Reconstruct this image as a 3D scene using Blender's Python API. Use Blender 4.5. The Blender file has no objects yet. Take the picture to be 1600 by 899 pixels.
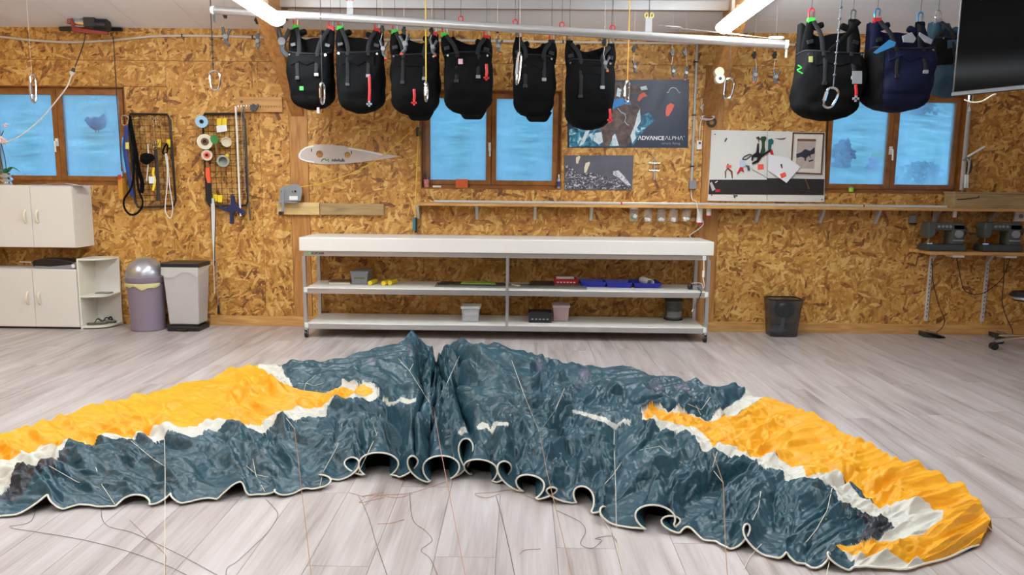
import bpy, bmesh, math, random
import numpy as np
from mathutils import Vector, Matrix
random.seed(7)
scene = bpy.context.scene
COL = scene.collection
# ------------------------------------------------------------------ camera
CAM_H, CAM_D, FPX = 1.40, 7.14, 1155.0
PITCH, YAW, ROLL = math.radians(7.9), math.radians(0.66), 0.0105
_fw = Vector((-math.sin(YAW)*math.cos(PITCH), math.cos(YAW)*math.cos(PITCH), -math.sin(PITCH)))
_r0 = Vector((math.cos(YAW), math.sin(YAW), 0)); _u0 = _r0.cross(_fw)
CR = _r0*math.cos(ROLL) + _u0*math.sin(ROLL); CU = _u0*math.cos(ROLL) - _r0*math.sin(ROLL)
CC = Vector((0, -CAM_D, CAM_H))
cd = bpy.data.cameras.new('camera'); cam = bpy.data.objects.new('camera', cd); COL.objects.link(cam)
cd.sensor_width = 36; cd.lens = 36*FPX/1600; cd.clip_start = 0.05; cd.clip_end = 400
_m = Matrix((CR, CU, -_fw)).transposed().to_4x4(); _m.translation = CC; cam.matrix_world = _m
scene.camera = cam
# ------------------------------------------------------------------ world, view
w = bpy.data.worlds.new('dusk_sky'); scene.world = w; w.use_nodes = True
bg = w.node_tree.nodes['Background']; bg.inputs[0].default_value = (0.26, 0.61, 1.0, 1); bg.inputs[1].default_value = 1.95
vs = scene.view_settings
vs.view_transform = 'Standard'; vs.look = 'None'; vs.gamma = 1; vs.use_curve_mapping = False; vs.exposure = -0.06
LAMP = 74.0      # strength of the ceiling tube diffusers
# pixel helpers: direction from the photo, distance from the plane a thing touches
def ray(u, v): return _fw*FPX + CR*(u-800) - CU*(v-449.5)
def P(u, v, Y=0.0): d = ray(u, v); return CC + d*((Y-CC.y)/d.y)
def F(u, v, Z=0.0): d = ray(u, v); return CC + d*((Z-CC.z)/d.z)
def mm(n, Y=0.0): return n*(CAM_D+Y)/FPX
# ------------------------------------------------------------------ materials
def lin(c):
    return tuple((x/255/12.92 if x/255 <= .04045 else ((x/255+.055)/1.055)**2.4) for x in c)
MATS = {}
def nd(nt, t, **kw):
    n = nt.nodes.new(t)
    for k, v in kw.items():
        if k.startswith('i_'): n.inputs[int(k[2:])].default_value = v
        else: setattr(n, k, v)
    return n
def newmat(name):
    m = bpy.data.materials.new(name); m.use_nodes = True
    nt = m.node_tree; b = nt.nodes['Principled BSDF']; return m, nt, b
def M(name, col, rough=.5, metal=0.0, var=.10, scale=25, bump=0.0, bscale=60, alpha=1, emit=0, trans=0, spec=.5):
    if name in MATS: return MATS[name]
    m, nt, b = newmat(name); L = nt.links
    c = lin(col)
    tc = nd(nt, 'ShaderNodeTexCoord'); no = nd(nt, 'ShaderNodeTexNoise'); no.inputs['Scale'].default_value = scale
    no.inputs['Detail'].default_value = 4
    L.new(tc.outputs['Object'], no.inputs['Vector'])
    mx = nd(nt, 'ShaderNodeMix', data_type='RGBA'); L.new(no.outputs['Fac'], mx.inputs[0])
    mx.inputs[6].default_value = tuple(x*(1-var) for x in c)+(1,); mx.inputs[7].default_value = tuple(min(1, x*(1+var)) for x in c)+(1,)
    L.new(mx.outputs[2], b.inputs['Base Color'])
    b.inputs['Roughness'].default_value = rough; b.inputs['Metallic'].default_value = metal
    b.inputs['Specular IOR Level'].default_value = spec
    b.inputs['Alpha'].default_value = alpha; b.inputs['Transmission Weight'].default_value = trans
    if emit: b.inputs['Emission Color'].default_value = c+(1,); b.inputs['Emission Strength'].default_value = emit
    if bump:
        n2 = nd(nt, 'ShaderNodeTexNoise'); n2.inputs['Scale'].default_value = bscale; L.new(tc.outputs['Object'], n2.inputs['Vector'])
        bp = nd(nt, 'ShaderNodeBump'); bp.inputs['Strength'].default_value = bump; bp.inputs['Distance'].default_value = .01
        L.new(n2.outputs['Fac'], bp.inputs['Height']); L.new(bp.outputs[0], b.inputs['Normal'])
    MATS[name] = m; return m
def ramp(nt, stops):
    r = nd(nt, 'ShaderNodeValToRGB'); e = r.color_ramp.elements
    while len(e) < len(stops): e.new(.5)
    for k, (p, c) in enumerate(stops): e[k].position = p; e[k].color = lin(c)+(1,)
    return r
def make_osb():
    m, nt, b = newmat('osb_board'); L = nt.links
    tc = nd(nt, 'ShaderNodeTexCoord'); oi = nd(nt, 'ShaderNodeObjectInfo')
    sc = nd(nt, 'ShaderNodeVectorMath', operation='SCALE'); sc.inputs[0].default_value = (37, 0, 53); L.new(oi.outputs['Random'], sc.inputs['Scale'])
    ad = nd(nt, 'ShaderNodeVectorMath', operation='ADD'); L.new(tc.outputs['Object'], ad.inputs[0]); L.new(sc.outputs[0], ad.inputs[1])
    wn = nd(nt, 'ShaderNodeTexNoise'); wn.inputs['Scale'].default_value = 9; wn.inputs['Detail'].default_value = 4; L.new(ad.outputs[0], wn.inputs['Vector'])
    ws = nd(nt, 'ShaderNodeVectorMath', operation='MULTIPLY_ADD'); L.new(wn.outputs['Color'], ws.inputs[0]); ws.inputs[1].default_value = (.05, .0, .05); L.new(ad.outputs[0], ws.inputs[2])
    prev = None
    for i, (a, sx, sz) in enumerate([(12, 9, 36), (68, 10, 40), (-52, 9, 34), (-18, 14, 52), (100, 13, 46)]):
        mp = nd(nt, 'ShaderNodeMapping'); mp.vector_type = 'TEXTURE'
        mp.inputs['Rotation'].default_value = (0, math.radians(a), 0); mp.inputs['Scale'].default_value = (1/sx, 1, 1/sz); mp.inputs['Location'].default_value = (i*3.3, 0, i*7.7)
        L.new(ws.outputs[0], mp.inputs['Vector'])
        vo = nd(nt, 'ShaderNodeTexVoronoi', voronoi_dimensions='3D'); vo.inputs['Scale'].default_value = 1; L.new(mp.outputs[0], vo.inputs['Vector'])
        sep = nd(nt, 'ShaderNodeSeparateColor'); L.new(vo.outputs['Color'], sep.inputs[0])
        if prev is None: prev = (sep.outputs[0], sep.outputs[1])
        else:
            gt = nd(nt, 'ShaderNodeMath', operation='GREATER_THAN'); L.new(sep.outputs[0], gt.inputs[0]); L.new(prev[0], gt.inputs[1])
            mxh = nd(nt, 'ShaderNodeMath', operation='MAXIMUM'); L.new(sep.outputs[0], mxh.inputs[0]); L.new(prev[0], mxh.inputs[1])
            mt = nd(nt, 'ShaderNodeMix', data_type='FLOAT'); L.new(gt.outputs[0], mt.inputs[0]); L.new(prev[1], mt.inputs[2]); L.new(sep.outputs[1], mt.inputs[3])
            prev = (mxh.outputs[0], mt.outputs[0])
    fn = nd(nt, 'ShaderNodeTexNoise'); fn.inputs['Scale'].default_value = 30; fn.inputs['Detail'].default_value = 6; L.new(ad.outputs[0], fn.inputs['Vector'])
    ln = nd(nt, 'ShaderNodeTexNoise'); ln.inputs['Scale'].default_value = 1.6; ln.inputs['Detail'].default_value = 2; L.new(ad.outputs[0], ln.inputs['Vector'])
    s1 = nd(nt, 'ShaderNodeMath', operation='MULTIPLY_ADD'); L.new(fn.outputs['Fac'], s1.inputs[0]); s1.inputs[1].default_value = .5; L.new(prev[1], s1.inputs[2])
    s2 = nd(nt, 'ShaderNodeMath', operation='MULTIPLY_ADD'); L.new(ln.outputs['Fac'], s2.inputs[0]); s2.inputs[1].default_value = .35; L.new(s1.outputs[0], s2.inputs[2])
    s3 = nd(nt, 'ShaderNodeMath', operation='SUBTRACT'); L.new(s2.outputs[0], s3.inputs[0]); s3.inputs[1].default_value = .42
    rp = ramp(nt, [(0.0, (114, 70, 26)), (.07, (150, 98, 41)), (.3, (178, 123, 52)), (.62, (193, 140, 64)), (.85, (207, 159, 84)), (1.0, (220, 178, 106))]); L.new(s3.outputs[0], rp.inputs[0])
    L.new(rp.outputs[0], b.inputs['Base Color']); b.inputs['Roughness'].default_value = .55
    bp = nd(nt, 'ShaderNodeBump'); bp.inputs['Strength'].default_value = .25; bp.inputs['Distance'].default_value = .004
    L.new(prev[0], bp.inputs['Height']); L.new(bp.outputs[0], b.inputs['Normal'])
    MATS['osb'] = m; return m
def make_wood(name, dark, mid, light, axis=(2, 18, 18), knots=True, rough=.5):
    m, nt, b = newmat(name); L = nt.links
    tc = nd(nt, 'ShaderNodeTexCoord'); oi = nd(nt, 'ShaderNodeObjectInfo')
    sc = nd(nt, 'ShaderNodeVectorMath', operation='SCALE'); sc.inputs[0].default_value = (31, 17, 23); L.new(oi.outputs['Random'], sc.inputs['Scale'])
    ad = nd(nt, 'ShaderNodeVectorMath', operation='ADD'); L.new(tc.outputs['Object'], ad.inputs[0]); L.new(sc.outputs[0], ad.inputs[1])
    mp = nd(nt, 'ShaderNodeMapping'); mp.inputs['Scale'].default_value = axis; L.new(ad.outputs[0], mp.inputs[0])
    no = nd(nt, 'ShaderNodeTexNoise'); no.inputs['Scale'].default_value = 1.5; no.inputs['Detail'].default_value = 6; no.inputs['Distortion'].default_value = .6; L.new(mp.outputs[0], no.inputs['Vector'])
    rp = ramp(nt, [(.3, dark), (.5, mid), (.72, light)]); L.new(no.outputs['Fac'], rp.inputs[0])
    L.new(rp.outputs[0], b.inputs['Base Color']); b.inputs['Roughness'].default_value = rough
    MATS[name] = m; return m
def make_floor():
    m, nt, b = newmat('laminate_plank'); L = nt.links
    tc = nd(nt, 'ShaderNodeTexCoord'); oi = nd(nt, 'ShaderNodeObjectInfo')
    sc = nd(nt, 'ShaderNodeVectorMath', operation='SCALE'); sc.inputs[0].default_value = (31, 47, 0); L.new(oi.outputs['Random'], sc.inputs['Scale'])
    ad = nd(nt, 'ShaderNodeVectorMath', operation='ADD'); L.new(tc.outputs['Object'], ad.inputs[0]); L.new(sc.outputs[0], ad.inputs[1])
    def streak(sx, sy, scale, det, dist):
        mp = nd(nt, 'ShaderNodeMapping'); mp.inputs['Scale'].default_value = (sx, sy, 1); L.new(ad.outputs[0], mp.inputs[0])
        no = nd(nt, 'ShaderNodeTexNoise'); no.inputs['Scale'].default_value = scale; no.inputs['Detail'].default_value = det; no.inputs['Distortion'].default_value = dist
        L.new(mp.outputs[0], no.inputs['Vector']); return no.outputs['Fac']
    a = streak(9, .9, 1.4, 5, .5); g = streak(60, 2.0, 1.2, 4, 1.0)
    mx = nd(nt, 'ShaderNodeMath', operation='MULTIPLY_ADD'); L.new(g, mx.inputs[0]); mx.inputs[1].default_value = .35; L.new(a, mx.inputs[2])
    m2 = nd(nt, 'ShaderNodeMath', operation='MULTIPLY_ADD'); L.new(oi.outputs['Random'], m2.inputs[0]); m2.inputs[1].default_value = .13; L.new(mx.outputs[0], m2.inputs[2])
    rp = ramp(nt, [(.48, (140, 128, 122)), (.64, (165, 154, 149)), (.8, (180, 171, 167)), (.98, (192, 185, 183))]); L.new(m2.outputs[0], rp.inputs[0])
    L.new(rp.outputs[0], b.inputs['Base Color']); b.inputs['Roughness'].default_value = .34
    bp = nd(nt, 'ShaderNodeBump'); bp.inputs['Strength'].default_value = .12; bp.inputs['Distance'].default_value = .002; L.new(g, bp.inputs['Height']); L.new(bp.outputs[0], b.inputs['Normal'])
    MATS['floor'] = m; return m
def make_fabric(name, lo, hi, rough, translucent=0.0):
    m, nt, b = newmat(name); L = nt.links
    tc = nd(nt, 'ShaderNodeTexCoord')
    no = nd(nt, 'ShaderNodeTexNoise'); no.inputs['Scale'].default_value = 5; no.inputs['Detail'].default_value = 5; L.new(tc.outputs['Object'], no.inputs['Vector'])
    mx = nd(nt, 'ShaderNodeMix', data_type='RGBA'); L.new(no.outputs['Fac'], mx.inputs[0]); mx.inputs[6].default_value = lin(lo)+(1,); mx.inputs[7].default_value = lin(hi)+(1,)
    L.new(mx.outputs[2], b.inputs['Base Color']); b.inputs['Roughness'].default_value = rough
    # crumple creases: pyramidal facets at two sizes on warped coordinates
    wn = nd(nt, 'ShaderNodeTexNoise'); wn.inputs['Scale'].default_value = 6; wn.inputs['Detail'].default_value = 3; L.new(tc.outputs['Object'], wn.inputs['Vector'])
    wv = nd(nt, 'ShaderNodeVectorMath', operation='MULTIPLY_ADD'); L.new(wn.outputs['Color'], wv.inputs[0]); wv.inputs[1].default_value = (.12, .12, .12); L.new(tc.outputs['Object'], wv.inputs[2])
    hs = []
    for sc_, wt in ((9, .8), (21, .5), (44, .25)):
        vo = nd(nt, 'ShaderNodeTexVoronoi'); vo.inputs['Scale'].default_value = sc_; L.new(wv.outputs[0], vo.inputs['Vector'])
        mu = nd(nt, 'ShaderNodeMath', operation='MULTIPLY'); L.new(vo.outputs['Distance'], mu.inputs[0]); mu.inputs[1].default_value = wt; hs.append(mu.outputs[0])
    a1 = nd(nt, 'ShaderNodeMath', operation='SUBTRACT'); L.new(hs[0], a1.inputs[0]); L.new(hs[1], a1.inputs[1])
    a2 = nd(nt, 'ShaderNodeMath', operation='ADD'); L.new(a1.outputs[0], a2.inputs[0]); L.new(hs[2], a2.inputs[1])
    bp = nd(nt, 'ShaderNodeBump'); bp.inputs['Strength'].default_value = .42 if translucent == 0 else .25; bp.inputs['Distance'].default_value = .022; L.new(a2.outputs[0], bp.inputs['Height']); L.new(bp.outputs[0], b.inputs['Normal'])
    if translucent:
        tr = nd(nt, 'ShaderNodeBsdfTranslucent'); L.new(mx.outputs[2], tr.inputs[0]); ms = nd(nt, 'ShaderNodeMixShader'); ms.inputs[0].default_value = translucent
        out = nt.nodes['Material Output']; L.new(b.outputs[0], ms.inputs[1]); L.new(tr.outputs[0], ms.inputs[2]); L.new(ms.outputs[0], out.inputs[0])
    MATS[name] = m; return m
def make_print(name, stops, scale, detail=8, dist=1.0, mp_=(1, 1, 1)):
    m, nt, b = newmat(name); L = nt.links; tc = nd(nt, 'ShaderNodeTexCoord')
    mp = nd(nt, 'ShaderNodeMapping'); mp.inputs['Scale'].default_value = mp_; L.new(tc.outputs['Object'], mp.inputs[0])
    no = nd(nt, 'ShaderNodeTexNoise'); no.inputs['Scale'].default_value = scale; no.inputs['Detail'].default_value = detail; no.inputs['Distortion'].default_value = dist
    L.new(mp.outputs[0], no.inputs['Vector']); rp = ramp(nt, stops); L.new(no.outputs['Fac'], rp.inputs[0]); L.new(rp.outputs[0], b.inputs['Base Color']); b.inputs['Roughness'].default_value = .5
    MATS[name] = m; return m
def make_glass():
    m, nt, b = newmat('window_glass'); L = nt.links; out = nt.nodes['Material Output']
    tr = nd(nt, 'ShaderNodeBsdfTransparent'); tr.inputs[0].default_value = (.96, .98, 1, 1)
    gl = nd(nt, 'ShaderNodeBsdfGlossy'); gl.inputs['Roughness'].default_value = .05
    tl = nd(nt, 'ShaderNodeBsdfTranslucent'); tl.inputs[0].default_value = (.85, .93, 1, 1)
    tc = nd(nt, 'ShaderNodeTexCoord'); no = nd(nt, 'ShaderNodeTexNoise'); no.inputs['Scale'].default_value = 3; no.inputs['Detail'].default_value = 5; L.new(tc.outputs['Object'], no.inputs['Vector'])
    # condensation haze, with a pale glow put in towards the pane edges
    ge = tc.outputs['Generated']; sp = nd(nt, 'ShaderNodeSeparateXYZ'); L.new(ge, sp.inputs[0])
    def edge(o):
        a = nd(nt, 'ShaderNodeMath', operation='SUBTRACT'); L.new(o, a.inputs[0]); a.inputs[1].default_value = .5
        c = nd(nt, 'ShaderNodeMath', operation='ABSOLUTE'); L.new(a.outputs[0], c.inputs[0]); return c.outputs[0]
    def rng(o, a, hi):
        mr = nd(nt, 'ShaderNodeMapRange', interpolation_type='SMOOTHERSTEP'); L.new(o, mr.inputs[0]); mr.inputs[1].default_value = a; mr.inputs[2].default_value = .52; mr.inputs[3].default_value = 0; mr.inputs[4].default_value = hi; return mr.outputs[0]
    ad_ = nd(nt, 'ShaderNodeMath', operation='ADD'); L.new(rng(edge(sp.outputs[0]), -.08, .55), ad_.inputs[0]); L.new(rng(edge(sp.outputs[2]), -.02, .38), ad_.inputs[1])
    no.inputs['Scale'].default_value = 2.2
    mu = nd(nt, 'ShaderNodeMath', operation='MULTIPLY_ADD', use_clamp=True); L.new(ad_.outputs[0], mu.inputs[0]); L.new(no.outputs['Fac'], mu.inputs[1]); mu.inputs[2].default_value = .06
    m1 = nd(nt, 'ShaderNodeMixShader'); L.new(mu.outputs[0], m1.inputs[0]); L.new(tr.outputs[0], m1.inputs[1]); L.new(tl.outputs[0], m1.inputs[2])
    m2 = nd(nt, 'ShaderNodeMixShader'); m2.inputs[0].default_value = .05; L.new(m1.outputs[0], m2.inputs[1]); L.new(gl.outputs[0], m2.inputs[2])
    L.new(m2.outputs[0], out.inputs[0]); MATS['glass'] = m; return m
def make_clear(name, col, f):
    m, nt, b = newmat(name); L = nt.links; out = nt.nodes['Material Output']
    tr = nd(nt, 'ShaderNodeBsdfTransparent'); b.inputs['Base Color'].default_value = lin(col)+(1,); b.inputs['Roughness'].default_value = .15
    ms = nd(nt, 'ShaderNodeMixShader'); ms.inputs[0].default_value = f; L.new(tr.outputs[0], ms.inputs[1]); L.new(b.outputs[0], ms.inputs[2]); L.new(ms.outputs[0], out.inputs[0])
    MATS[name] = m; return m
OSB = make_osb(); FLOOR = make_floor(); GLASS = make_glass()
PINE = make_wood('pine', (172, 122, 62), (196, 146, 84), (212, 168, 104))
PINEV = make_wood('pine_vertical', (150, 98, 44), (176, 122, 62), (194, 142, 80), axis=(18, 18, 2))
PINEY = make_wood('pine_beam', (150, 98, 44), (172, 118, 60), (190, 138, 78), axis=(18, 2, 18))
RAW = make_wood('raw_pine', (190, 160, 104), (212, 182, 124), (224, 198, 144))
GREYW = make_wood('weathered_pine', (140, 116, 78), (164, 136, 92), (180, 152, 108))
WFRAME = make_wood('window_wood', (120, 72, 28), (142, 88, 36), (158, 102, 46), axis=(6, 6, 6), rough=.35)
WHITE = M('white_laminate', (226, 222, 214), .4, var=.02)
WHITE2 = M('white_plastic', (228, 226, 220), .4, var=.03)
CREAM = M('cream_plastic', (226, 218, 190), .4, var=.03)
ALU = M('aluminium', (196, 196, 196), .32, .85, var=.06, scale=8)
STEEL = M('polished_steel', (214, 214, 214), .15, 1, var=.03)
BLACK = M('black_nylon', (11, 11, 12), .85, var=.25, bump=.15, bscale=120, spec=.12)
BLACKG = M('black_gloss', (8, 8, 9), .10, var=.1, spec=.02)
BLACKP = M('black_plastic', (28, 28, 30), .4, var=.15)
STRAP = M('charcoal_webbing', (34, 34, 36), .8, var=.2, scale=90, spec=.2)
GREY = M('grey_plastic', (136, 138, 142), .4, var=.05)
DGREY = M('dark_grey_plastic', (74, 78, 84), .45, var=.1)
RED = M('red_plastic', (196, 36, 40), .4, var=.05)
LIME = M('lime_webbing', (60, 206, 70), .5, var=.05)
YELLOW = M('yellow_plastic', (238, 208, 40), .5, var=.06)
ORANGE = M('orange_plastic', (232, 92, 48), .5, var=.05)
BLUE = M('blue_plastic', (40, 48, 168), .4, var=.08)
NAVY = M('navy_fabric', (16, 20, 46), .75, var=.2, bump=.1, spec=.15)
CORD = M('white_cord', (222, 212, 190), .7, var=.05)
PAPER = M('paper', (234, 234, 236), .7, var=.02)
GREEN = M('green_metal', (52, 128, 60), .4, var=.1)
BRASSY = M('yellow_cord', (226, 194, 70), .6, var=.05)
BRONZE = M('brown_line', (170, 128, 88), .6, var=.1)
CLEARG = make_clear('door_glass', (235, 240, 245), .06)
CLEAR = make_clear('clear_plastic', (220, 225, 228), .28)
# ------------------------------------------------------------------ mesh builder
ORG = {}
def rotm(rx=0, ry=0, rz=0):
    from mathutils import Euler
    return Euler((math.radians(rx), math.radians(ry), math.radians(rz))).to_matrix()
class B:
    def __init__(s): s.v = []; s.f = []
    def add(s, vs, fs):
        n = len(s.v); s.v += [Vector(p) for p in vs]; s.f += [tuple(i+n for i in f) for f in fs]; return s
    def box(s, c, d, R=None):
        c = Vector(c); o = []
        for x in (-.5, .5):
            for y in (-.5, .5):
                for z in (-.5, .5):
                    q = Vector((x*d[0], y*d[1], z*d[2])); o.append(c + (R @ q if R else q))
        return s.add(o, [(0, 1, 3, 2), (4, 6, 7, 5), (0, 4, 5, 1), (2, 3, 7, 6), (0, 2, 6, 4), (1, 5, 7, 3)])
    def bb(s, x0, x1, y0, y1, z0, z1): return s.box(((x0+x1)/2, (y0+y1)/2, (z0+z1)/2), (abs(x1-x0), abs(y1-y0), abs(z1-z0)))
    def cyl(s, a, b, r, r2=None, n=14): return s.tube([a, b], r, n, r2=r2)
    def tube(s, pts, r, n=6, closed=False, r2=None, flat=1.0, ref=None):
        pts = [Vector(p) for p in pts]; N = len(pts); rings = []
        up = Vector(ref) if ref else Vector((0, 0, 1))
        prev = None
        for i, p in enumerate(pts):
            if closed: t = pts[(i+1) % N]-pts[i-1]
            else: t = pts[min(i+1, N-1)]-pts[max(i-1, 0)]
            if t.length < 1e-9: t = Vector((0, 0, 1))
            t.normalize()
            if prev is None or ref:
                a = up if abs(t.dot(up)) < .95 else Vector((1, 0, 0)); nrm = (a - t*a.dot(t)).normalized()
            else:
                nrm = prev - t*prev.dot(t)
                nrm = nrm.normalized() if nrm.length > 1e-6 else t.orthogonal().normalized()
            prev = nrm; bn = t.cross(nrm)
            rr = r if not callable(r) else r(i/(max(N-1, 1)))
            if r2 is not None and not closed: rr = r + (r2-r)*i/(N-1)
            rings.append([p + (nrm*math.cos(2*math.pi*k/n)*flat + bn*math.sin(2*math.pi*k/n))*rr for k in range(n)])
        vs = [q for g in rings for q in g]; fs = []
        for i in range(N if closed else N-1):
            j = (i+1) % N
            for k in range(n): fs.append((i*n+k, i*n+(k+1) % n, j*n+(k+1) % n, j*n+k))
        if not closed: fs += [tuple(range(n-1, -1, -1)), tuple((N-1)*n+k for k in range(n))]
        return s.add(vs, fs)
    def lathe(s, prof, c, R=None, n=20, sx=1, sy=1):
        c = Vector(c); vs = []; fs = []
        for (r, z) in prof:
            for k in range(n):
                q = Vector((r*sx*math.cos(2*math.pi*k/n), r*sy*math.sin(2*math.pi*k/n), z)); vs.append(c + (R @ q if R else q))
        for i in range(len(prof)-1):
            for k in range(n): fs.append((i*n+k, i*n+(k+1) % n, (i+1)*n+(k+1) % n, (i+1)*n+k))
        if prof[0][0] > 1e-5: fs.append(tuple(range(n-1, -1, -1)))
        if prof[-1][0] > 1e-5: fs.append(tuple((len(prof)-1)*n+k for k in range(n)))
        return s.add(vs, fs)
    def prism(s, pts, d):
        pts = [Vector(p) for p in pts]; d = Vector(d); n = len(pts)
        return s.add(pts+[p+d for p in pts], [tuple(range(n)), tuple(range(2*n-1, n-1, -1))]+[(i, i+n, (i+1) % n+n, (i+1) % n) for i in range(n)])
    def slab(s, px, Y=0.0, th=.004): return s.prism([P(u, v, Y-th) for u, v in px], (0, th, 0))
    def sph(s, c, r, nu=14, nv=9, R=None):
        r = (r, r, r) if not hasattr(r, '__len__') else r
        prof = [(math.sin(math.pi*i/nv), -math.cos(math.pi*i/nv)) for i in range(nv+1)]
        c = Vector(c); vs = []; fs = []
        for (a, z) in prof:
            for k in range(nu):
                q = Vector((a*math.cos(2*math.pi*k/nu)*r[0], a*math.sin(2*math.pi*k/nu)*r[1], z*r[2])); vs.append(c+(R @ q if R else q))
        for i in range(nv):
            for k in range(nu): fs.append((i*nu+k, i*nu+(k+1) % nu, (i+1)*nu+(k+1) % nu, (i+1)*nu+k))
        return s.add(vs, fs)
    def wire_rect(s, pts, r, n=6): return s.tube(pts, r, n, closed=True)
    def build(s, name, mat, parent=None, label=None, smooth=False, bev=0, org=None, kind=None):
        if parent is not None: o0 = ORG[parent.name]
        elif org is not None: o0 = Vector(org)
        else:
            lo = [min(p[i] for p in s.v) for i in range(3)]; hi = [max(p[i] for p in s.v) for i in range(3)]
            o0 = Vector(((lo[0]+hi[0])/2, (lo[1]+hi[1])/2, lo[2]))
        me = bpy.data.meshes.new(name); me.from_pydata([tuple(p-o0) for p in s.v], [], s.f)
        bm = bmesh.new(); bm.from_mesh(me); bmesh.ops.remove_doubles(bm, verts=bm.verts, dist=1e-6); bmesh.ops.recalc_face_normals(bm, faces=bm.faces)
        if smooth:
            for fc in bm.faces: fc.smooth = True
            for e in bm.edges:
                if len(e.link_faces) == 2 and e.calc_face_angle(0) > math.radians(38): e.smooth = False
        bm.to_mesh(me); bm.free()
        me.materials.append(mat)
        ob = bpy.data.objects.new(name, me); COL.objects.link(ob); ORG[ob.name] = o0
        if parent is not None: ob.parent = parent
        else: ob.location = o0
        if bev:
            md = ob.modifiers.new('bevel', 'BEVEL'); md.width = bev; md.segments = 2; md.limit_method = 'ANGLE'
        if label: ob['label'] = label
        if kind: ob['kind'] = kind
        return ob
def tag(o, label, cat, group=None):
    o['label'] = label; o['category'] = cat
    if group: o['group'] = group
    return o
def thing(name, label, cat, loc, group=None):
    o = bpy.data.objects.new(name, None); COL.objects.link(o); o.location = loc; o.empty_display_size = .1; ORG[o.name] = Vector(loc)
    return tag(o, label, cat, group)
def struct(name, loc=None, b=None, mat=None, **kw):
    if b is None:
        o = bpy.data.objects.new(name, None); COL.objects.link(o); o.location = loc; ORG[o.name] = Vector(loc)
    else: o = b.build(name, mat, org=loc, **kw)
    o['kind'] = 'structure'; return o
def text(s, size, pos, mat, parent, name='lettering', width=None, ext=.0006, shear=0, rot=0, offset=0.0):
    cu = bpy.data.curves.new('t', 'FONT'); cu.body = s; cu.size = size; cu.extrude = ext; cu.shear = shear; cu.align_x = 'LEFT'; cu.offset = offset; cu.resolution_u = 2
    ob = bpy.data.objects.new('t', cu); COL.objects.link(ob)
    dg = bpy.context.evaluated_depsgraph_get(); me = bpy.data.meshes.new_from_object(ob.evaluated_get(dg)); bpy.data.objects.remove(ob)
    xs = [v.co.x for v in me.vertices]; k = 1 if not width else width/(max(xs)-min(xs)); x0 = min(xs)
    R = rotm(90, 0, 0); Rr = rotm(0, -rot, 0)
    for v in me.vertices:
        q = Vector(((v.co.x-x0)*k, v.co.y, v.co.z)); v.co = Rr @ (R @ q) + Vector(pos) - ORG[parent.name]
    me.materials.clear(); me.materials.append(mat); me.name = name
    o = bpy.data.objects.new(name, me); COL.objects.link(o); o.parent = parent; ORG[o.name] = ORG[parent.name]; return o
def bez(pts, n=8):
    pts = [Vector(p) for p in pts]; out = []
    Q = [pts[0]*2-pts[1]]+pts+[pts[-1]*2-pts[-2]]
    for i in range(1, len(Q)-2):
        a, b, c, d = Q[i-1:i+3]
        for k in range(n):
            t = k/n; out.append(.5*((2*b)+(c-a)*t+(2*a-5*b+4*c-d)*t*t+(3*b-a-3*c+d)*t**3))
    out.append(pts[-1]); return out
def ZC(y): return 2.82 + (.20*(-y) if y > -5.2 else .20*5.2 - .2*(-y-5.2))    # ceiling height
# ================================================================== STRUCTURE
XL, XR, YB = -5.9, 6.3, -10.4
floor = struct('floor', (0, -5, 0), B().bb(XL, XR, YB, .25, -.06, -.008), FLOOR)
# planks run towards the wall; each one the photo shows is a piece
PW, PL = .232, 1.38
plank_me = None; x = XL+.02; row = 0
def plank(x, y0, y1):
    global plank_me
    full = abs((y1-y0)-PL) < 1e-4
    if full and plank_me: me = plank_me
    else:
        bm = bmesh.new(); bmesh.ops.create_cube(bm, size=1)
        bmesh.ops.scale(bm, vec=(PW-.0016, (y1-y0)-.0016, .0082), verts=bm.verts); bmesh.ops.translate(bm, vec=(0, 0, -.0041), verts=bm.verts)
        me = bpy.data.meshes.new('plank'); bm.to_mesh(me); bm.free(); me.materials.append(FLOOR)
        if full: plank_me = me
    o = bpy.data.objects.new('plank', me); COL.objects.link(o); o.parent = floor; o.location = Vector((x+PW/2, (y0+y1)/2, 0))-Vector((0, -5, 0))
rest = B(); npl = 0
while x < XR-PW:
    off = (row*0.47) % 1.0 * PL; y1 = .02
    first = True
    while y1 > YB+.3:
        y0 = max(y1-(PL if not first else max(.25, off)), YB+.2); first = False
        yc = (y0+y1)/2; lim = .76*(yc+CAM_D)+.25
        if y0 > -5.3 and abs(x+PW/2) < lim and npl < 298: plank(x, y0, y1); npl += 1
        else: rest.bb(x+.0008, x+PW-.0008, y0+.0008, y1-.0008, -.0082, 0)
        y1 = y0
    x += PW; row += 1
r_ = rest.build('plank_field', FLOOR, floor); r_['kind'] = 'stuff'
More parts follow.
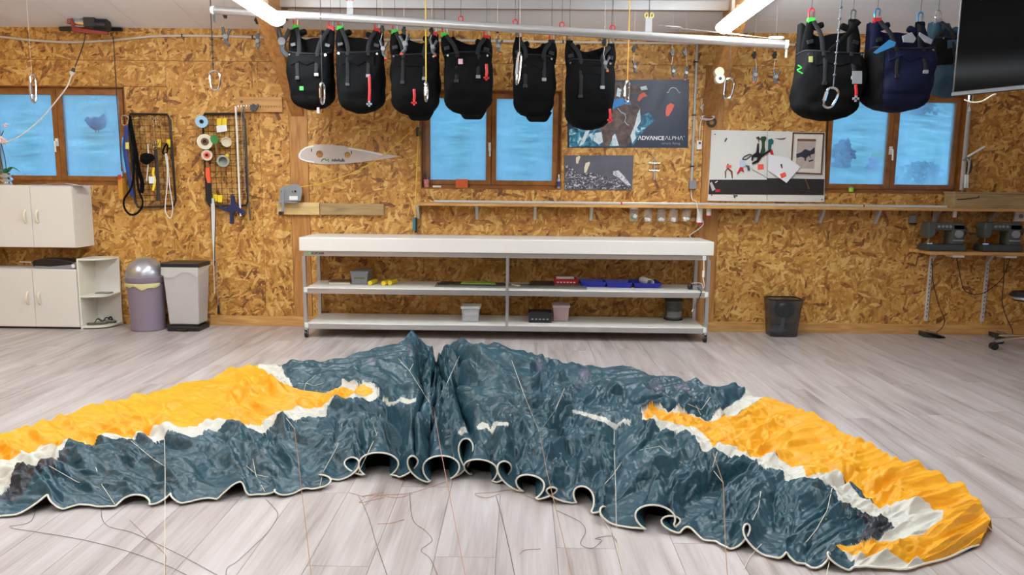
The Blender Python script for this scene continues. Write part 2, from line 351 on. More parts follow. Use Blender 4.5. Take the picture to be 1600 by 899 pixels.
# ---- window openings (x0,x1,z0,z1)
WZ0, WZ1 = 1.368, 2.285
WIN = [(-5.13, -3.775, WZ0, WZ1), (-.965, .375, WZ0, WZ1), (2.855, 4.165, WZ0, WZ1)]
wall = struct('wall_back', (0, .1, 0))
SEAM = 2.525; TOP = ZC(0)+.02; G = .0014
def board(x0, x1, z0, z1):
    # split around windows
    for (a, b_, c, d) in WIN:
        if a < x1-1e-3 and b_ > x0+1e-3 and c < z1-1e-3 and d > z0+1e-3:
            if z0 < c: piece(x0, x1, z0, c)
            if z1 > d: piece(x0, x1, d, z1)
            if x0 < a: piece(x0, a, max(z0, c), min(z1, d))
            if x1 > b_: piece(b_, x1, max(z0, c), min(z1, d))
            return
    piece(x0, x1, z0, z1)
def piece(x0, x1, z0, z1):
    c = Vector(((x0+x1)/2, 0, (z0+z1)/2))
    b = B().box((0, .009, 0), (x1-x0-2*G, .018, z1-z0-2*G)); me = bpy.data.meshes.new('osb_board')
    me.from_pydata([tuple(p) for p in b.v], [], b.f); me.materials.append(OSB)
    o = bpy.data.objects.new('osb_board', me); COL.objects.link(o); o.parent = wall; o.location = c-Vector((0, .1, 0))
PXL, PXR = -2.13, 1.80          # flush timber posts carrying the trusses
xs = [XL, -4.66, -3.41, -2.21, -.965, .375, 1.72, 1.90, 2.855, 4.165, 5.2, XR]
xs = [XL, -4.62, -3.37, PXL-.09, ]
cols = [(XL, -4.62), (-4.62, -3.37), (-3.37, -2.50), (-2.50, PXL-.09), (PXL+.09, -.965), (-.965, .375), (.375, PXR-.09), (PXR+.09, 2.855), (2.855, 4.165), (4.165, 5.3), (5.3, XR)]
for (a, b_) in cols: board(a, b_, .0, SEAM)
for (a, b_) in [(XL, -4.66), (-4.66, -2.3), (-2.3, .1), (.1, PXR), (PXR, 4.2), (4.2, XR)]: board(a, b_, SEAM, TOP)
# backing behind the boards, so that joints read dark and no daylight leaks
bk = B()
zs = [0, WZ0, WZ1, TOP+.1]
bk.bb(XL, XR, .02, .2, -.06, WZ0); bk.bb(XL, XR, .02, .2, WZ1, TOP+.1)
ed = [XL]+[q for (a, b_, _, _) in WIN for q in (a, b_)]+[XR]
for i in range(0, len(ed), 2): bk.bb(ed[i], ed[i+1], .02, .2, WZ0, WZ1)
bk.build('wall_core', M('dark_timber', (58, 36, 18), .8), wall)
for i, px_ in enumerate((PXL, PXR)):
    struct('trim_%d' % (i+1), None, B().bb(px_-.088, px_+.088, -.004, .02, 0.08, SEAM-.002), PINEV)
bs = struct('baseboard_back', None, B().bb(-3.05, XR, -.018, .0, 0, .098), PINE, bev=.003)
# other walls close the room
struct('wall_left', None, B().bb(XL-.1, XL, YB, .2, -.06, 4.2), OSB)
wr = B(); wr.bb(XR, XR+.1, YB, -5.4, -.06, 4.2); wr.bb(XR, XR+.1, -3.2, .2, -.06, 4.2); wr.bb(XR, XR+.1, -5.4, -3.2, 2.2, 4.2); wr.bb(XR, XR+.1, -5.4, -3.2, -.06, .0)
struct('wall_right', None, wr, OSB)
dr = struct('added_door_1', (XR+.05, -4.3, 0)); df = B()  # guessed glazed door, out of view, added to bring daylight onto the floor
for (a_, b_) in ((-5.4, -5.3), (-4.35, -4.25), (-3.3, -3.2)): df.bb(XR+.02, XR+.08, a_, b_, 0, 2.2)
for (a_, b_) in ((-5.3, -4.35), (-4.25, -3.3)): df.bb(XR+.02, XR+.08, a_, b_, 2.1, 2.2); df.bb(XR+.02, XR+.08, a_, b_, 0, .12)
df.build('door_frame', WFRAME, dr)
for (a_, b_) in ((-5.3, -4.35), (-4.25, -3.3)): B().bb(XR+.045, XR+.052, a_-.004, b_+.004, .115, 2.105).build('pane', CLEARG, dr)
struct('wall_front', None, B().bb(XL-.1, XR+.1, YB-.1, YB, -.06, 4.2), OSB)
# ---- ceiling of insulated panels, pitched up from the eaves
CEIL = M('ceiling_panel', (232, 232, 234), .5, var=.03, scale=6)
ceil = struct('ceiling', (0, 0, ZC(0)))
def cpanel(x0, x1, ya, yb):
    pts = [(x0+.002, ya-.002, ZC(ya)), (x1-.002, ya-.002, ZC(ya)), (x1-.002, yb+.002, ZC(yb)), (x0+.002, yb+.002, ZC(yb))]
    B().prism(pts, (0, 0, .06)).build('ceiling_panel', CEIL, ceil)
xe = -5.9
while xe < PXL-.1:
    cpanel(xe, min(xe+.58, PXL), .2, -5.2); xe += .58
cpanel(PXL, PXR, .2, -.62); cpanel(PXL, PXR, -.62, -5.2)
cpanel(PXR, XR, .2, -.30); cpanel(PXR, XR, -.30, -1.3); cpanel(PXR, XR, -1.3, -5.2)
cpanel(XL, XR, -5.2, YB)
B().prism([(XL-.1, .25, ZC(0)+.02), (XR+.1, .25, ZC(0)+.02), (XR+.1, -5.2, ZC(-5.2)+.07), (XL-.1, -5.2, ZC(-5.2)+.07)], (0, 0, .1)).build('ceiling_core', M('dark_timber', (58, 36, 18)), ceil)
B().prism([(XL-.1, -5.2, ZC(-5.2)+.07), (XR+.1, -5.2, ZC(-5.2)+.07), (XR+.1, YB-.1, ZC(YB)+.07), (XL-.1, YB-.1, ZC(YB)+.07)], (0, 0, .1)).build('ceiling_core', M('dark_timber', (58, 36, 18)), ceil)
# timber trusses: tie beam and knee brace at each post
for i, px_ in enumerate((PXL, PXR)):
    t = struct('trim_%d' % (i+3), (px_, -.5, 2.0))
    B().bb(px_-.075, px_+.075, -6.5, -.45, 2.80, 3.0).build('tie_beam', PINEY, t)
    zl = 2.02; y2, z2 = -1.0, 2.84; xo = -.05 if i else 0
    B().prism([(px_-.06+xo, .0, zl), (px_-.06+xo, y2, z2), (px_-.06+xo, y2+.20, z2), (px_-.06+xo, .0, zl+.2)], (.12, 0, 0)).build('brace', PINEY, t, bev=.003)
pu = struct('trim_5', None, B().bb(PXL+.06, PXR-.06, -.66, -.60, ZC(-.62)-.075, ZC(-.62)+.0), ALU)
# ---- windows
for n, (x0, x1, z0, z1) in enumerate(WIN):
    wd = struct('window_%d' % (n+1), ((x0+x1)/2, .05, z0))
    Y0, Y1 = .045, .11; fw = .035
    fr = B(); fr.bb(x0, x0+fw, Y0, Y1, z0, z1); fr.bb(x1-fw, x1, Y0, Y1, z0, z1); fr.bb(x0+fw, x1-fw, Y0, Y1, z0, z0+.03); fr.bb(x0+fw, x1-fw, Y0, Y1, z1-.03, z1)
    fr.bb((x0+x1)/2-.03, (x0+x1)/2+.03, .088, .11, z0+.03, z1-.03); fr.build('window_frame', WFRAME, wd, bev=.003)
    B().bb(x0-.0, x1+.0, -.002, .05, z0-.012, z0+.001).build('window_sill', WFRAME, wd)
    rv = B(); rv.bb(x0-.003, x0+.008, .0, .2, z0, z1); rv.bb(x1-.008, x1+.003, .0, .2, z0, z1); rv.bb(x0, x1, .0, .2, z1-.008, z1+.003); rv.build('reveal', WFRAME, wd)
    xm = (x0+x1)/2
    for (a, b_) in ((x0+fw, xm), (xm, x1-fw)):
        s_ = B(); k = .048; ya, yb = .035, .09
        s_.bb(a+.002, a+k, ya, yb, z0+.03, z1-.03); s_.bb(b_-k, b_-.002, ya, yb, z0+.03, z1-.03); s_.bb(a+k, b_-k, ya, yb, z0+.03, z0+.075); s_.bb(a+k, b_-k, ya, yb, z1-.075, z1-.03)
        so = s_.build('sash', WFRAME, wd, bev=.004)
        B().bb(a+k-.005, b_-k+.005, .06, .066, z0+.07, z1-.07).build('pane', GLASS, so)
    hz = z0+.40; h = B(); h.bb(xm-.028, xm-.002, .018, .036, hz-.045, hz+.03); h.tube([(xm-.014, .02, hz), (xm-.014, -.012, hz), (xm-.010, -.014, hz-.10)], .0085, 8)
    h.build('handle', WHITE2, wd, smooth=True)
# ---- outside: lawn rising behind the building
def make_lawn():
    m, nt, b = newmat('lawn'); L = nt.links; tc = nd(nt, 'ShaderNodeTexCoord')
    a = nd(nt, 'ShaderNodeTexNoise'); a.inputs['Scale'].default_value = 1.3; a.inputs['Detail'].default_value = 12; a.inputs['Roughness'].default_value = .62; L.new(tc.outputs['Object'], a.inputs['Vector'])
    rp = ramp(nt, [(.3, (84, 112, 108)), (.48, (132, 160, 148)), (.58, (150, 178, 168)), (.75, (196, 210, 206))]); L.new(a.outputs['Fac'], rp.inputs[0]); L.new(rp.outputs[0], b.inputs['Base Color']); b.inputs['Roughness'].default_value = .9
    return m
def LZ(x, y): return .55 + .20*y + .05*math.sin(x*.8+y*.5) + .04*math.sin(x*1.9-y*1.3)
lb = B(); nx, ny = 60, 70; vs_ = []
for j in range(ny+1):
    for i in range(nx+1):
        X = -30+60*i/nx; Y = .6+70*(j/ny)**1.6; vs_.append((X, Y, LZ(X, Y)))
lb.add(vs_, [(j*(nx+1)+i, j*(nx+1)+i+1, (j+1)*(nx+1)+i+1, (j+1)*(nx+1)+i) for j in range(ny) for i in range(nx)])
lo = lb.build('lawn', make_lawn(), org=(0, 0, 0), smooth=True); lo['kind'] = 'structure'
def ground_at(u, v):
    d = ray(u, v); lo_, hi_ = 7.5, 60.
    f_ = lambda t: (CC+d*(t/d.y)).z - LZ((CC+d*(t/d.y)).x, (CC+d*(t/d.y)).y)
    for k in range(400):
        t = 7.8+k*.1
        if f_(t) < 0: return CC+d*(t/d.y)
    return CC+d*(20/d.y)
# hen on the lawn
q = ground_at(152, 207); sc_ = .00105*(q.y+CAM_D)
hen = thing('hen', 'dark hen standing on the lawn behind the window with the sticker', 'hen', q)
b = B(); g = q+Vector((0, 0, 9*sc_))
HP = [((11, 0, 14), 1.2), ((10, 0, 11), 3.4), ((8, 0, 7), 5.4), ((4, 0, 3), 8.2), ((-2, 0, 2), 8.4), ((-7, 0, 3.5), 6.0), ((-11, 0, 5.5), 3.4), ((-13, 0, 6.2), 2.8), ((-15.5, 0, 5.6), .6)]
hp_ = bez([g+Vector(p)*sc_ for p, _ in HP], 4); b.tube(hp_, lambda t: sc_*float(np.interp(t*(len(HP)-1), range(len(HP)), [r for _, r in HP])), 12)
DK = M('hen_feathers', (52, 66, 110), .8); b.build('body', DK, hen, smooth=True)
for k in (-2, 2): B().cyl(g+Vector((k, 0, -5))*sc_, q+Vector((k*sc_, 0, 0)), sc_*.5, None, 6).build('leg', DK, hen)
cb = B(); cb.sph(g+Vector((-11, 0, 9.2))*sc_, (1.8*sc_, sc_*.6, 1.2*sc_)); cb.build('comb', M('hen_comb', (120, 50, 60)), hen, smooth=True)
def shrub(u, v, wpx, hpx, mat, label, grp=None):
    q = ground_at(u, v); k = (q.y+CAM_D)/FPX; o = B(); rnd = random.Random(int(u))
    for i in range(150):
        a, t = rnd.uniform(-1, 1), rnd.random()**.8*.95; a *= math.sqrt(1-t*t)*(.8+.3*math.sin(u+t*9))
        c = q+Vector((a*wpx/2*k*(1-.4*t), rnd.uniform(-.4, .4)*wpx/2*k, t*hpx*k*.85+.02)); r = rnd.uniform(.05, .11)*hpx*k
        o.sph(c, (r*1.5, r*.5, r), 6, 4, rotm(rnd.uniform(0, 90), rnd.uniform(0, 90), 0))
    return tag(o.build('shrub', mat, smooth=False), label, 'shrub', grp)
SH = M('dusky_shrub', (120, 112, 140), .9, var=.4, scale=6)
shrub(1316, 262, 44, 46, SH, 'dusky purple shrub on the slope seen through the window beside the framed photo')
shrub(1440, 180, 60, 26, SH, 'dark bushy shrub high on the slope behind the window beside the hanging screen')
shrub(1372, 250, 30, 14, M('lime_shrub', (170, 200, 90), .9, var=.3), 'small yellow green shrub on the slope beyond the window with the lime cup')
shrub(1364, 266, 24, 20, M('pink_shrub', (170, 130, 190), .9, var=.3), 'small pinkish flowering shrub on the slope beyond the window with the lime cup')
shrub(1440, 285, 90, 34, M('blue_shrub', (112, 128, 140), .9, var=.4, scale=5), 'low broad blue grey shrub close behind the window beside the hanging screen')
# ================================================================== PARAGLIDER WING ON THE FLOOR
def perlin(x, y, seed=0):
    rs = np.random.RandomState(seed); N = 256
    perm = rs.permutation(N); ga = rs.rand(N)*2*np.pi; gx, gy = np.cos(ga), np.sin(ga)
    xi = np.floor(x).astype(int); yi = np.floor(y).astype(int); xf = x-xi; yf = y-yi
    u = xf*xf*xf*(xf*(xf*6-15)+10); v = yf*yf*yf*(yf*(yf*6-15)+10)
    def g(ix, iy, dx, dy):
        h = perm[(perm[ix % N]+iy) % N]; return gx[h]*dx+gy[h]*dy
    a = g(xi, yi, xf, yf); b = g(xi+1, yi, xf-1, yf); c = g(xi, yi+1, xf, yf-1); d = g(xi+1, yi+1, xf-1, yf-1)
    return 1.4*((a*(1-u)+b*u)*(1-v)+(c*(1-u)+d*u)*v)
def facets(x, y, seed=0, slope=1.0, q=1.0):
    """crumpled sheet: upper envelope of tilted facets, sharp creases between them"""
    rs = np.random.RandomState(seed); N = 256; perm = rs.permutation(N)
    px_, py_, gx, gy, hh = rs.rand(N), rs.rand(N), rs.uniform(-1, 1, N), rs.uniform(-1, 1, N), rs.rand(N)
    gn = np.hypot(gx, gy)+1e-6; gx, gy = gx/gn*np.minimum(gn, 1)*.8*q/slope, gy/gn*np.minimum(gn, 1)*.8*q/slope
    xi = np.floor(x).astype(int); yi = np.floor(y).astype(int); best = np.full(x.shape, -9.0)
    for i in (-2, -1, 0, 1, 2):
        for j in (-2, -1, 0, 1, 2):
            ix, iy = xi+i, yi+j; h = perm[(perm[ix % N]+iy) % N]
            dx = x-ix-px_[h]; dy = y-iy-py_[h]
            best = np.maximum(best, hh[h]*.5+slope*(gx[h]*dx+gy[h]*dy)-q*np.sqrt(dx*dx+dy*dy+.002))
    return best
def proj(X, Y, Z):
    dx, dy, dz = X-CC.x, Y-CC.y, Z-CC.z
    z = dx*_fw.x+dy*_fw.y+dz*_fw.z
    return 800+FPX*(dx*CR.x+dy*CR.y+dz*CR.z)/z, 449.5-FPX*(dx*CU.x+dy*CU.y+dz*CU.z)/z
def inpoly(u, v, poly):
    r = np.zeros(u.shape, bool); n = len(poly)
    for i in range(n):
        x0, y0 = poly[i]; x1, y1 = poly[(i+1) % n]
        if y0 == y1: continue
        r ^= ((y0 > v) != (y1 > v)) & (u < (x1-x0)*(v-y0)/(y1-y0)+x0)
    return r
def sdist(u, v, line):
    d = np.full(u.shape, 1e9)
    for (x0, y0), (x1, y1) in zip(line[:-1], line[1:]):
        L2 = (x1-x0)**2+(y1-y0)**2; t = np.clip(((u-x0)*(x1-x0)+(v-y0)*(y1-y0))/L2, 0, 1)
        d = np.minimum(d, np.hypot(u-x0-t*(x1-x0), v-y0-t*(y1-y0)))
    return d
# trailing edge / ridge of the leading edge, read off the photo; third value is the ridge height in metres
EDGE = [((-150, 800), (-165, 740), .06), ((-70, 815), (-80, 702), .11), ((0, 812), (0, 678), .13), ((130, 797), (130, 639), .14), ((255, 791), (240, 612), .14), ((400, 780), (395, 572), .15), ((480, 771), (470, 566), .17), ((530, 752), (540, 558), .19),
        ((590, 746), (610, 540), .23), ((640, 760), (650, 527), .24), ((690, 757), (682, 545), .16), ((730, 744), (705, 536), .22), ((780, 762), (770, 539), .23), ((850, 785), (832, 552), .20), ((900, 790), (880, 567), .18), ((960, 822), (960, 573), .17),
        ((1040, 833), (1060, 590), .16), ((1130, 857), (1160, 612), .15), ((1200, 872), (1240, 632), .14), ((1260, 888), (1330, 680), .13), ((1320, 895), (1400, 713), .12), ((1380, 896), (1470, 742), .10), ((1450, 888), (1520, 774), .09), ((1530, 860), (1548, 815), .06)]
NS, NT = 1300, 330
def smooth_interp(xq, xk, yk):
    pts = [Vector((a, b, 0)) for a, b in zip(xk, yk)]; c = bez(pts, 10)
    return np.interp(xq, [p.x for p in c], [p.y for p in c])
ks = np.linspace(0, 1, len(EDGE)); sq = np.linspace(0, 1, NS)
fr = [F(*e[0], 0.0) for e in EDGE]; cr = [F(*e[1], e[2]) for e in EDGE]
fx, fy = smooth_interp(sq, ks, [p.x for p in fr]), smooth_interp(sq, ks, [p.y for p in fr])
cx, cy, cz = smooth_interp(sq, ks, [p.x for p in cr]), smooth_interp(sq, ks, [p.y for p in cr]), smooth_interp(sq, ks, [p.z for p in cr])
tq = np.linspace(0, 1, NT); S, T = np.meshgrid(sq, tq)
TAU = np.minimum(T/.92, 1.0); BACK = np.clip((T-.92)/.08, 0, 1)
X = fx*(1-TAU)+cx*TAU; Y = fy*(1-TAU)+cy*TAU
dl = np.hypot(cx-fx, cy-fy)+1e-6; nxv, nyv = (cx-fx)/dl, (cy-fy)/dl
mid = np.exp(-((S-.44)/.13)**2)                       # the gathered middle of the wing
lowh = .045+.055*mid
Z0 = lowh*np.clip(TAU/.22, 0, 1)**.7 + (cz-lowh)*np.clip((TAU-.15)/.85, 0, 1)**1.25
Z0 = Z0*(1-BACK)**.8
X = X+nxv*.05*BACK; Y = Y+nyv*.05*BACK
PU, PV = proj(X, Y, Z0)
# --- colour regions in the photo, tested on the unwrinkled wing so that folds break their borders
TEAL_L = [(-170, 790), (-60, 785), (0, 772), (40, 748), (78, 730), (92, 702), (133, 681), (150, 677), (198, 684), (215, 678), (236, 685), (262, 677), (289, 685), (310, 684), (341, 668), (376, 660), (408, 665), (445, 656), (483, 650), (509, 647), (511, 637), (541, 636), (553, 623), (590, 611)]
YEL_L = [(-180, 745), (-60, 738), (0, 719), (30, 710), (62, 691), (88, 700), (136, 686), (170, 671), (195, 682), (232, 674), (262, 669), (300, 670), (345, 660), (405, 660), (431, 645), (466, 637), (500, 639), (529, 635), (540, 626), (556, 617), (584, 608), (566, 606), (547, 612), (523, 604), (512, 611), (477, 608), (445, 603), (422, 592), (402, 574), (398, 540), (0, 600), (-250, 680)]
WHI_L = [(398, 540), (402, 577), (424, 594), (447, 606), (480, 611), (532, 604), (534, 597), (560, 608), (566, 600), (592, 608), (592, 614), (553, 626), (541, 638), (511, 640), (509, 649), (483, 652), (445, 658), (408, 667), (376, 662), (341, 670), (310, 686), (289, 687), (262, 679), (236, 687), (215, 680), (198, 686), (150, 679), (133, 683), (92, 706), (78, 730), (40, 748), (0, 772), (-60, 785), (-170, 790), (-300, 740), (0, 590), (398, 540)]
WHI_L2 = [(398, 560), (430, 560), (446, 590), (470, 606), (447, 606), (424, 594), (402, 577)]
BLK_L = [(0, 776), (10, 760), (26, 744), (60, 727), (80, 722), (92, 703), (108, 706), (84, 731), (70, 742), (40, 765), (15, 775), (-40, 790)]
TEAL_R = [(985, 668), (1002, 664), (1035, 676), (1070, 676), (1084, 691), (1096, 703), (1136, 712), (1177, 717), (1188, 731), (1218, 732), (1226, 751), (1243, 758), (1270, 755), (1298, 755), (1311, 775), (1332, 790), (1359, 802), (1387, 808), (1398, 826), (1370, 848), (1322, 852), (1308, 860)]
YEL_R = [(1003, 656), (1016, 648), (1035, 646), (1052, 654), (1075, 650), (1105, 657), (1131, 656), (1194, 618), (1200, 560), (1700, 640), (1700, 899), (1500, 899), (1459, 888), (1428, 876), (1359, 873), (1318, 866), (1306, 859), (1342, 851), (1397, 846), (1438, 839), (1471, 820), (1473, 803), (1452, 787), (1414, 787), (1366, 775), (1346, 756), (1304, 740), (1275, 746), (1258, 754), (1253, 731), (1212, 718), (1170, 713), (1143, 704), (1112, 700), (1098, 678), (1060, 668), (1035, 664), (1012, 662)]
WHI_R = [(1165, 560), (1164, 616), (1105, 656), (1085, 650), (1052, 650), (1030, 644), (1000, 655), (1008, 665)] + TEAL_R[2:-2] + [(1322, 852), (1342, 851), (1397, 846), (1438, 839), (1471, 820), (1473, 803), (1452, 787), (1366, 775), (1300, 735), (1253, 728), (1112, 697), (1098, 675), (1035, 662), (1131, 654), (1192, 619), (1200, 560)]
BLK_R = [(1328, 790), (1350, 799), (1387, 808), (1398, 826), (1366, 848), (1328, 849), (1356, 823), (1349, 809)]
WHI_R2 = [(1318, 865), (1359, 872), (1428, 875), (1460, 887), (1470, 899), (1330, 905), (1334, 880)]
ZIG = [[(598, 622), (608, 630), (618, 628), (626, 621), (640, 626), (650, 622), (650, 628), (636, 633), (624, 628), (616, 636), (606, 637), (597, 628)],
       [(893, 640), (925, 648), (945, 653), (962, 664), (975, 655), (986, 657), (984, 666), (973, 662), (962, 672), (942, 660), (923, 655), (895, 645)],
       [(744, 668), (752, 660), (762, 664), (766, 672), (771, 660), (795, 661), (793, 666), (776, 666), (769, 680), (759, 670), (746, 673)],
       [(715, 676), (722, 667), (727, 668), (731, 676), (726, 677), (719, 683)]]
MYLAR = [[(562, 568), (590, 560), (590, 578), (578, 580)], [(752, 549), (766, 552), (760, 570), (751, 561)], [(902, 578), (925, 585), (918, 593), (902, 590)], [(1015, 598), (1042, 604), (1030, 612), (1018, 606)], [(1055, 605), (1075, 600), (1082, 612), (1060, 614)], [(630, 548), (648, 544), (644, 562), (634, 560)], [(836, 575), (850, 572), (848, 586), (838, 588)]]
front = inpoly(PU, PV, [(-400, 790)]+TEAL_L+[(590, 1200), (-400, 1200)]) | inpoly(PU, PV, [(960, 672)]+TEAL_R+[(1308, 1200), (960, 1200)])
lip = np.zeros(S.shape)
for line in (TEAL_L, TEAL_R):
    d = sdist(PU, PV, line); lip = np.maximum(lip, np.where(front, np.exp(-d/26.), np.exp(-d/4.)))
LIP = .034*lip*np.clip(TAU/.1, 0, 1)*np.clip((1-TAU)/.1, 0, 1)*np.clip((1385-PU)/90, 0, 1)
PU, PV = proj(X, Y, Z0+LIP*.8)
C_ = np.zeros(S.shape, int)                            # 0 teal 1 yellow 2 white 3 black
C_[inpoly(PU, PV, WHI_L)] = 2; C_[inpoly(PU, PV, WHI_R)] = 2; C_[inpoly(PU, PV, WHI_L2)] = 2
C_[inpoly(PU, PV, YEL_L)] = 1; C_[inpoly(PU, PV, YEL_R)] = 1
C_[inpoly(PU, PV, BLK_L)] = 3; C_[inpoly(PU, PV, BLK_R)] = 3; C_[inpoly(PU, PV, WHI_R2)] = 5
for k, z in enumerate(MYLAR):
    cu, cv = np.mean(np.array(z), axis=0); ii = np.unravel_index(np.argmin((PU-cu)**2+(PV-cv)**2+1e6*(TAU >= 1)), PU.shape); s0, t0 = S[ii], TAU[ii]
    C_[(np.abs(S-s0)/.006+np.abs(TAU-t0)/.06 < 1) & (TAU < .985) & (C_ == 0)] = 20+k
# --- the front half is folded over the rear one: a lip along the teal border
Z = Z0 + LIP
# --- wrinkles
arc = np.concatenate([[0], np.cumsum(np.hypot(np.diff((fx+cx)/2), np.diff((fy+cy)/2)))])
A = np.broadcast_to(arc, S.shape)*1.25; Bc = TAU*dl+BACK*.15
warp = .12*perlin(A/.5, Bc/.5, 3)
lean = np.where(S < .42, .55, -.75)*np.clip(np.abs(S-.44)/.12, 0, 1)
a2 = A+lean*Bc+warp; b2 = Bc+.1*perlin(A/.3, Bc/.3, 9)
soft = np.where((C_ == 1) | (C_ == 2), .66, 1.0)
env = np.clip(TAU/.05, 0.25, 1)*(1-BACK)**.5
w1 = facets(a2/.20, b2/.55, 11, .9, .7); w2 = -facets(a2/.11, b2/.30, 12, 1.0, .8); w3 = -facets(a2/.085, b2/.16, 13, 1.0, .8)
w4 = facets((a2+b2)/.055, (b2-.4*a2)/.085, 14, 1.1, .7); w5 = -facets(a2/.032, b2/.045, 15, 1.1, .7)
amp = 1+.25*mid
zm_ = lambda a: a-a.mean()
crest = np.clip((1-TAU)/.15, .6, 1)
Z = Z + env*soft*amp*crest*(.135*zm_(w1)+.100*zm_(w2)+.085*zm_(w3)+.042*zm_(w4)+.015*zm_(w5))
# tight pleats gathered in the middle, running front to back
pl = 1-np.abs(((a2+.25*warp)/.075+.6*perlin(A/.2, Bc/.7, 5)) % 2-1)
pl2 = 1-np.abs((a2/.16+.8*perlin(A/.3, Bc/.9, 6)) % 2-1)
reg = mid*np.clip(TAU/.08, 0, 1)*np.clip((1.02-TAU)/.25, .25, 1)
Z = Z + reg*(.055*(pl-.5)+.075*(pl2-.5))*(1-BACK)
pw = 1-np.abs((a2/.17+1.1*perlin(A/.45, Bc/.55, 31)) % 2-1); pw2 = 1-np.abs(((a2*.8+b2*.9)/.13+1.2*perlin(A/.35, Bc/.4, 32)) % 2-1)
wreg = (1-mid)*np.clip(TAU/.1, 0, 1)*np.clip((1.03-TAU)/.2, .2, 1)*soft*(1-BACK)
Z = Z + wreg*(.050*(pw**1.5-.4)*np.clip(.4+1.2*perlin(A/.6, Bc/.5, 33), 0, 1.2)+.034*(pw2**1.5-.4)*np.clip(.4-1.2*perlin(A/.6, Bc/.5, 34), 0, 1.2))
# valley across the middle, behind the gathered front
Z = Z - .07*mid*np.exp(-((TAU-.62)/.08)**2) + .03*mid*np.exp(-((TAU-.80)/.1)**2)
# deep radial creases
for (sc, t0, t1, wd, dp) in [(.485, .1, .95, .006, .10), (.40, .0, .75, .004, .08), (.445, .55, 1, .010, .10), (.60, .1, .55, .007, .07), (.655, .1, .5, .006, .06), (.72, .05, .45, .006, .05), (.355, .05, .6, .004, .05), (.30, .1, .4, .004, .04), (.78, .1, .35, .005, .045)]:
    cl = sc+.02*perlin(T*3, T*0+sc*50, 8)+lean*.02*(T-.5)
    Z = Z - dp*np.exp(-np.abs(S-cl)/wd)*np.clip((T-t0)/.1, 0, 1)*np.clip((t1-T)/.1, 0, 1)
# --- trailing edge: lifted arches and scallops, strongest in the middle
ed = np.exp(-TAU/.10)
ue, _ = proj(fx, fy, fx*0); n2 = perlin(A/.13, A*0+.3, 22); n3 = perlin(A/.17, A*0+.7, 23)
Z = Z*(1-ed*.75)+ed*(.010+.010*np.abs(n2))
Y = Y + ed*.03*n2; X = X + ed*.03*n3
# (pixel along the edge, half width, lift, pull back, side roll)
for (u0, hw_, lift, back, roll_, deep) in [(60, 34, .055, .05, .02, .16), (205, 26, .028, .02, -.02, .12), (262, 20, .03, .03, .02, .12), (365, 30, .05, .04, .0, .18), (425, 16, .02, .02, .02, .1), (505, 22, .03, .05, .05, .15), (548, 18, .07, .06, .06, .2), (588, 16, .10, .03, -.06, .25), (645, 27, .15, -.03, .05, .3), (688, 12, .10, .05, -.06, .2), (722, 12, .15, .06, .05, .25), (752, 13, .10, -.02, -.05, .2), (790, 18, .13, .0, .06, .25), (826, 12, .08, .04, -.05, .2), (866, 22, .08, -.03, .05, .22), (915, 14, .07, .06, -.03, .2), (945, 13, .05, .02, .03, .15), (1024, 18, .085, .04, -.06, .25), (1052, 14, .05, .05, .05, .2), (1085, 14, .02, .02, .0, .1), (1172, 24, .07, .06, .04, .16), (1225, 14, .02, .02, .0, .1), (1300, 20, .045, .03, .03, .12)]:
    q_ = (ue-u0)/hw_; bump = np.where(np.abs(q_) < 1, np.cos(np.clip(q_, -1, 1)*np.pi/2)**1.4, 0)
    dec = np.exp(-(TAU/deep)**1.3); Z = Z + lift*bump*dec; Y = Y + back*bump*dec; X = X - roll_*np.where(np.abs(q_) < 1, np.sin(np.clip(q_, -1, 1)*np.pi), 0)*np.exp(-TAU/.05)
Z = np.maximum(Z, .006+.004*np.abs(w4)*(1-BACK)); Z[0] = np.maximum(Z[0], .006); Z[-1] = .005
PU2, PV2 = proj(X, Y, Z)
nst = 0
for z in ZIG:
    todo = set(map(tuple, np.argwhere(inpoly(PU2, PV2, z) & (C_ == 0))))
    while todo:
        st_ = [todo.pop()]; comp = list(st_)
        while st_:
            i, j = st_.pop()
            for nb_ in ((i+1, j), (i-1, j), (i, j+1), (i, j-1)):
                if nb_ in todo: todo.discard(nb_); st_.append(nb_); comp.append(nb_)
        if len(comp) > 60:
            for i, j in comp: C_[i, j] = 40+nst
            nst += 1
wing = thing('paraglider_wing', 'teal and yellow paraglider wing spread crumpled across the floor', 'paraglider', (0, -3.0, 0))
def fabric(idx, name, mat, label, part=None):
    cc = C_[:-1, :-1]; sel = np.argwhere(cc == idx)
    if part is not None: sel = sel[part(S[sel[:, 0], sel[:, 1]])]
    if not len(sel): return
    i, j = sel[:, 0], sel[:, 1]; q = np.stack([i*NS+j, i*NS+j+1, (i+1)*NS+j+1, (i+1)*NS+j], 1)
    used, inv = np.unique(q, return_inverse=True); inv = inv.reshape(q.shape)
    co = np.stack([X.ravel()[used], Y.ravel()[used]+3.0, Z.ravel()[used]], 1).astype(np.float32)
    me = bpy.data.meshes.new(name); me.vertices.add(len(used)); me.vertices.foreach_set('co', co.ravel())
    me.loops.add(q.size); me.loops.foreach_set('vertex_index', inv.ravel().astype(np.int32))
    me.polygons.add(len(q)); me.polygons.foreach_set('loop_start', np.arange(0, q.size, 4, dtype=np.int32)); me.polygons.foreach_set('loop_total', np.full(len(q), 4, np.int32))
    me.polygons.foreach_set('use_smooth', np.ones(len(q), bool)); me.update(calc_edges=True); me.materials.append(mat)
    o = bpy.data.objects.new(name, me); COL.objects.link(o); o.parent = wing; o['label'] = label; ORG[o.name] = Vector((0, -3, 0))
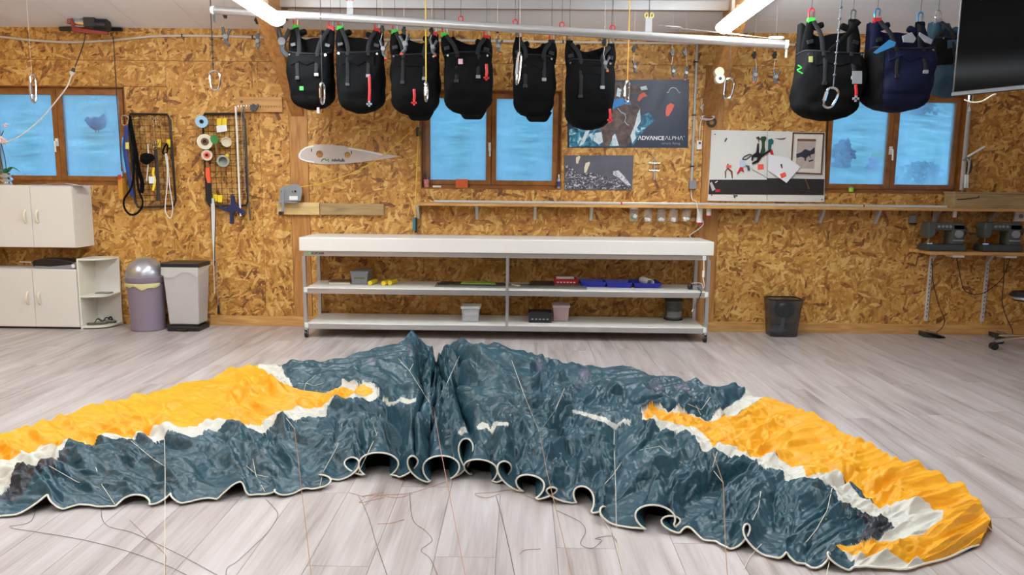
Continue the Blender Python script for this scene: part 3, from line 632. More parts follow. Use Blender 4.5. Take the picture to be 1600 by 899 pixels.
TEALM = make_fabric('teal_ripstop', (24, 52, 61), (43, 80, 93), .40); YELM = make_fabric('yellow_ripstop', (238, 158, 10), (248, 178, 26), .5, .2); WHM = make_fabric('white_ripstop', (204, 199, 184), (216, 213, 202), .5, .15); BLM = make_fabric('black_ripstop', (34, 34, 38), (50, 50, 56), .45)
fabric(0, 'teal_fabric', TEALM, 'dark teal crumpled ripstop fabric')
for side, fn in (('left', lambda s_: s_ < .45), ('right', lambda s_: s_ >= .45)):
    fabric(1, 'yellow_fabric', YELM, 'bright yellow ripstop fabric', fn); fabric(2, 'white_fabric', WHM, 'white ripstop band', fn); fabric(3, 'black_fabric', BLM, 'black ripstop patch', fn)
fabric(5, 'white_fabric', WHM, 'white strip at the wing tip')
for k in range(nst): fabric(40+k, 'white_stripe', WHM, 'thin white inlaid stripe')
MYM = make_fabric('mylar', (66, 72, 88), (86, 88, 104), .4)
for k in range(len(MYLAR)): fabric(20+k, 'mylar_patch', MYM, 'grey reinforcement patch on the leading edge')
# lower surface, lying on the floor inside the open trailing edge
us = B(); J = list(range(0, NS, 10)); I = [int(q) for q in np.linspace(16, int(NT*.9), 14)]
us.add([(X[i, j], Y[i, j]+(.02 if i == 16 else 0), .0035) for i in I for j in J], [(a_*len(J)+b_, a_*len(J)+b_+1, (a_+1)*len(J)+b_+1, (a_+1)*len(J)+b_) for a_ in range(len(I)-1) for b_ in range(len(J)-1)])
us.build('lower_surface', M('dark_ripstop', (26, 38, 46), .6), wing, label='dark lower surface of the wing')
tape = B().tube([(X[0, j], Y[0, j], Z[0, j]) for j in range(0, NS)], .0042, 5)
tape.build('edge_tape', M('edge_tape', (222, 216, 200), .6), wing, label='off white binding tape along the trailing edge', smooth=True)
ZT = [Z, X, Y]
def onwing(u, v):
    """nearest wing surface point that the photo shows at this pixel"""
    pu, pv = proj(X, Y, Z); d = (pu-u)**2+(pv-v)**2; k = np.unravel_index(np.argmin(np.where(d < 30, d-0.0, d+50)), d.shape)
    return Vector((X[k], Y[k], Z[k]+.006))
def line_px(pts, r=.0013, mat=CORD, lift=.0):
    out = []
    for (u, v, m_) in pts:
        out.append(onwing(u, v)+Vector((0, 0, lift)) if m_ == 'w' else F(u, v, m_))
    B().tube(out, r, 5).build('suspension_line', mat, wing)
LROSE = M('rose_line', (190, 130, 110), .6)
line_px([(258, 690, 'w'), (258, 740, .16), (257, 899, .10)])
line_px([(460, 672, 'w'), (466, 720, .20), (487, 905, .12)], mat=BRONZE); line_px([(447, 655, 'w'), (460, 672, 'w')]); line_px([(464, 655, 'w'), (460, 672, 'w')])
line_px([(678, 641, 'w'), (688, 700, .26), (728, 905, .12)], mat=LROSE); line_px([(622, 562, 'w'), (640, 580, .30), (678, 641, 'w')]); line_px([(718, 558, 'w'), (698, 600, .30), (678, 641, 'w')]); line_px([(650, 560, 'w'), (640, 580, .30)])
line_px([(843, 677, 'w'), (855, 740, .22), (895, 905, .12)], mat=BRONZE); line_px([(800, 565, 'w'), (820, 620, .28), (843, 677, 'w')]); line_px([(888, 595, 'w'), (868, 640, .28), (843, 677, 'w')]); line_px([(925, 608, 'w'), (905, 604, 'w'), (888, 600, 'w')])
line_px([(1112, 705, 'w'), (1130, 755, .14), (1134, 860, .10), (1137, 905, .08)], .0016, BRONZE); line_px([(1120, 708, 'w'), (1113, 735, 'w'), (1130, 755, .14)]); line_px([(960, 672, 'w'), (960, 700, 'w'), (962, 760, .12), (963, 830, .02)])
line_px([(1082, 625, 'w'), (1095, 650, 'w')]); line_px([(1110, 622, 'w'), (1095, 642, 'w'), (1075, 633, 'w')]); line_px([(493, 588, 'w'), (478, 600, 'w'), (475, 612, 'w')]); line_px([(505, 600, 'w'), (490, 604, 'w'), (478, 600, 'w')])
line_px([(535, 665, 'w'), (527, 700, 'w'), (505, 740, 'w'), (500, 765, 'w')]); line_px([(590, 678, 'w'), (575, 710, 'w'), (556, 748, 'w')]); line_px([(580, 655, 'w'), (588, 678, 'w'), (594, 650, 'w')])
line_px([(130, 685, 'w'), (150, 735, 'w'), (160, 760, 'w'), (184, 795, 'w')]); line_px([(78, 730, 'w'), (120, 755, 'w'), (155, 765, 'w')]); line_px([(205, 690, 'w'), (240, 720, 'w'), (256, 730, 'w')]); line_px([(395, 720, 'w'), (400, 745, 'w'), (415, 770, 'w')]); line_px([(385, 730, 'w'), (402, 745, 'w'), (420, 748, 'w')])
line_px([(1300, 765, 'w'), (1292, 800, 'w'), (1275, 830, 'w'), (1260, 850, 'w')]); line_px([(1310, 790, 'w'), (1290, 815, 'w')]); line_px([(1188, 770, 'w'), (1186, 795, 'w'), (1175, 815, 'w')]); line_px([(1065, 725, 'w'), (1030, 700, 'w'), (1000, 705, 'w')]); line_px([(970, 725, 'w'), (958, 745, 'w'), (945, 760, 'w')])
line_px([(930, 772, 'w'), (925, 770, 'w'), (927, 785, 'w'), (940, 810, .01), (965, 845, .003), (968, 870, .003), (974, 905, .003)]); line_px([(1190, 850, .03), (1172, 870, .003), (1162, 890, .003)], mat=CORD); line_px([(1296, 878, .03), (1290, 905, .003)])
fl = lambda pts, m=BRONZE, r=.0011: B().tube(bez([F(u, v, .003) for u, v in pts], 6), r, 4).build('suspension_line', m, wing)
DL = M('dark_line', (112, 96, 84), .6)
fl([(158, 795), (160, 812), (172, 824), (205, 832), (245, 850), (290, 872), (345, 902)], DL); fl([(58, 785), (48, 815), (15, 824), (60, 832), (130, 844), (200, 862), (260, 884), (300, 903)], DL); fl([(415, 780), (425, 790), (434, 805), (420, 830), (395, 855), (370, 878), (355, 888), (353, 903)], DL)
fl([(203, 813), (230, 840), (257, 866), (258, 880), (258, 903)]); fl([(560, 775), (568, 790), (577, 812), (588, 850), (606, 903)], DL); fl([(640, 770), (645, 812), (665, 830), (675, 845), (658, 860), (672, 873), (685, 903)], DL); fl([(775, 775), (782, 800), (795, 855), (805, 903)], DL)
fl([(645, 772), (620, 778), (590, 774), (565, 776), (600, 770)]); fl([(590, 819), (610, 818), (632, 812)]); fl([(780, 772), (760, 778), (742, 772), (770, 770), (800, 766), (830, 778), (850, 785)]); fl([(870, 798), (905, 815), (915, 830), (907, 850), (925, 857), (940, 845), (930, 842), (955, 838), (964, 848)], DL); fl([(812, 866), (820, 860), (845, 858)]); fl([(570, 790), (590, 775), (640, 771), (700, 752)]); fl([(545, 770), (570, 778), (562, 786), (600, 778)])
# ================================================================== CEILING LAMPS, HANGING TUBE, HARNESSES
DIFF, nt, b = newmat('lit_diffuser'); b.inputs['Base Color'].default_value = (.9, .9, .9, 1); b.inputs['Emission Color'].default_value = (.87, .95, 1.0, 1); b.inputs['Emission Strength'].default_value = LAMP
def tube_lamp(x, y0, y1, z, label):
    t = thing('ceiling_lamp', label, 'lamp', (x, (y0+y1)/2, z), 'tube lamps under the tie beams')
    pts = []
    for k in range(17):
        a = math.radians(-50+280*k/16); pts.append((x+.068*math.cos(a), y0, z+.02-.045*math.sin(a)))
    B().prism(pts, (0, y1-y0, 0)).build('diffuser', DIFF, t, smooth=True)
    B().bb(x-.03, x+.03, y1, y0, z+.05, z+.075).build('housing', WHITE2, t, bev=.004)
    for yy in (y0-.0, y1-.012): B().prism([(p[0], yy, p[2]) for p in [(x+.070*math.cos(math.radians(-50+280*k/16)), 0, z+.02-.047*math.sin(math.radians(-50+280*k/16))) for k in range(17)]], (0, .012, 0)).build('end_cap', WHITE2, t)
    for yy in (y0*.85+y1*.15, y0*.15+y1*.85): B().bb(x-.01, x+.01, yy-.01, yy+.01, z+.07, max(2.81, ZC(yy)+.01 if abs(x-PXL) > .2 and abs(x-PXR) > .2 else 2.81)).build('stem', ALU, t)
LX1, LX2 = P(432, 26, -1.05).x, P(1132, 40, -1.05).x
tube_lamp(LX1, -1.05, -2.55, 2.66, 'glowing tube lamp beside the wooden brace near the winch')
tube_lamp(LX2, -1.05, -2.55, 2.63, 'glowing tube lamp above the two white thread spools')
tube_lamp(PXL, -3.6, -5.1, 2.66, 'ceiling tube lamp next along the tie beam over the winch side')
tube_lamp(PXR, -3.6, -5.1, 2.66, 'ceiling tube lamp next along the tie beam over the banner side')
tube_lamp(PXL, -6.0, -7.5, 2.66, 'ceiling tube lamp at the far end of the tie beam from the windows')
tube_lamp(-4.7, -2.2, -3.7, 3.0, 'added ceiling tube lamp brightening the cabinet side of the room')  # unseen lamp, added to shift the light towards the cabinets
# long aluminium tube hung under the ceiling
TA, TB = P(333, 16, -1.0), P(1229, 70, -1.55)
tb = thing('hanging_tube', 'long aluminium tube hung on cords in front of the harnesses', 'tube', (TA+TB)/2)
b = B().cyl(TA, TB, .031, None, 20); b.build('pipe', ALU, tb, smooth=True)
dv = (TB-TA).normalized()
B().cyl(TB-dv*.012, TB+dv*.01, .034, None, 20).build('end_cap', WHITE2, tb, smooth=True); B().cyl(TA-dv*.01, TA+dv*.012, .034, None, 20).build('end_cap', WHITE2, tb, smooth=True)
B().bb(TB.x-.004, TB.x+.006, TB.y-.006, TB.y+.006, TB.z-.09, TB.z).build('end_hook', WHITE2, tb)
B().bb(TA.x-.0, TA.x+.012, TA.y-.006, TA.y+.006, TA.z-.09, TA.z).build('end_hook', DGREY, tb)
def on_tube(u):
    k = (u-333)/(1229-333); lo_, hi_ = 0., 1.
    for _ in range(30):
        m_ = (lo_+hi_)/2; q = TA+(TB-TA)*m_
        pu, pv = proj(np.array(q.x), np.array(q.y), np.array(q.z))
        if pu < u: lo_ = m_
        else: hi_ = m_
    return TA+(TB-TA)*lo_
for u in (547, 1013):
    q = on_tube(u); pl_ = B(); pl_.bb(q.x-.024, q.x+.024, q.y-.004, q.y+.004, q.z+.02, q.z+.14); pl_.build('hanger_plate', CLEAR, tb)
    B().tube([q+Vector((0, 0, .13)), (q.x, q.y, ZC(q.y)+.01)], .003, 5).build('hanger_cord', BLACKP, tb)
    c = B(); 
    for a in (-.02, .02): c.tube([q+Vector((a+.012*math.cos(k*math.pi/4), 0, .15+.018*math.sin(k*math.pi/4))) for k in range(8)], .004, 6, closed=True)
    c.build('shackle', RED if u < 700 else BRASSY, tb, smooth=True)
for u in (805, 878, 957, 720):
    q = on_tube(u); c = B(); c.tube([q+Vector((.018*math.cos(k*math.pi/5), 0, .045+.022*math.sin(k*math.pi/5))) for k in range(10)], .0045, 6, closed=True); c.build('shackle', RED, tb, smooth=True)
    B().tube([q+Vector((0, 0, .06)), (q.x, q.y, ZC(q.y)+.01)], .0018, 5).build('hanger_cord', BLACKP, tb)
q0, q1 = on_tube(1030), on_tube(1205)
q0 = q0+Vector((0, 0, .085)); B().tube([q0, on_tube(1045)+Vector((0, 0, .075)), on_tube(1075)+Vector((0, 0, .07)), q1+Vector((0, 0, .04))], .003, 6).build('tension_wire', STEEL, tb)
a_, c_ = on_tube(1040)+Vector((0, 0, .078)), on_tube(1064)+Vector((0, 0, .074)); B().cyl(a_, c_, .009, None, 10).build('turnbuckle', STEEL, tb, smooth=True)
cl = B(); q = on_tube(1213)+Vector((0, 0, .035)); cl.tube([q+Vector((.05*math.cos(k*math.pi/6), .02*math.sin(k*math.pi/6), .01)) for k in range(12)], .008, 6, closed=True); cl.build('cord_coil', WHITE2, tb, smooth=True)
# ---- thin wire strung below the tube, carrying the clamps
WY = -.55
wa, wb = P(334, 24, WY), P(1236, 92, WY)
def carab_pts(c, h, w_, tilt=0, yaw=0):
    R = rotm(0, tilt, yaw); out = []
    prof = [(-.30, .46), (-.05, .5), (.25, .47), (.45, .33), (.46, .05), (.34, -.3), (.16, -.46), (-.12, -.5), (-.36, -.42), (-.44, -.2), (-.44, .2), (-.42, .36)]
    return [c + R @ Vector((x*w_, 0, z*h)) for x, z in prof]
def carabiner(u, v0, v1, wpx, Y, label, cordm=BLACKP, tilt=0, yaw=0, coff=0, rope=.004, vtop=None, knots=0):
    top = P(u, v0, Y); bot = P(u, v1, Y); h = top.z-bot.z; w_ = mm(wpx, Y); c = (top+bot)/2
    t = thing('carabiner', label, 'carabiner', bot, 'carabiners dangling on cords')
    ct = Vector(carab_pts(c, h, w_, tilt, yaw)[1])
    ztop = ZC(Y)+.01
    tp = Vector((ct.x+coff, Y, ztop))
    cb = B().tube([ct-Vector((0, 0, .01)), tp], rope, 6); cb.build('cord', cordm, t)
    if knots:
        for i in range(knots): B().sph(ct+(tp-ct)*(.08+.07*i), .011, 8, 6).build('knot', cordm, t, smooth=True)
    pts = carab_pts(c, h, w_, tilt, yaw); r = max(.006, min(.0095, h*.06))
    B().tube(bez(pts+[pts[0]], 3)[:-1], r, 8, closed=True).build('body', STEEL, t, smooth=True)
    R = rotm(0, tilt, yaw); B().cyl(c+R @ Vector((-.44*w_, 0, -.22*h)), c+R @ Vector((-.44*w_, 0, .22*h)), r*1.5, None, 8).build('gate', STEEL, t, smooth=True)
carabiner(336, 111, 141, 17, -.9, 'steel carabiner on a knotted black cord over the wall near the brace', knots=5, tilt=-4)
carabiner(52, 117, 160, 9, -.9, 'narrow edge-on steel carabiner hanging before the window with the hen', rope=.001, cordm=CORD, yaw=70, tilt=0)
carabiner(504, 130, 162, 9, -1.15, 'steel carabiner dangling before the harness with the green tag', yaw=60, rope=.0025)
carabiner(666, 128, 158, 8, -1.15, 'steel carabiner on a doubled yellow cord before a harness', cordm=BRASSY, yaw=72, rope=.005)
carabiner(810, 82, 132, 10, -1.15, 'long steel carabiner on a pale cord before the harness over the window', cordm=CORD, yaw=60, tilt=8, rope=.002)
carabiner(980, 127, 160, 11, -1.15, 'steel carabiner on an orange cord before the sea banner', cordm=M('orange_cord', (224, 160, 60), .6), yaw=45, rope=.004)
carabiner(1139, 123, 154, 15, -1.1, 'steel carabiner on a black cord beside the white thread spools', tilt=3, rope=.0025)
carabiner(1298, 137, 169, 19, -1.78, 'large steel carabiner on a chain before the wide black harness', cordm=DGREY, tilt=14, coff=.03, knots=8)
carabiner(1516, 129, 172, 8, -2.6, 'steel carabiner on a pale cord before the hanging screen', cordm=CORD, yaw=70, rope=.003)
# ---- spring clamps
def clamp(u, v0, v1, Y, label, flip=1, tip=True, cordto=None, two=False, ang=18):
    t = P(u, v0, Y); bm_ = P(u, v1, Y); h = t.z-bm_.z; c = (t+bm_)/2
    o = thing('spring_clamp', label, 'clamp', bm_, 'spring clamps hung on pulleys')
    R = rotm(0, flip*ang, 0); R2 = rotm(0, -flip*ang*1.8, 0)
    a = B(); a.tube([c+R @ Vector((0, 0, .5*h)), c+R @ Vector((flip*.02*h, 0, .1*h)), c+R @ Vector((flip*.1*h, 0, -.25*h)), c+R @ Vector((0, 0, -.46*h))], lambda q: h*(.075-.02*q), 8); a.build('jaw', DGREY, o, smooth=True)
    a = B(); a.tube([c+R2 @ Vector((0, 0, .46*h)), c+R2 @ Vector((-flip*.02*h, 0, .1*h)), c+R2 @ Vector((-flip*.14*h, 0, -.2*h)), c+R @ Vector((-flip*.06*h, 0, -.46*h))], lambda q: h*(.075-.02*q), 8); a.build('jaw', DGREY, o, smooth=True)
    B().cyl(c+Vector((0, -.02, .02*h)), c+Vector((0, .02, .02*h)), .12*h, None, 12).build('pivot', GREY, o, smooth=True)
    if tip: B().sph(c+R @ Vector((-.02*h, 0, -.48*h)), (.10*h, .07*h, .06*h), 8, 6).build('jaw_tip', ORANGE, o, smooth=True)
    pv_ = cordto if cordto else v0-14
    q = P(u, pv_, Y)
    pb = B(); pb.cyl(q+Vector((-.01, -.014, 0)), q+Vector((-.01, .014, 0)), .018, None, 12); pb.bb(q.x-.016, q.x+.002, q.y-.016, q.y+.016, q.z-.03, q.z+.028); pb.build('pulley', BLACKP, o, smooth=True)
    B().tube([q, c+R @ Vector((0, 0, .48*h))], .002, 5).build('cord', CORD, o)
    B().tube([q+Vector((-.008, 0, .02)), (q.x-.008, Y, ZC(Y)+.01)], .0012, 4).build('hanging_line', CORD, o)
clamp(353, 42, 74, WY, 'dark spring clamp on a pulley left of the wooden brace', -1, False, 23)
clamp(403, 52, 78, WY, 'small dark spring clamp hanging against the wall beside the brace', 1, False, 32, ang=6)
clamp(441, 40, 92, -.7, 'dark spring clamp hanging beside the harness with the green tag', -1, False, 38)
clamp(599, 62, 92, -1.1, 'spring clamp with orange tip between two harnesses', -1, True, 46)
clamp(633, 52, 86, -1.1, 'spring clamp with orange tip before a harness, over its left strap', 1, True, 48)
clamp(676, 60, 88, -1.1, 'spring clamp with orange tip before a harness, beside the yellow cord', -1, True, 48)
clamp(779, 60, 85, -1.1, 'spring clamp with orange tip hanging above the window handle', -1, True, 46)
clamp(946, 86, 112, -1.1, 'spring clamp with orange tip before the longest harness', -1, True, 66)
clamp(992, 94, 116, WY, 'dark spring clamp above the sea banner beside the orange cord', -1, False, 76)
clamp(1052, 101, 123, WY, 'spring clamp with orange tip above the sea banner', -1, True, 82)
clamp(1072, 104, 125, WY, 'slim spring clamp at the corner of the sea banner', 1, True, 82, ang=5)
clamp(1180, 105, 130, WY, 'pair-like dark spring clamp hanging at the end of the aluminium tube', 1, True, 86, ang=8)
clamp(1212, 108, 134, WY, 'spring clamp with red tip on an orange cord by the tube end', -1, True, 86)
# ---- harnesses
def hcarab(o, q, h, col, loop):
    pts = [q+Vector((x*h*.62, 0, z*h)) for x, z in [(-.3, .45), (0, .52), (.32, .42), (.42, .1), (.3, -.4), (0, -.5), (-.34, -.4), (-.42, .1)]]
    B().tube(bez(pts+[pts[0]], 2)[:-1], h*.085, 6, closed=True).build('hook', col, o, smooth=True)
    B().cyl(q+Vector((.40*h*.62, 0, -.35*h)), q+Vector((.4*h*.62, 0, .25*h)), h*.11, None, 6).build('hook_gate', STEEL, o, smooth=True)
    B().box(q+Vector((0, 0, -h*.62)), (h*.75, .03, h*.5)).build('strap_loop', loop, o, bev=.003)
def harness(u0, u1, vt, vb, Y, label, loops, seed, hooks, mat=None, handle=None, extra=None, dep=.15, tuck=0.0, hv=None, apron=False, straps=True, cover=None):
    mat = mat or BLACK; rnd = random.Random(seed)
    a, b_ = P(u0, vt, Y), P(u1, vt, Y); bot = P((u0+u1)/2, vb, Y); xc, hw = (a.x+b_.x)/2, (b_.x-a.x)/2; zt, zb = a.z, bot.z; H = zt-zb
    o = thing('paragliding_harness', label, 'harness', (xc, Y, zb), 'paragliding harnesses hung in a row')
    # pod: lofted bag with a rounded base, soft dents
    rings = []; NR, NK = 20, 36
    for i in range(NR):
        s = i/(NR-1); z = zt - H*s
        wv = .95+.06*math.sin(min(1, s*1.4)*math.pi) if s < .7 else .98*math.sqrt(max(0.0, 1-((s-.70)/.305)**2.4))
        wv = max(wv, .12); dvv = (.62+.38*math.sin(min(1, s*1.15)*math.pi*.9)) if s < .72 else (.8*math.sqrt(max(.02, 1-((s-.72)/.29)**2)))
        ring = []
        for k in range(NK):
            th = 2*math.pi*k/NK; cx_, sy_ = math.cos(th), math.sin(th); e_ = .55
            x_ = hw*wv*math.copysign(abs(cx_)**e_, cx_); y_ = dep*dvv*math.copysign(abs(sy_)**e_, sy_)
            n_ = .010*math.sin(3*th+seed+s*7)+.008*math.sin(5*th-seed*2+s*13)+.006*math.sin(9*th+s*21+seed)
            ring.append(Vector((xc+x_*(1+n_*2), Y+y_*(1+n_*4)-.02*math.sin(s*6+seed), z+.012*math.sin(th*2+seed)*(1-s))))
        rings.append(ring)
    bm_ = B(); vs_ = [q for r in rings for q in r]; fs_ = [(i*NK+k, i*NK+(k+1) % NK, (i+1)*NK+(k+1) % NK, (i+1)*NK+k) for i in range(NR-1) for k in range(NK)]
    fs_.append(tuple(range((NR-1)*NK, NR*NK))); fs_.append(tuple(range(NK))[::-1]); bm_.add(vs_, fs_); pod = bm_.build('seat_pod', mat, o, smooth=True)
    def front(ux, s):
        i = min(NR-1, max(0, int(s*(NR-1)))); X_ = xc+hw*ux; best = min(rings[i][NK//2:], key=lambda q: abs(q.x-X_)); return Vector((X_, best.y-.006, zt-H*s))
    # top rim binding
    B().tube([q+Vector((0, 0, .004)) for q in rings[0]], .007, 6, closed=True).build('rim_binding', STRAP, o, smooth=True)
    hz = [P(uu, vv, Y) for uu, vv in hooks]
    up = (max(q.z for q in hz)-zt)
    # back panel rising between the straps
    bp = B(); n_ = 16; pr = []
    for i in range(n_+1):
        x_ = -1+2*i/n_; top = .50+.36*abs(x_)**2.2+.05*math.sin(seed+x_*5); pr.append((xc+x_*hw*.90, min(top, .84)))
    poly = [Vector((x_, Y+.03, zt+up*tp)) for x_, tp in pr]+[Vector((x_, Y+.03, zt-.06)) for x_, _ in reversed(pr)]
    bp.prism(poly, (0, .09, 0)); bp.build('back_panel', mat, o, bev=.015)
    for i, q in enumerate(hz):
        col, lp = loops[i]
        hh = .075; hcarab(o, q, hh, col, lp)
        if straps:
            sx = -1 if q.x < xc else 1
            e0 = Vector((xc+sx*hw*.76, Y+.0, zt-.04)); st = q+Vector((0, 0, -hh*.7)); md_ = (st+e0)/2+Vector((sx*.012, -.02, 0))
            B().tube(bez([st, md_, e0], 6), lambda t_: .030+.012*t_**.7, 12, flat=.5, ref=(0, 1, 0)).build('shoulder_strap', mat, o, smooth=True)
            e1 = Vector((xc+sx*hw*.40, Y-dep*.62, zt-.01)); B().tube(bez([st+Vector((-sx*.012, -.02, 0)), (st+e1)/2+Vector((-sx*.02, -.03, .0)), e1], 6), .017, 8, flat=.25, ref=(0, 1, 0)).build('riser_strap', STRAP, o, smooth=True)
            B().box(st+Vector((-sx*.055, -.005, -.035)), (.075, .05, .045), rotm(0, sx*22, 0)).build('strap_pad', mat, o, bev=.016)
            B().box((st*.45+e0*.55)+Vector((0, -.05, 0)), (.045, .016, .03), rotm(0, sx*15, 0)).build('strap_buckle', BLACKP, o, bev=.004)
        B().tube([q+Vector((0, 0, hh*.5)), (q.x, Y, ZC(Y)+.01)], .0016, 5).build('hanging_line', STRAP, o)
    # webbing down the front with a buckle
    for ux, s1 in ((-.42, .45+.1*rnd.random()), (.45, .40)):
        pts = [front(ux, s1*k/6) for k in range(7)]; B().tube(pts, .015, 8, flat=.25, ref=(0, 1, 0)).build('front_strap', STRAP, o, smooth=True)
        B().box(front(ux, s1), (.036, .012, .026)).build('buckle', BLACKP if ux < 0 else GREY, o, bev=.003)
    # folded flap under the rim
    fl_ = B(); fp = [front(x_, .06) for x_ in (-.7, -.35, 0, .35, .7)]; fq = [front(x_, .20+.04*math.sin(x_*9+seed)) for x_ in (-.7, -.35, 0, .35, .7)]
    fl_.prism([p+Vector((0, -.004, 0)) for p in fp]+[p+Vector((0, -.004, 0)) for p in reversed(fq)], (0, .008, 0)); fl_.build('front_flap', mat, o, bev=.003)
    for ux in (-.82, .80): B().cyl(front(ux, .03)+Vector((0, -.006, 0)), front(ux, .03)+Vector((0, .006, 0)), .009, None, 10).build('rivet', STEEL, o, smooth=True)
    if cover:
        k0, k1, i0, i1 = cover; cv = B(); ctr = Vector((xc, Y, 0)); cw = k1-k0+1
        cv.add([rings[i][k % NK]+Vector((rings[i][k % NK].x-xc, rings[i][k % NK].y-Y, 0)).normalized()*.007 for i in range(i0, i1) for k in range(k0, k1+1)], [(a_*cw+b2, a_*cw+b2+1, (a_+1)*cw+b2+1, (a_+1)*cw+b2) for a_ in range(i1-i0-1) for b2 in range(cw-1)]); cv.build('side_cover', BLACK, o, smooth=True)
    if handle:
        (hu, hv0, hv1, hm, knob) = handle; dd = Y-dep-.02
        p0, p1 = P(hu, hv0, dd), P(hu, hv1, dd); B().tube([p0, (p0+p1)/2+Vector((.004, -.004, 0)), p1+Vector((0, 0, .03))], .011, 8, flat=.35, ref=(0, 1, 0)).build('rescue_handle', hm, o, smooth=True)
        if knob: kb = B(); kb.box(p1+Vector((0, 0, .012)), (.045, .012, .016)); kb.box(p1+Vector((0, 0, .012)), (.016, .012, .045)); kb.build('handle_tag', knob, o, bev=.002)
    if apron:
        lp = B(); c = Vector((xc+.04, Y, zb)); lp.prism([c+Vector(q) for q in [(-.13, -.03, .05), (-.08, -.03, -.035), (.07, -.03, -.035), (.12, -.03, .05)]], (0, .06, 0)); lp.build('bottom_flap', mat, o, bev=.02)
    return o, front
RG = [(RED, LIME), (RED, RED)]
def mini(o, u0, v0, u1, v1, Y, m, name='tag', th=.006): return B().slab([(u0, v0), (u1, v0), (u1, v1), (u0, v1)], Y, th).build(name, m, o)
o, f_ = harness(452, 520, 86, 172, -.78, 'black harness with a small green tag on its front strap', RG, 1, [(462, 34), (517, 36)])
mini(o, 468, 135, 474, 141, -.95, LIME); mini(o, 495, 168, 499, 177, -.96, M('pink_tag', (226, 170, 180)), 'pull_tab')
o, f_ = harness(527, 600, 84, 178, -.78, 'black harness with a red pull handle ending in a grey cross', RG, 2, [(532, 35), (589, 39)], handle=(577, 118, 165, RED, GREY))
o, f_ = harness(611, 687, 88, 182, -.78, 'black harness with a red handle low on its front', RG, 3, [(617, 41), (678, 45)], handle=(647, 139, 163, RED, RED), apron=True)
o, f_ = harness(694, 770, 86, 180, -.78, 'black harness with a pink paper tag and a red handle at its side', RG, 4, [(695, 46), (760, 50)], handle=(760, 100, 124, RED, RED), apron=True)
mini(o, 716, 92, 723, 100, -.95, M('pink_tag', (226, 170, 180)), 'paper_tag')
o, f_ = harness(802, 868, 91, 184, -.78, 'plain black harness in front of the window pane beside the banner', [(DGREY, BLACK), (RED, STRAP)], 5, [(810, 53), (862, 57)], apron=True)
o, f_ = harness(884, 960, 98, 203, -.85, 'longest black harness, hanging before the sea banner', [(DGREY, BLACK), (DGREY, BLACK)], 6, [(890, 58), (955, 63)], handle=(953, 170, 190, RED, RED))
o, f_ = harness(1246, 1345, 86, 189, -1.45, 'wide black harness with lime straps beside the blue one', [(RED, LIME), (DGREY, BLACK)], 7, [(1268, 22), (1333, 24)], dep=.2, handle=(1337, 132, 157, RED, GREY))
sl = B().tube(bez([P(u, v, -1.68) for u, v in [(1343, 33), (1316, 62), (1296, 80)]], 6), .018, 8, flat=.3, ref=(0, 1, 0)); sl.build('cross_strap', BLACK, o, smooth=True)
mini(o, 1332, 111, 1347, 131, -1.66, GREY, 'grey_pocket'); lm = B().tube(bez([P(u, v, -1.66) for u, v in [(1247, 102), (1252, 106), (1246, 110), (1254, 115)]], 4), .005, 6); lm.build('lime_webbing', LIME, o, smooth=True)
mini(o, 1264, 88, 1270, 97, -1.66, M('olive_label', (150, 150, 90)), 'label_patch')
o, f_ = harness(1356, 1452, 80, 176, -1.5, 'navy blue harness with light blue trim next to the hanging screen', [(M('blue_hook', (70, 140, 190), .3, .5), RED), (M('blue_hook', (70, 140, 190), .3, .5), BLACK)], 8, [(1371, 22), (1438, 28)], mat=NAVY, dep=.22, cover=(16, 23, 0, 18))
B().slab([(1365, 82), (1390, 62), (1400, 66), (1398, 72), (1370, 84)], -1.72, .008).build('blue_trim', M('sky_trim', (50, 124, 176), .6), o)
B().slab([(1410, 56), (1425, 50), (1432, 60), (1428, 67), (1412, 66)], -1.72, .01).build('grey_pad', GREY, o, bev=.003); B().slab([(1437, 50), (1458, 62), (1455, 69), (1446, 66), (1436, 55)], -1.72, .01).build('grey_pad', GREY, o, bev=.003)
TEALD = M('petrol_fabric', (28, 62, 80), .7, var=.2)
o, f_ = harness(1456, 1520, 62, 153, -1.2, 'petrol blue harness half hidden behind the hanging screen', [(STEEL, GREY), (STEEL, BLACK)], 9, [(1466, 24), (1508, 30)], mat=TEALD, dep=.2, cover=(16, 34, 0, 10))
# ---- hanging screen
YS = -2.75
pa, pb_, pc, pd = P(1487, 150, YS), P(1608, 136, YS-.35), None, None
d_ = (pb_-pa); d_.z = 0; d_.normalize(); nrm = Vector((-d_.y, d_.x, 0)); W_, H_ = 1.15, .66
tv = thing('hanging_screen', 'large black glossy screen hung from the ceiling', 'screen', pa)
def quad(off0, off1, x0, x1, z0, z1):
    pts = [pa+d_*x0+Vector((0, 0, z0)), pa+d_*x1+Vector((0, 0, z0)), pa+d_*x1+Vector((0, 0, z1)), pa+d_*x0+Vector((0, 0, z1))]
    return B().prism([p+nrm*off0 for p in pts], nrm*(off1-off0))
quad(.0, .05, 0, W_, 0, H_).build('casing', BLACKP, tv, bev=.004)
quad(-.003, .002, .012, W_-.012, .022, H_-.012).build('display', BLACKG, tv)
quad(-.005, .0, 0, W_, .0, .018).build('bezel', M('bezel_grey', (70, 74, 80), .3), tv)
for x_ in (.35, .8): q = pa+d_*x_+nrm*.03+Vector((0, 0, H_-.02)); B().tube([q, (q.x, q.y, ZC(q.y)+.01)], .012, 8).build('ceiling_rod', DGREY, tv)
B().tube(bez([P(u, v, YS-.2) for u, v in [(1507, 156), (1520, 160), (1535, 158), (1550, 149), (1556, 147)]], 4), .004, 5).build('cable', CORD, tv)
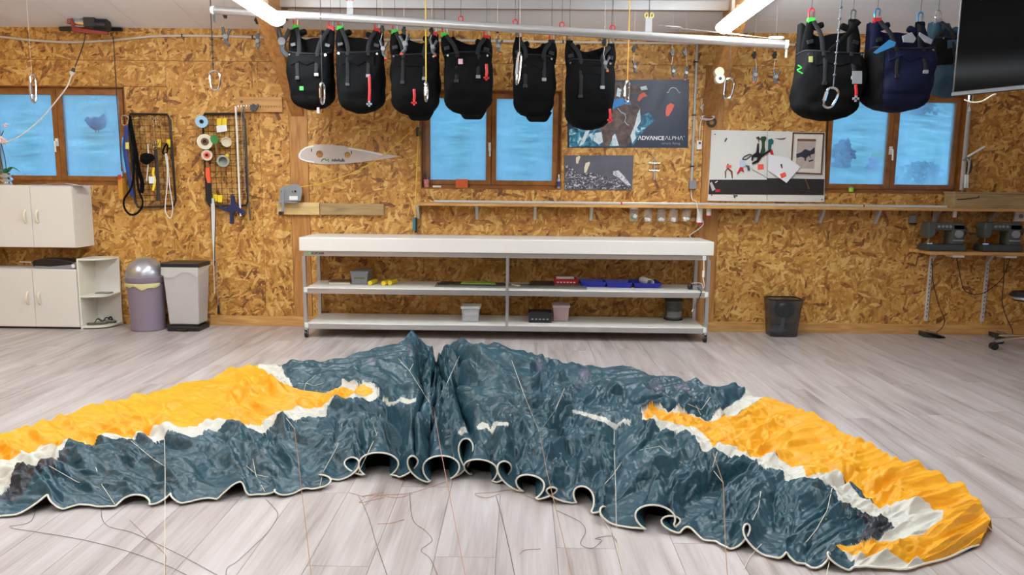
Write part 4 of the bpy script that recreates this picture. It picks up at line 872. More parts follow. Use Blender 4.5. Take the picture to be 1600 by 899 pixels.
# ================================================================== BENCH
BY0, BY1 = -.57, -.022
bx0, bx1 = P(467, 380, BY0).x, P(1116, 385, BY0).x
bench = thing('workbench', 'long wheeled workbench with white top and two white shelves', 'workbench', ((bx0+bx1)/2, (BY0+BY1)/2, 0))
B().bb(bx0, bx1, BY0, BY1, .795, .918).build('worktop', WHITE, bench, bev=.006)
rx0, rx1 = bx0+.035, bx1-.035; fy0, fy1 = BY0+.02, BY1-.02
def rail(z0, z1, mat=ALU):
    b = B(); b.bb(rx0, rx1, fy0-.004, fy0+.03, z0, z1); b.bb(rx0, rx1, fy1-.03, fy1, z0, z1); b.bb(rx0, rx0+.03, fy0, fy1, z0, z1); b.bb(rx1-.03, rx1, fy0, fy1, z0, z1); return b
rail(.752, .795).build('top_rail', ALU, bench, bev=.002)
zm = P(790, 453.5, BY0).z; zl = P(790, 509, BY0).z
SHZ = {}
for nm, z in (('mid', zm), ('low', zl)):
    rail(z-.055, z-.006).build('shelf_rail', ALU, bench, bev=.002)
    B().bb(rx0+.005, rx1-.005, fy0, fy1, z-.008, z).build('shelf', WHITE, bench); SHZ[nm] = z
for x_ in (rx0, rx1):
    for y_ in (fy0, fy1-.028):
        B().bb(x_-.016, x_+.016, y_-.006, y_+.03, .085, .752).build('leg', ALU, bench, bev=.002)
        cs = B(); cs.cyl((x_-.012, y_+.02, .034), (x_+.012, y_+.02, .034), .034, None, 18); co = cs.build('caster_wheel', BLACKP, bench, smooth=True)
        fk = B(); fk.bb(x_-.017, x_-.013, y_, y_+.03, .03, .085); fk.bb(x_+.013, x_+.017, y_, y_+.03, .03, .085); fk.bb(x_-.017, x_+.017, y_, y_+.03, .075, .09); fk.build('caster_fork', STEEL, bench)
xm_ = P(792, 480, BY0).x
for y_ in (fy0-.006, fy1-.02): B().bb(xm_-.012, xm_+.012, y_, y_+.024, zl-.05, .76).build('middle_post', ALU, bench)
wb = B()
for x_ in (rx0+.01, rx1-.01):
    for z in (zm-.02, zl-.02): wb.box((x_, fy0-.008, z), (.03, .006, .045))
wb.build('bracket', WHITE2, bench)
q = P(481, 399, BY0+.012); text("SUP'AIR", .026, (q.x+.03, fy0-.006, .766), BLACKP, bench, width=.12, offset=.0006)
B().sph((q.x+.012, fy0-.005, .775), (.014, .002, .01)).build('logo_mark', LIME, bench, smooth=True)
# white label and cord at the bench end
wc = thing('power_cord', 'white power cord with inline switch running down the bench end', 'cord', (rx1-.05, fy0-.01, zm))
B().bb(rx1-.058, rx1-.038, fy0-.02, fy0-.006, .60, .66).build('switch', WHITE2, wc, bev=.004); B().bb(rx1-.06, rx1-.03, fy0-.018, fy0-.004, .752, .795).build('plug', WHITE2, wc, bev=.004)
# ---- things on the bench
def on(u, v, z): return F(u, v, z)
def tray(name, u0, u1, vb, vt, dep, zs, mat, label, cat, flare=.9, wall=.004, grp=None, holes=False, parent=None):
    a, c = F(u0, vb, zs), F(u1, vb, zs); y0 = (a.y+c.y)/2; x0, x1 = a.x, c.x; h = P((u0+u1)/2, vt, y0).z-zs; y1 = min(y0+dep, BY1-.03)
    b = B(); xc, yc = (x0+x1)/2, (y0+y1)/2
    def ring(k, z, ins=0): return [Vector((xc+(s1*((x1-x0)/2*k-ins)), yc+(s2*((y1-y0)/2*k-ins)), z)) for s1, s2 in ((-1, -1), (1, -1), (1, 1), (-1, 1))]
    r0, r1, r2, r3 = ring(flare, zs+.001), ring(1, zs+h), ring(1, zs+h, wall), ring(flare, zs+wall+.001, wall)
    fs = [(3, 2, 1, 0)]
    for i in range(3): fs += [(i*4+k, i*4+(k+1) % 4, (i+1)*4+(k+1) % 4, (i+1)*4+k) for k in range(4)]
    fs.append((12, 13, 14, 15)); b.add(r0+r1+r2+r3, fs)
    return b, (x0, x1, y0, y1, zs, h)
def lidbox(name, label, u0, u1, vb, vt, dep, zs, body, lid, win=None, content=None):
    b, (x0, x1, y0, y1, z, h) = tray(name, u0, u1, vb, vt, dep, zs, body, label, 'box', flare=.9)
    t = thing(name, label, 'box', ((x0+x1)/2, (y0+y1)/2, zs)); 
    for q in b.v: q.z = zs+(q.z-zs)*.86
    b.build('body', body, t, bev=.003)
    B().bb(x0-.008, x1+.008, y0-.008, y1+.008, zs+h*.84, zs+h*.99).build('lid', lid, t, bev=.006)
    w_ = x1-x0
    if win: B().bb(x0+w_*.18, x1-w_*.18, y0+.004, y0+.012, zs+h*.42, zs+h*.78).build('front_window', win, t)
    if content: B().bb(x0+w_*.1, x1-w_*.1, y0+.03, y1-.03, zs+.008, zs+h*.62).build('contents', content, t, bev=.01)
    return t, (x0, x1, y0, y1, z, h)
BRN = M('brown_cover', (112, 78, 48), .6)
a, c = F(514, 444, zm), F(546, 445, zm); nb = thing('notebook', 'flat brown notebook lying on the bench shelf', 'book', ((a.x+c.x)/2, a.y, zm))
B().bb(a.x, c.x, a.y, a.y+.16, zm, zm+.018).build('pages', CREAM, nb); B().bb(a.x-.003, c.x+.003, a.y-.003, a.y+.163, zm+.017, zm+.025).build('cover', BRN, nb)
lidbox('storage_box', 'grey lidded plastic box with a front window on the bench shelf', 548, 575, 445, 424, .22, zm, GREY, GREY, M('box_label', (120, 112, 80)))
for i, (u, v, l) in enumerate([(578, 446, 'yellow foam roll beside the grey lidded box'), (599, 446.5, 'yellow foam roll, middle one of three on the bench shelf'), (609, 446, 'yellow foam roll farthest from the grey lidded box')]):
    q = F(u, v, zm); b = B(); b.cyl((q.x, q.y, zm+.021), (q.x+.03, q.y+.15, zm+.021), .021, None, 16); t = tag(b.build('foam_roll', YELLOW, smooth=True), l, 'foam roll', 'yellow foam rolls on the bench shelf')
def flat(name, px, z, th, mat, label, cat):
    b = B().prism([F(u, v, z) for u, v in px], (0, 0, th)); return tag(b.build(name, mat, bev=.001), label, cat)
flat('sheet_stack', [(679, 449), (917, 453), (914, 446.5), (683, 443)], zm, .010, M('grey_sheet', (112, 112, 104), .5), 'long thin grey plastic sheet lying along the bench shelf', 'sheet')
flat('black_strip', [(684, 445), (792, 447), (788, 443), (690, 441)], zm+.0102, .008, BLACKP, 'thin black plastic strip lying on the grey sheet', 'strip')
flat('green_strip', [(720, 444), (775, 445), (773, 441), (722, 440)], zm+.0184, .006, M('olive_green', (150, 176, 60), .5), 'olive green strip lying across the black strip', 'strip')
flat('black_sheet', [(826, 446.2), (866, 446.6), (864, 441), (830, 440.6)], zm+.0102, .012, BLACKP, 'short black plate beside the red basket', 'plate')
flat('cream_wedge', [(799.5, 444.4), (813, 447), (808, 447.8), (799, 445.6)], zm+.0102, .006, CREAM, 'thin cream offcut lying beside the middle post', 'offcut')
# red basket
b, (x0, x1, y0, y1, z, h) = tray('basket', 866, 902, 446, 436, .14, zm, RED, '', 'basket', flare=.95)
rb = thing('red_basket', 'red perforated basket with a white box in it', 'basket', ((x0+x1)/2, (y0+y1)/2, z)); b.build('body', RED, rb)
sl = B()
for k in range(6): sl.bb(x0+.025+k*(x1-x0-.05)/5.5, x0+.045+k*(x1-x0-.05)/5.5, y0-.001, y0+.006, z+h*.35, z+h*.55)
sl.build('slot', WHITE2, rb)
tag(B().bb(x0+.02, x1-.03, y0+.03, y1-.03, z+.005, z+h+.012).build('card_box', PAPER, bev=.003), 'flat white card box lying in the red basket', 'box')
for (u0, u1, vb, vt, lb) in [(907, 947, 449, 441, 'blue open tray beside the red basket'), (948, 988, 450, 442, 'blue open tray between two other blue trays')]:
    b, (x0, x1, y0, y1, z, h) = tray('tray', u0, u1, vb, vt, .24, zm, BLUE, '', 'tray'); tag(b.build('blue_tray', BLUE), lb, 'tray', 'blue trays on the bench shelf')
b, (x0, x1, y0, y1, z, h) = tray('tray', 990, 1034, 451, 443, .3, zm, BLUE, '', 'tray', flare=.8); tag(b.build('blue_tray', BLUE), 'flared blue tray holding a roll of white paper', 'tray', 'blue trays on the bench shelf')
pr = B(); c0, c1 = Vector((x0+(x1-x0)*.62, y0+.05, z+.045)), Vector((x0+(x1-x0)*.45, y1-.08, z+.05))
ring_ = [(math.cos(k*2*math.pi/18), math.sin(k*2*math.pi/18)) for k in range(18)]
vv = []; 
for c in (c0, c1):
    for r in (.036, .031): vv += [c+Vector((r*a, 0, r*b_)) for a, b_ in ring_]
fs = []
for k in range(18):
    n = (k+1) % 18; fs += [(k, n, 36+n, 36+k), (18+k, 54+k, 54+n, 18+n), (k, 18+k, 18+n, n), (36+k, 36+n, 54+n, 54+k)]
pr.add(vv, fs); tag(pr.build('paper_roll', PAPER, smooth=True), 'rolled up white paper lying in the flared blue tray', 'paper roll')
tag(B().bb(x0+.05, x0+.13, y0+.04, y0+.09, z+.006, z+.03).build('red_packet', M('maroon', (120, 40, 52)), bev=.003), 'small dark red packet in the flared blue tray', 'packet')
# charger
q = F(1094, 453.5, zm)-Vector((.028, 0, 0)); ch = thing('charger', 'small grey power adapter with black lead on the bench shelf end', 'charger', (q.x, q.y, zm))
B().bb(q.x-.04, q.x+.05, q.y, q.y+.07, zm, zm+.04).build('body', GREY, ch, bev=.006); B().sph((q.x-.062, q.y+.02, zm+.029), (.025, .02, .03), 10, 7).build('plug', BLACKP, ch, smooth=True)
yl = fy0-.012; ld = [P(u, v, yl) for u, v in ((1096, 456), (1094, 463), (1090, 472), (1083, 484))]
B().tube(bez([(q.x+.0, q.y+.003, zm+.022), (q.x+.012, q.y-.05, zm+.012), (ld[0].x+.004, fy0+.03, zm+.008)]+ld, 6), .004, 6).build('lead', BLACKP, ch, smooth=True)
q2 = ld[-1]; B().cyl(q2+Vector((.002, 0, .004)), q2+Vector((-.012, 0, -.02)), .005, None, 8).build('lead_tip', WHITE2, ch)
B().tube(bez([(rx1-.05, fy0-.012, .77), (rx1-.045, fy0-.014, .66), (rx1-.05, fy0-.014, .60), (rx1-.034, fy0-.014, zm+.06), (rx1-.030, fy0+.06, zm+.02), (q.x+.046, q.y-.03, zm+.018), (q.x+.043, q.y-.016, zm+.05), (q.x+.03, q.y+.02, zm+.062), (q.x-.02, q.y+.035, zm+.062), (q.x-.062, q.y+.02, zm+.048)], 6), .004, 6).build('cable', WHITE2, wc, smooth=True)
# lower shelf things
lidbox('clear_box', 'clear plastic box with white lid on the lowest bench shelf', 721, 749, 504, 479, .18, zl, CLEAR, M('frosted_lid', (206, 208, 206), .4), CLEAR, M('red_grey_parts', (150, 120, 120), .6, var=.5, scale=60))
b, (x0, x1, y0, y1, z, h) = tray('crate', 825, 863, 505, 489, .2, zl, BLACKP, '', 'crate', flare=.92); ck = thing('black_crate', 'black slotted crate full of small parts on the lowest shelf', 'crate', ((x0+x1)/2, (y0+y1)/2, z)); b.build('body', BLACKP, ck)
sl = B()
for k in range(5): sl.bb(x0+.03+k*.035, x0+.05+k*.035, y0+.0005, y0+.008, z+h*.3, z+h*.42)
sl.build('slot', GREY, ck); B().bb(x0+.02, x1-.02, y0+.02, y1-.02, z+.005, z+h*.8).build('contents', M('mixed_parts', (90, 70, 76), .6, var=.7, scale=50), ck, bev=.01)
lidbox('pink_box', 'translucent plastic box of red line packets with a frosted lid', 864, 889, 503, 477, .18, zl, make_clear('clear_pink', (220, 196, 196), .45), M('frosted_lid_pink', (196, 176, 176), .4), None, M('red_packets', (214, 78, 74), .5, var=.4, scale=40))
q = F(1054, 501.5, zl); rl = thing('line_reel', 'reel of dark cord with black flanges on the lowest bench shelf', 'reel', (q.x, q.y+.072, zl)); c = Vector((q.x, q.y+.072, zl))
B().lathe([(.088, 0), (.09, .004), (.088, .012)], c, n=28).build('flange', BLACKP, rl, smooth=True); B().lathe([(.088, .186), (.09, .19), (.088, .2)], c, n=28).build('flange', BLACKP, rl, smooth=True)
B().lathe([(.078, .01)]+[(.076+.003*(k % 2), .012+k*.0087) for k in range(20)]+[(.078, .188)], c, n=28).build('wound_cord', M('grey_cord', (84, 84, 82), .45, var=.2, scale=80), rl)
cp = B(); cp.add([(c+Vector((.0805*math.cos(t), .0805*math.sin(t), z))) for z in (.03, .085) for t in [math.radians(-150+12*k) for k in range(11)]], [(k, k+1, 12+k, 11+k) for k in range(10)]); cp.build('film_wrap', CLEAR, rl, smooth=True)
# ================================================================== WALL SHELF
SZ = P(1000, 325, -.24).z
sh = thing('wall_shelf', 'long narrow pine shelf on white brackets under the windows', 'shelf', (1.9, -.12, SZ))
xa, xj, xb = P(650, 321, -.24).x, P(1064, 322, -.24).x, 6.28
B().bb(xa, xj, -.24, 0, SZ, SZ+.027).build('board', PINE, sh, bev=.002); B().bb(xj+.001, xb, -.235, 0, SZ+.001, SZ+.029).build('board', PINE, sh, bev=.002)
for u in (653, 745, 836, 924, 1184, 1285, 1372, 1464, 1552):
    x_ = P(u, 335, -.05).x; b = B(); b.prism([(x_-.013, .0, SZ-.135), (x_-.013, -.012, SZ-.135), (x_-.013, -.10, SZ-.008), (x_-.013, -.10, SZ+.001), (x_-.013, .0, SZ+.001)], (.026, 0, 0)); b.build('bracket', M('bracket_white', (190, 188, 184), .45, .2), sh, bev=.002)
q0, q1 = P(678, 316, -.2), P(1478, 321, -.2); SZT = SZ+.027
pole = thing('measuring_pole', 'long pale aluminium pole with red marks lying on the wall shelf', 'pole', (0, -.2, SZT))
B().bb(q0.x, q1.x, -.225, -.185, SZT+.002, SZT+.024).build('bar', M('pale_alu', (206, 204, 198), .4, .4), pole, bev=.004)
for u in (971, 1350): x_ = P(u, 317, -.22).x; B().bb(x_-.006, x_+.006, -.227, -.184, SZT+.001, SZT+.0255).build('red_mark', RED, pole)
# jars under the shelf
JG = make_clear('jar_glass', (225, 230, 228), .18); CT = M('cotton', (232, 230, 226), .8, bump=.3)
for i, (u, vb, lb, cont) in enumerate([(990, 346, 'glass jar of green and dark clips screwed under the wall shelf', 'g'), (1012, 347, 'glass jar with a low white filling next to the jar of clips', 'w'), (1033, 347, 'glass jar with rounded white fittings, middle of the row', 'w'), (1052, 347, 'glass jar with a ribbed white filling under the shelf', 'w'), (1072, 346, 'glass jar with a heap of white parts nearest the red capped tubes', 'w')]):
    c = P(u, vb, -.14); h = SZ-c.z; j = thing('glass_jar', lb, 'jar', c, 'jars hung under the wall shelf')
    B().lathe([(.001, 0), (.036, 0), (.042, .008), (.042, h*.75), (.036, h*.88), (.034, h-.012)], c, n=20).build('glass', JG, j, smooth=True)
    B().lathe([(.038, h-.016), (.039, h-.012), (.039, h), (.001, h+.001)], c, n=20).build('lid', GREY if i else WHITE2, j, smooth=True)
    f = B(); rr = random.Random(i)
    for k in range(7): f.sph(c+Vector((rr.uniform(-.02, .02), rr.uniform(-.02, .02), .015+rr.uniform(0, .016)+(0.02*rr.random() if cont == 'g' else 0))), rr.uniform(.010, .016), 8, 6)
    f.build('contents', CT if cont == 'w' else GREEN, j, smooth=True)
    if cont == 'g': f = B(); f.box(c+Vector((.01, -.02, .05)), (.03, .02, .03), rotm(20, 30, 10)); f.build('contents', WHITE2, j)
for (u, v0, v1, wpx, lb) in [(1092.5, 327, 350, 9, 'longer white tube with a red cap under the wall shelf'), (1107, 327, 339, 8, 'shorter white tube with a red cap under the wall shelf'), (1491, 330, 342, 6, 'white tube with a red cap above the first sewing machine')]:
    c = P(u, v1, -.14); h = SZ-c.z; t = thing('dispenser_tube', lb, 'tube', c); r = mm(wpx, -.14)/2
    B().cyl(c+Vector((0, 0, .012)), Vector((c.x, c.y, SZ+.001)), r, None, 16).build('tube', WHITE2, t, smooth=True); B().cyl(c, c+Vector((0, 0, .013)), r*1.08, None, 16).build('cap', RED, t, smooth=True)
# box on the shelf
a, c = P(1492, 300, -.2), P(1640, 325, -.2); wbx = thing('wooden_box', 'long low plywood box lying on the wall shelf beyond the windows', 'box', ((a.x+c.x)/2, -.12, SZT+.002))
B().bb(a.x, c.x, -.21, -.03, SZT+.002, P(1550, 303, -.2).z).build('body', GREYW, wbx, bev=.003); B().bb(a.x-.004, c.x+.004, -.214, -.026, P(1550, 303, -.2).z, P(1550, 300.5, -.2).z).build('lid', GREYW, wbx)
bt = B().tube([P(1496, 312, -.215), P(1515, 310.5, -.215), P(1529, 309, -.215), P(1530, 306, -.215)], .004, 5); bt.build('wire_catch', BLACKP, wbx)
# sill things
def sill(u): return P(u, 290, .015)
zs_ = WZ0+.001
c = Vector((P(666.5, 292, .012).x, .015, zs_)); cup = thing('pencil_cup', 'small red and white patterned cup of pencils on the window sill', 'cup', c)
PAT = M('cup_pattern', (206, 120, 110), .5, var=.9, scale=45)
B().lathe([(.001, 0), (.024, 0), (.029, .075), (.027, .075), (.023, .004)], c, n=18).build('cup', PAT, cup, smooth=True)
for k, (dx, dz, m_) in enumerate([(-.02, .13, BLACKP), (-.006, .15, DGREY), (.012, .12, GREY)]): B().cyl(c+Vector((dx*.4, 0, .006)), c+Vector((dx, 0, dz)), .0035, None, 6).build('pencil', m_, cup)
def sbox(u0, u1, v0, y, mat, name, label, cat, dp=.03):
    a, d2 = P(u0, v0, y), P(u1, v0, y); return tag(B().bb(a.x, d2.x, y-.0, y+dp, zs_, a.z).build(name, mat, bev=.003), label, cat)
sbox(676, 689, 290, -.002, WHITE2, 'white_box', 'tiny white box standing on the window sill', 'box'); sbox(712, 731, 280, -.002, M('orange_card', (206, 92, 40), .6), 'orange_box', 'orange box standing on the window sill', 'box')
c = Vector((P(873, 291, .012).x, .012, zs_)); sp = thing('spray_bottle', 'small grey and blue bottle with a white nozzle on the sill', 'bottle', c)
B().lathe([(.001, 0), (.017, 0), (.018, .004), (.018, .085), (.012, .1), (.008, .104)], c, n=16).build('bottle', M('bottle_grey', (150, 152, 150), .35, .3), sp, smooth=True); B().lathe([(.0185, .02), (.0185, .07)], c, n=16).build('label_band', M('bottle_blue', (54, 58, 120), .5), sp, smooth=True); B().cyl(c+Vector((0, 0, .1)), c+Vector((0, 0, .135)), .008, .006, 10).build('nozzle', WHITE2, sp, smooth=True)
c = Vector((P(1330, 295, .012).x, .012, zs_)); gc = thing('lime_cup', 'small lime green cup with a pale lid on the window sill', 'cup', c); B().lathe([(.001, 0), (.022, 0), (.025, .035), (.001, .035)], c, n=16).build('cup', M('lime_plastic', (150, 214, 40), .4), gc, smooth=True); B().lathe([(.027, .034), (.027, .046), (.001, .047)], c, n=16).build('lid', GREY, gc, smooth=True)
# ================================================================== BANNER, PRINT, WHITEBOARD
def panel(name, label, cat, px, th, mat, edge=None):
    y = -.0005
    b = B().slab(px, y, th); cb = P(sum(p[0] for p in px)/len(px), max(p[1] for p in px), 0)
    t = thing(name, label, cat, (cb.x, 0, cb.z)); b.build('sheet', mat, t); return t, y-th
SEA = M('sea_print', (38, 48, 70), .4, var=.25, scale=5)
bn, yb = panel('sea_banner', 'dark blue banner of a rocky cape in the sea with red paraglider wings', 'banner', [(887, 126), (1077, 124), (1075, 231), (887, 231)], .004, SEA)
dk = [0]
def pr_(px, m_, par, y, name='printed_shape'): dk[0] += 1; return B().slab(px, y+.0002, .0006+.00005*(dk[0] % 20)).build(name, m_, par)
ROCK = make_print('rock_print', [(.3, (52, 42, 42)), (.5, (92, 74, 68)), (.7, (124, 104, 96))], 14); TURQ = make_print('turquoise_print', [(.35, (26, 52, 84)), (.5, (40, 118, 152)), (.58, (70, 160, 186)), (.68, (220, 232, 236))], 16); FOAM = make_print('foam_print', [(.3, (120, 190, 206)), (.5, (222, 232, 236))], 25)
TURQS = [[(889, 203), (905, 197), (925, 206), (920, 228), (890, 230)], [(998, 182), (1014, 176), (1024, 187), (1010, 200), (1000, 214), (988, 228), (982, 216)], [(923, 200), (940, 202), (944, 228), (922, 229)], [(953, 218), (961, 206), (970, 229), (950, 229)]]
for s in TURQS: pr_(s, TURQ, bn, yb)
pr_([(940, 128), (975, 128), (1005, 136), (1012, 145), (985, 148), (1000, 168), (1000, 180), (990, 200), (985, 222), (978, 229), (968, 229), (961, 206), (952, 229), (942, 229), (936, 205), (945, 175), (955, 155)], ROCK, bn, yb)
for s in [[(996, 178), (1000, 170), (1001, 190), (992, 205), (994, 216), (988, 224), (985, 212), (992, 195)], [(915, 205), (922, 203), (912, 225), (905, 228)], [(930, 208), (940, 206), (942, 222), (936, 226), (927, 220)], [(957, 213), (961, 209), (967, 228), (955, 228)], [(1000, 136), (1010, 134), (1012, 140), (1002, 141)], [(965, 137), (971, 140), (969, 152), (963, 150)]]: pr_(s, FOAM, bn, yb)
CYAN = M('cyan_print', (50, 140, 210), .5); CORAL = M('coral_print', (226, 104, 84), .5)
pr_([(955, 157), (972, 153), (985, 158), (986, 164), (975, 163), (965, 167), (956, 171)], CYAN, bn, yb, 'printed_wing')
pr_([(996, 156), (999, 148), (1006, 144), (1012, 150), (1005, 152), (998, 159)], CORAL, bn, yb, 'printed_wing'); pr_([(1040, 175), (1042, 165), (1048, 161), (1054, 164), (1050, 173), (1045, 181), (1041, 182)], CORAL, bn, yb, 'printed_wing')
lp = B().tube([P(u, v, yb) for u, v in [(965, 169), (970, 175), (976, 178), (978, 184), (976, 190), (980, 195), (983, 196)]], .003, 5); lp.build('printed_path', FOAM, bn)
lg = B().tube(bez([P(u, v, yb) for u, v in [(1042, 144), (1044, 145), (1047, 139), (1052, 137), (1057, 139), (1061, 145), (1063, 144)]], 4), .0035, 5); lg.build('logo_mark', FOAM, bn)
ls = M('grey_print', (168, 172, 180), .5)
q0, q1, q2 = P(996.5, 218.5, yb), P(1039, 218.5, yb), P(1068, 218.5, yb)
text('\u039bDV\u039bNCE', .052, (q0.x, yb-.0004, q0.z), PAPER, bn, width=q1.x-q0.x-.006, offset=.0016); text('\u039bLPH\u039b', .052, (q1.x, yb-.0004, q1.z), PAPER, bn, width=q2.x-q1.x-.006, offset=-.0004); text('4', .022, (q2.x-.002, yb-.0004, q2.z+.024), PAPER, bn)
q0 = P(1034, 225.5, yb); text('simply flying', .03, (q0.x, yb-.0004, q0.z), ls, bn, width=mm(28), offset=-.0004)
pp_, yb = panel('sea_photo', 'grey photo print of surf with two pale paraglider wings', 'photo print', [(882, 243), (990, 243), (988, 297), (882, 297)], .006, M('grey_sea', (92, 90, 100), .5, var=.3, scale=9))
SURF = make_print('surf_print', [(.46, (64, 62, 72)), (.54, (110, 108, 118)), (.66, (214, 214, 220))], 26, 10, 2.0, (1, 1, 1.4))
pr_([(883, 256), (893, 262), (905, 272), (925, 270), (945, 276), (965, 279), (982, 292), (987, 296), (883, 296)], SURF, pp_, yb, 'printed_surf')
SURF = make_print('foam_streak', [(.35, (120, 118, 128)), (.55, (220, 220, 226))], 40, 8, 1.5)
pr_([(958, 268), (966, 266), (975, 275), (986, 290), (980, 290), (968, 279), (958, 273)], SURF, pp_, yb, 'printed_foam')
pr_([(900, 246), (905, 243.6), (907, 245), (903, 256), (900, 255)], CREAM, pp_, yb, 'printed_wing'); pr_([(913, 262), (915, 255), (921, 252.5), (922, 255), (916, 270), (913, 270)], CREAM, pp_, yb, 'printed_wing')
# wire cross
q = P(1022, 265, -.012); wx = thing('metal_cross', 'small steel cross fitting on the wall under the banner', 'fitting', (q.x, 0, q.z-.1)); b = B(); b.cyl(q+Vector((0, 0, -.10)), q+Vector((0, 0, .11)), .008, .005, 8); b.cyl(q+Vector((-.055, 0, .06)), q+Vector((.055, 0, .06)), .008, None, 8); b.cyl(q+Vector((-.045, 0, -.01)), q+Vector((.05, 0, -.01)), .006, None, 8); b.cyl(q, q+Vector((0, .012, 0)), .006, None, 8); b.build('bars', STEEL, wx, smooth=True)
# conduit
cdt = thing('cable_conduit', 'grey vertical cable conduit with junction box beside the banner', 'conduit', (P(1080, 290, 0).x, 0, P(1080, 300).z))
q0, q1 = P(1090, 62, -.014), P(1080.5, 283, -.014); B().cyl(q0, Vector((q1.x, q1.y, q1.z)), .0125, None, 12).build('pipe', M('conduit_grey', (176, 176, 172), .5), cdt, smooth=True)
for v in (97, 180, 260): q = P(1087-(v-97)*.034, v, -.014); B().bb(q.x-.018, q.x+.018, -.03, 0, q.z-.006, q.z+.006).build('clip', BLACKP, cdt)
q = P(1081, 289, 0); B().bb(q.x-.032, q.x+.032, -.05, 0, q.z-.04, q.z+.04).build('junction_box', GREY, cdt, bev=.004)
B().tube(bez([P(u, v, -.02) for u, v in [(1081, 295), (1080, 303)]]+[(P(1080, 314, -.02).x, -.08, SZ+.075), (P(1080, 314, -.02).x, -.20, SZ+.068), (P(1080, 318, -.02).x, -.248, SZ+.035), (P(1082, 330).x, -.252, SZ-.05), (P(1092, 355).x, -.16, 1.05), (rx1-.06, BY1-.02, .945), (rx1-.06, BY1-.05, .921)], 5), .004, 6).build('cable', WHITE2, cdt, smooth=True)
# thermostat + coil
q = P(1092, 227, 0); th_ = thing('wall_sensor', 'small white wall sensor with a screen on its cable', 'sensor', (q.x, 0, q.z-.04)); B().bb(q.x-.024, q.x+.024, -.022, 0, q.z-.042, q.z+.042).build('housing', WHITE2, th_, bev=.005); B().bb(q.x-.008, q.x+.012, -.0235, -.02, q.z+.008, q.z+.03).build('display', DGREY, th_); B().tube([q+Vector((0, -.008, .04)), q+Vector((.005, -.008, .22))], .003, 5).build('cable', WHITE2, th_)
coil = thing('cable_coil', 'coil of thin white cable hung on the timber post', 'cable', P(1106, 190, 0))
b = B()
for (u, v, a_, c_) in [(1104, 168, .055, .02), (1106, 166, .05, .03), (1105, 184, .06, .022), (1107, 183, .056, .018)]: q = P(u, v, -.041); b.tube([q+Vector((a_*math.cos(k*math.pi/10), -.008*math.sin(k), c_*math.sin(k*math.pi/10))) for k in range(20)], .004, 5, closed=True)
B().tube([P(1104, 176, -.041), P(1104, 176, 0)], .004, 6).build('nail', STEEL, coil); b.tube(bez([P(u, v, -.041) for u, v in [(1097, 158), (1096, 168), (1099, 180), (1094, 195), (1093, 215)]], 4), .003, 5); b.build('loops', WHITE2, coil, smooth=True)
q = P(1112, 191, -.015); tag(B().tube([q+Vector((.036*math.cos(k*math.pi/9), 0, .036*math.sin(k*math.pi/9))) for k in range(18)], .012, 8, closed=True).build('tape_ring', M('dark_olive', (58, 54, 34), .5), smooth=True), 'dark ring of tape hung on the timber post above the whiteboard', 'tape')
for i, (u, v, lb) in enumerate([(1123, 113, 'upper white thread spool on the wooden brace'), (1124, 123.5, 'lower white thread spool with a dark hub on the wooden brace')]):
    Yq = (-.525, -.605)[i]; q = P(u, v, Yq); t = thing('thread_spool', lb, 'spool', q-Vector((0, 0, .04)), 'white thread spools on the brace'); r = mm(7, Yq)
    B().cyl(q+Vector((0, -.03, 0)), q+Vector((0, .03, 0)), r, None, 20).build('thread', CREAM, t, smooth=True)
    B().cyl(q+Vector((0, .025, 0)), Vector((1.712, -.36, q.z)), .006, None, 8).build('peg', PINE, t, smooth=True)
    if i: B().cyl(q+Vector((0, -.031, 0)), q+Vector((0, -.027, 0)), r*.35, None, 12).build('hub', BLACKP, t)
# whiteboard
WBm = M('whiteboard', (224, 222, 216), .35, var=.02)
wbd, yw = panel('whiteboard', 'white panel with a black magnetic strip, tools pinned on it', 'whiteboard', [(1112, 203), (1290, 207), (1288, 316), (1106, 314)], .018, WBm)
B().slab([(1109, 281), (1199, 281), (1199, 278.5), (1288, 280), (1287, 305), (1107, 303.5)], yw+.001, .006).build('black_strip', M('black_magnet', (38, 34, 34), .5, var=.3, scale=20), wbd)
for (u, v) in [(1117, 210), (1284, 312), (1112, 305)]: q = P(u, v, yw); B().cyl(q, q+Vector((0, -.004, 0)), .006, None, 8).build('screw', BLACKP, wbd)
B().slab([(1198.3, 204.5), (1199.1, 204.5), (1199, 313), (1198, 313)], yw, .0008).build('joint', GREY, wbd)
yk = yw-.006
fp_t = thing('framed_photo', 'framed photo of a flying bird with white mount and brown frame', 'picture', P(1262, 272, yw))
def frame(px, w_, y, th, mat, par, name):
    (a, b_, c, d) = [P(u, v, y) for u, v in px]; ctr = (a+b_+c+d)/4; inn = [ctr+(p-ctr)*w_ for p in (a, b_, c, d)]; o_ = B()
    for k in range(4): o_.prism([(a, b_, c, d)[k], (a, b_, c, d)[(k+1) % 4], inn[(k+1) % 4], inn[k]], (0, -th, 0))
    return o_.build(name, mat, par)
fpx = [(1238, 207), (1287, 208), (1283, 273), (1234, 271)]
frame(fpx, .94, yw+.001, .02, M('frame_brown', (92, 52, 34), .4), fp_t, 'frame'); B().slab(fpx, yw, .008).build('mount', M('mount_cream', (226, 220, 206), .6), fp_t)
B().slab([(1246, 217), (1275, 217.5), (1272, 264), (1243, 263)], yw-.008, .001).build('print', M('print_pinkgrey', (186, 170, 162), .5, var=.2, scale=20), fp_t)
DKB = M('print_dark', (52, 54, 66), .5, var=.5, scale=40)
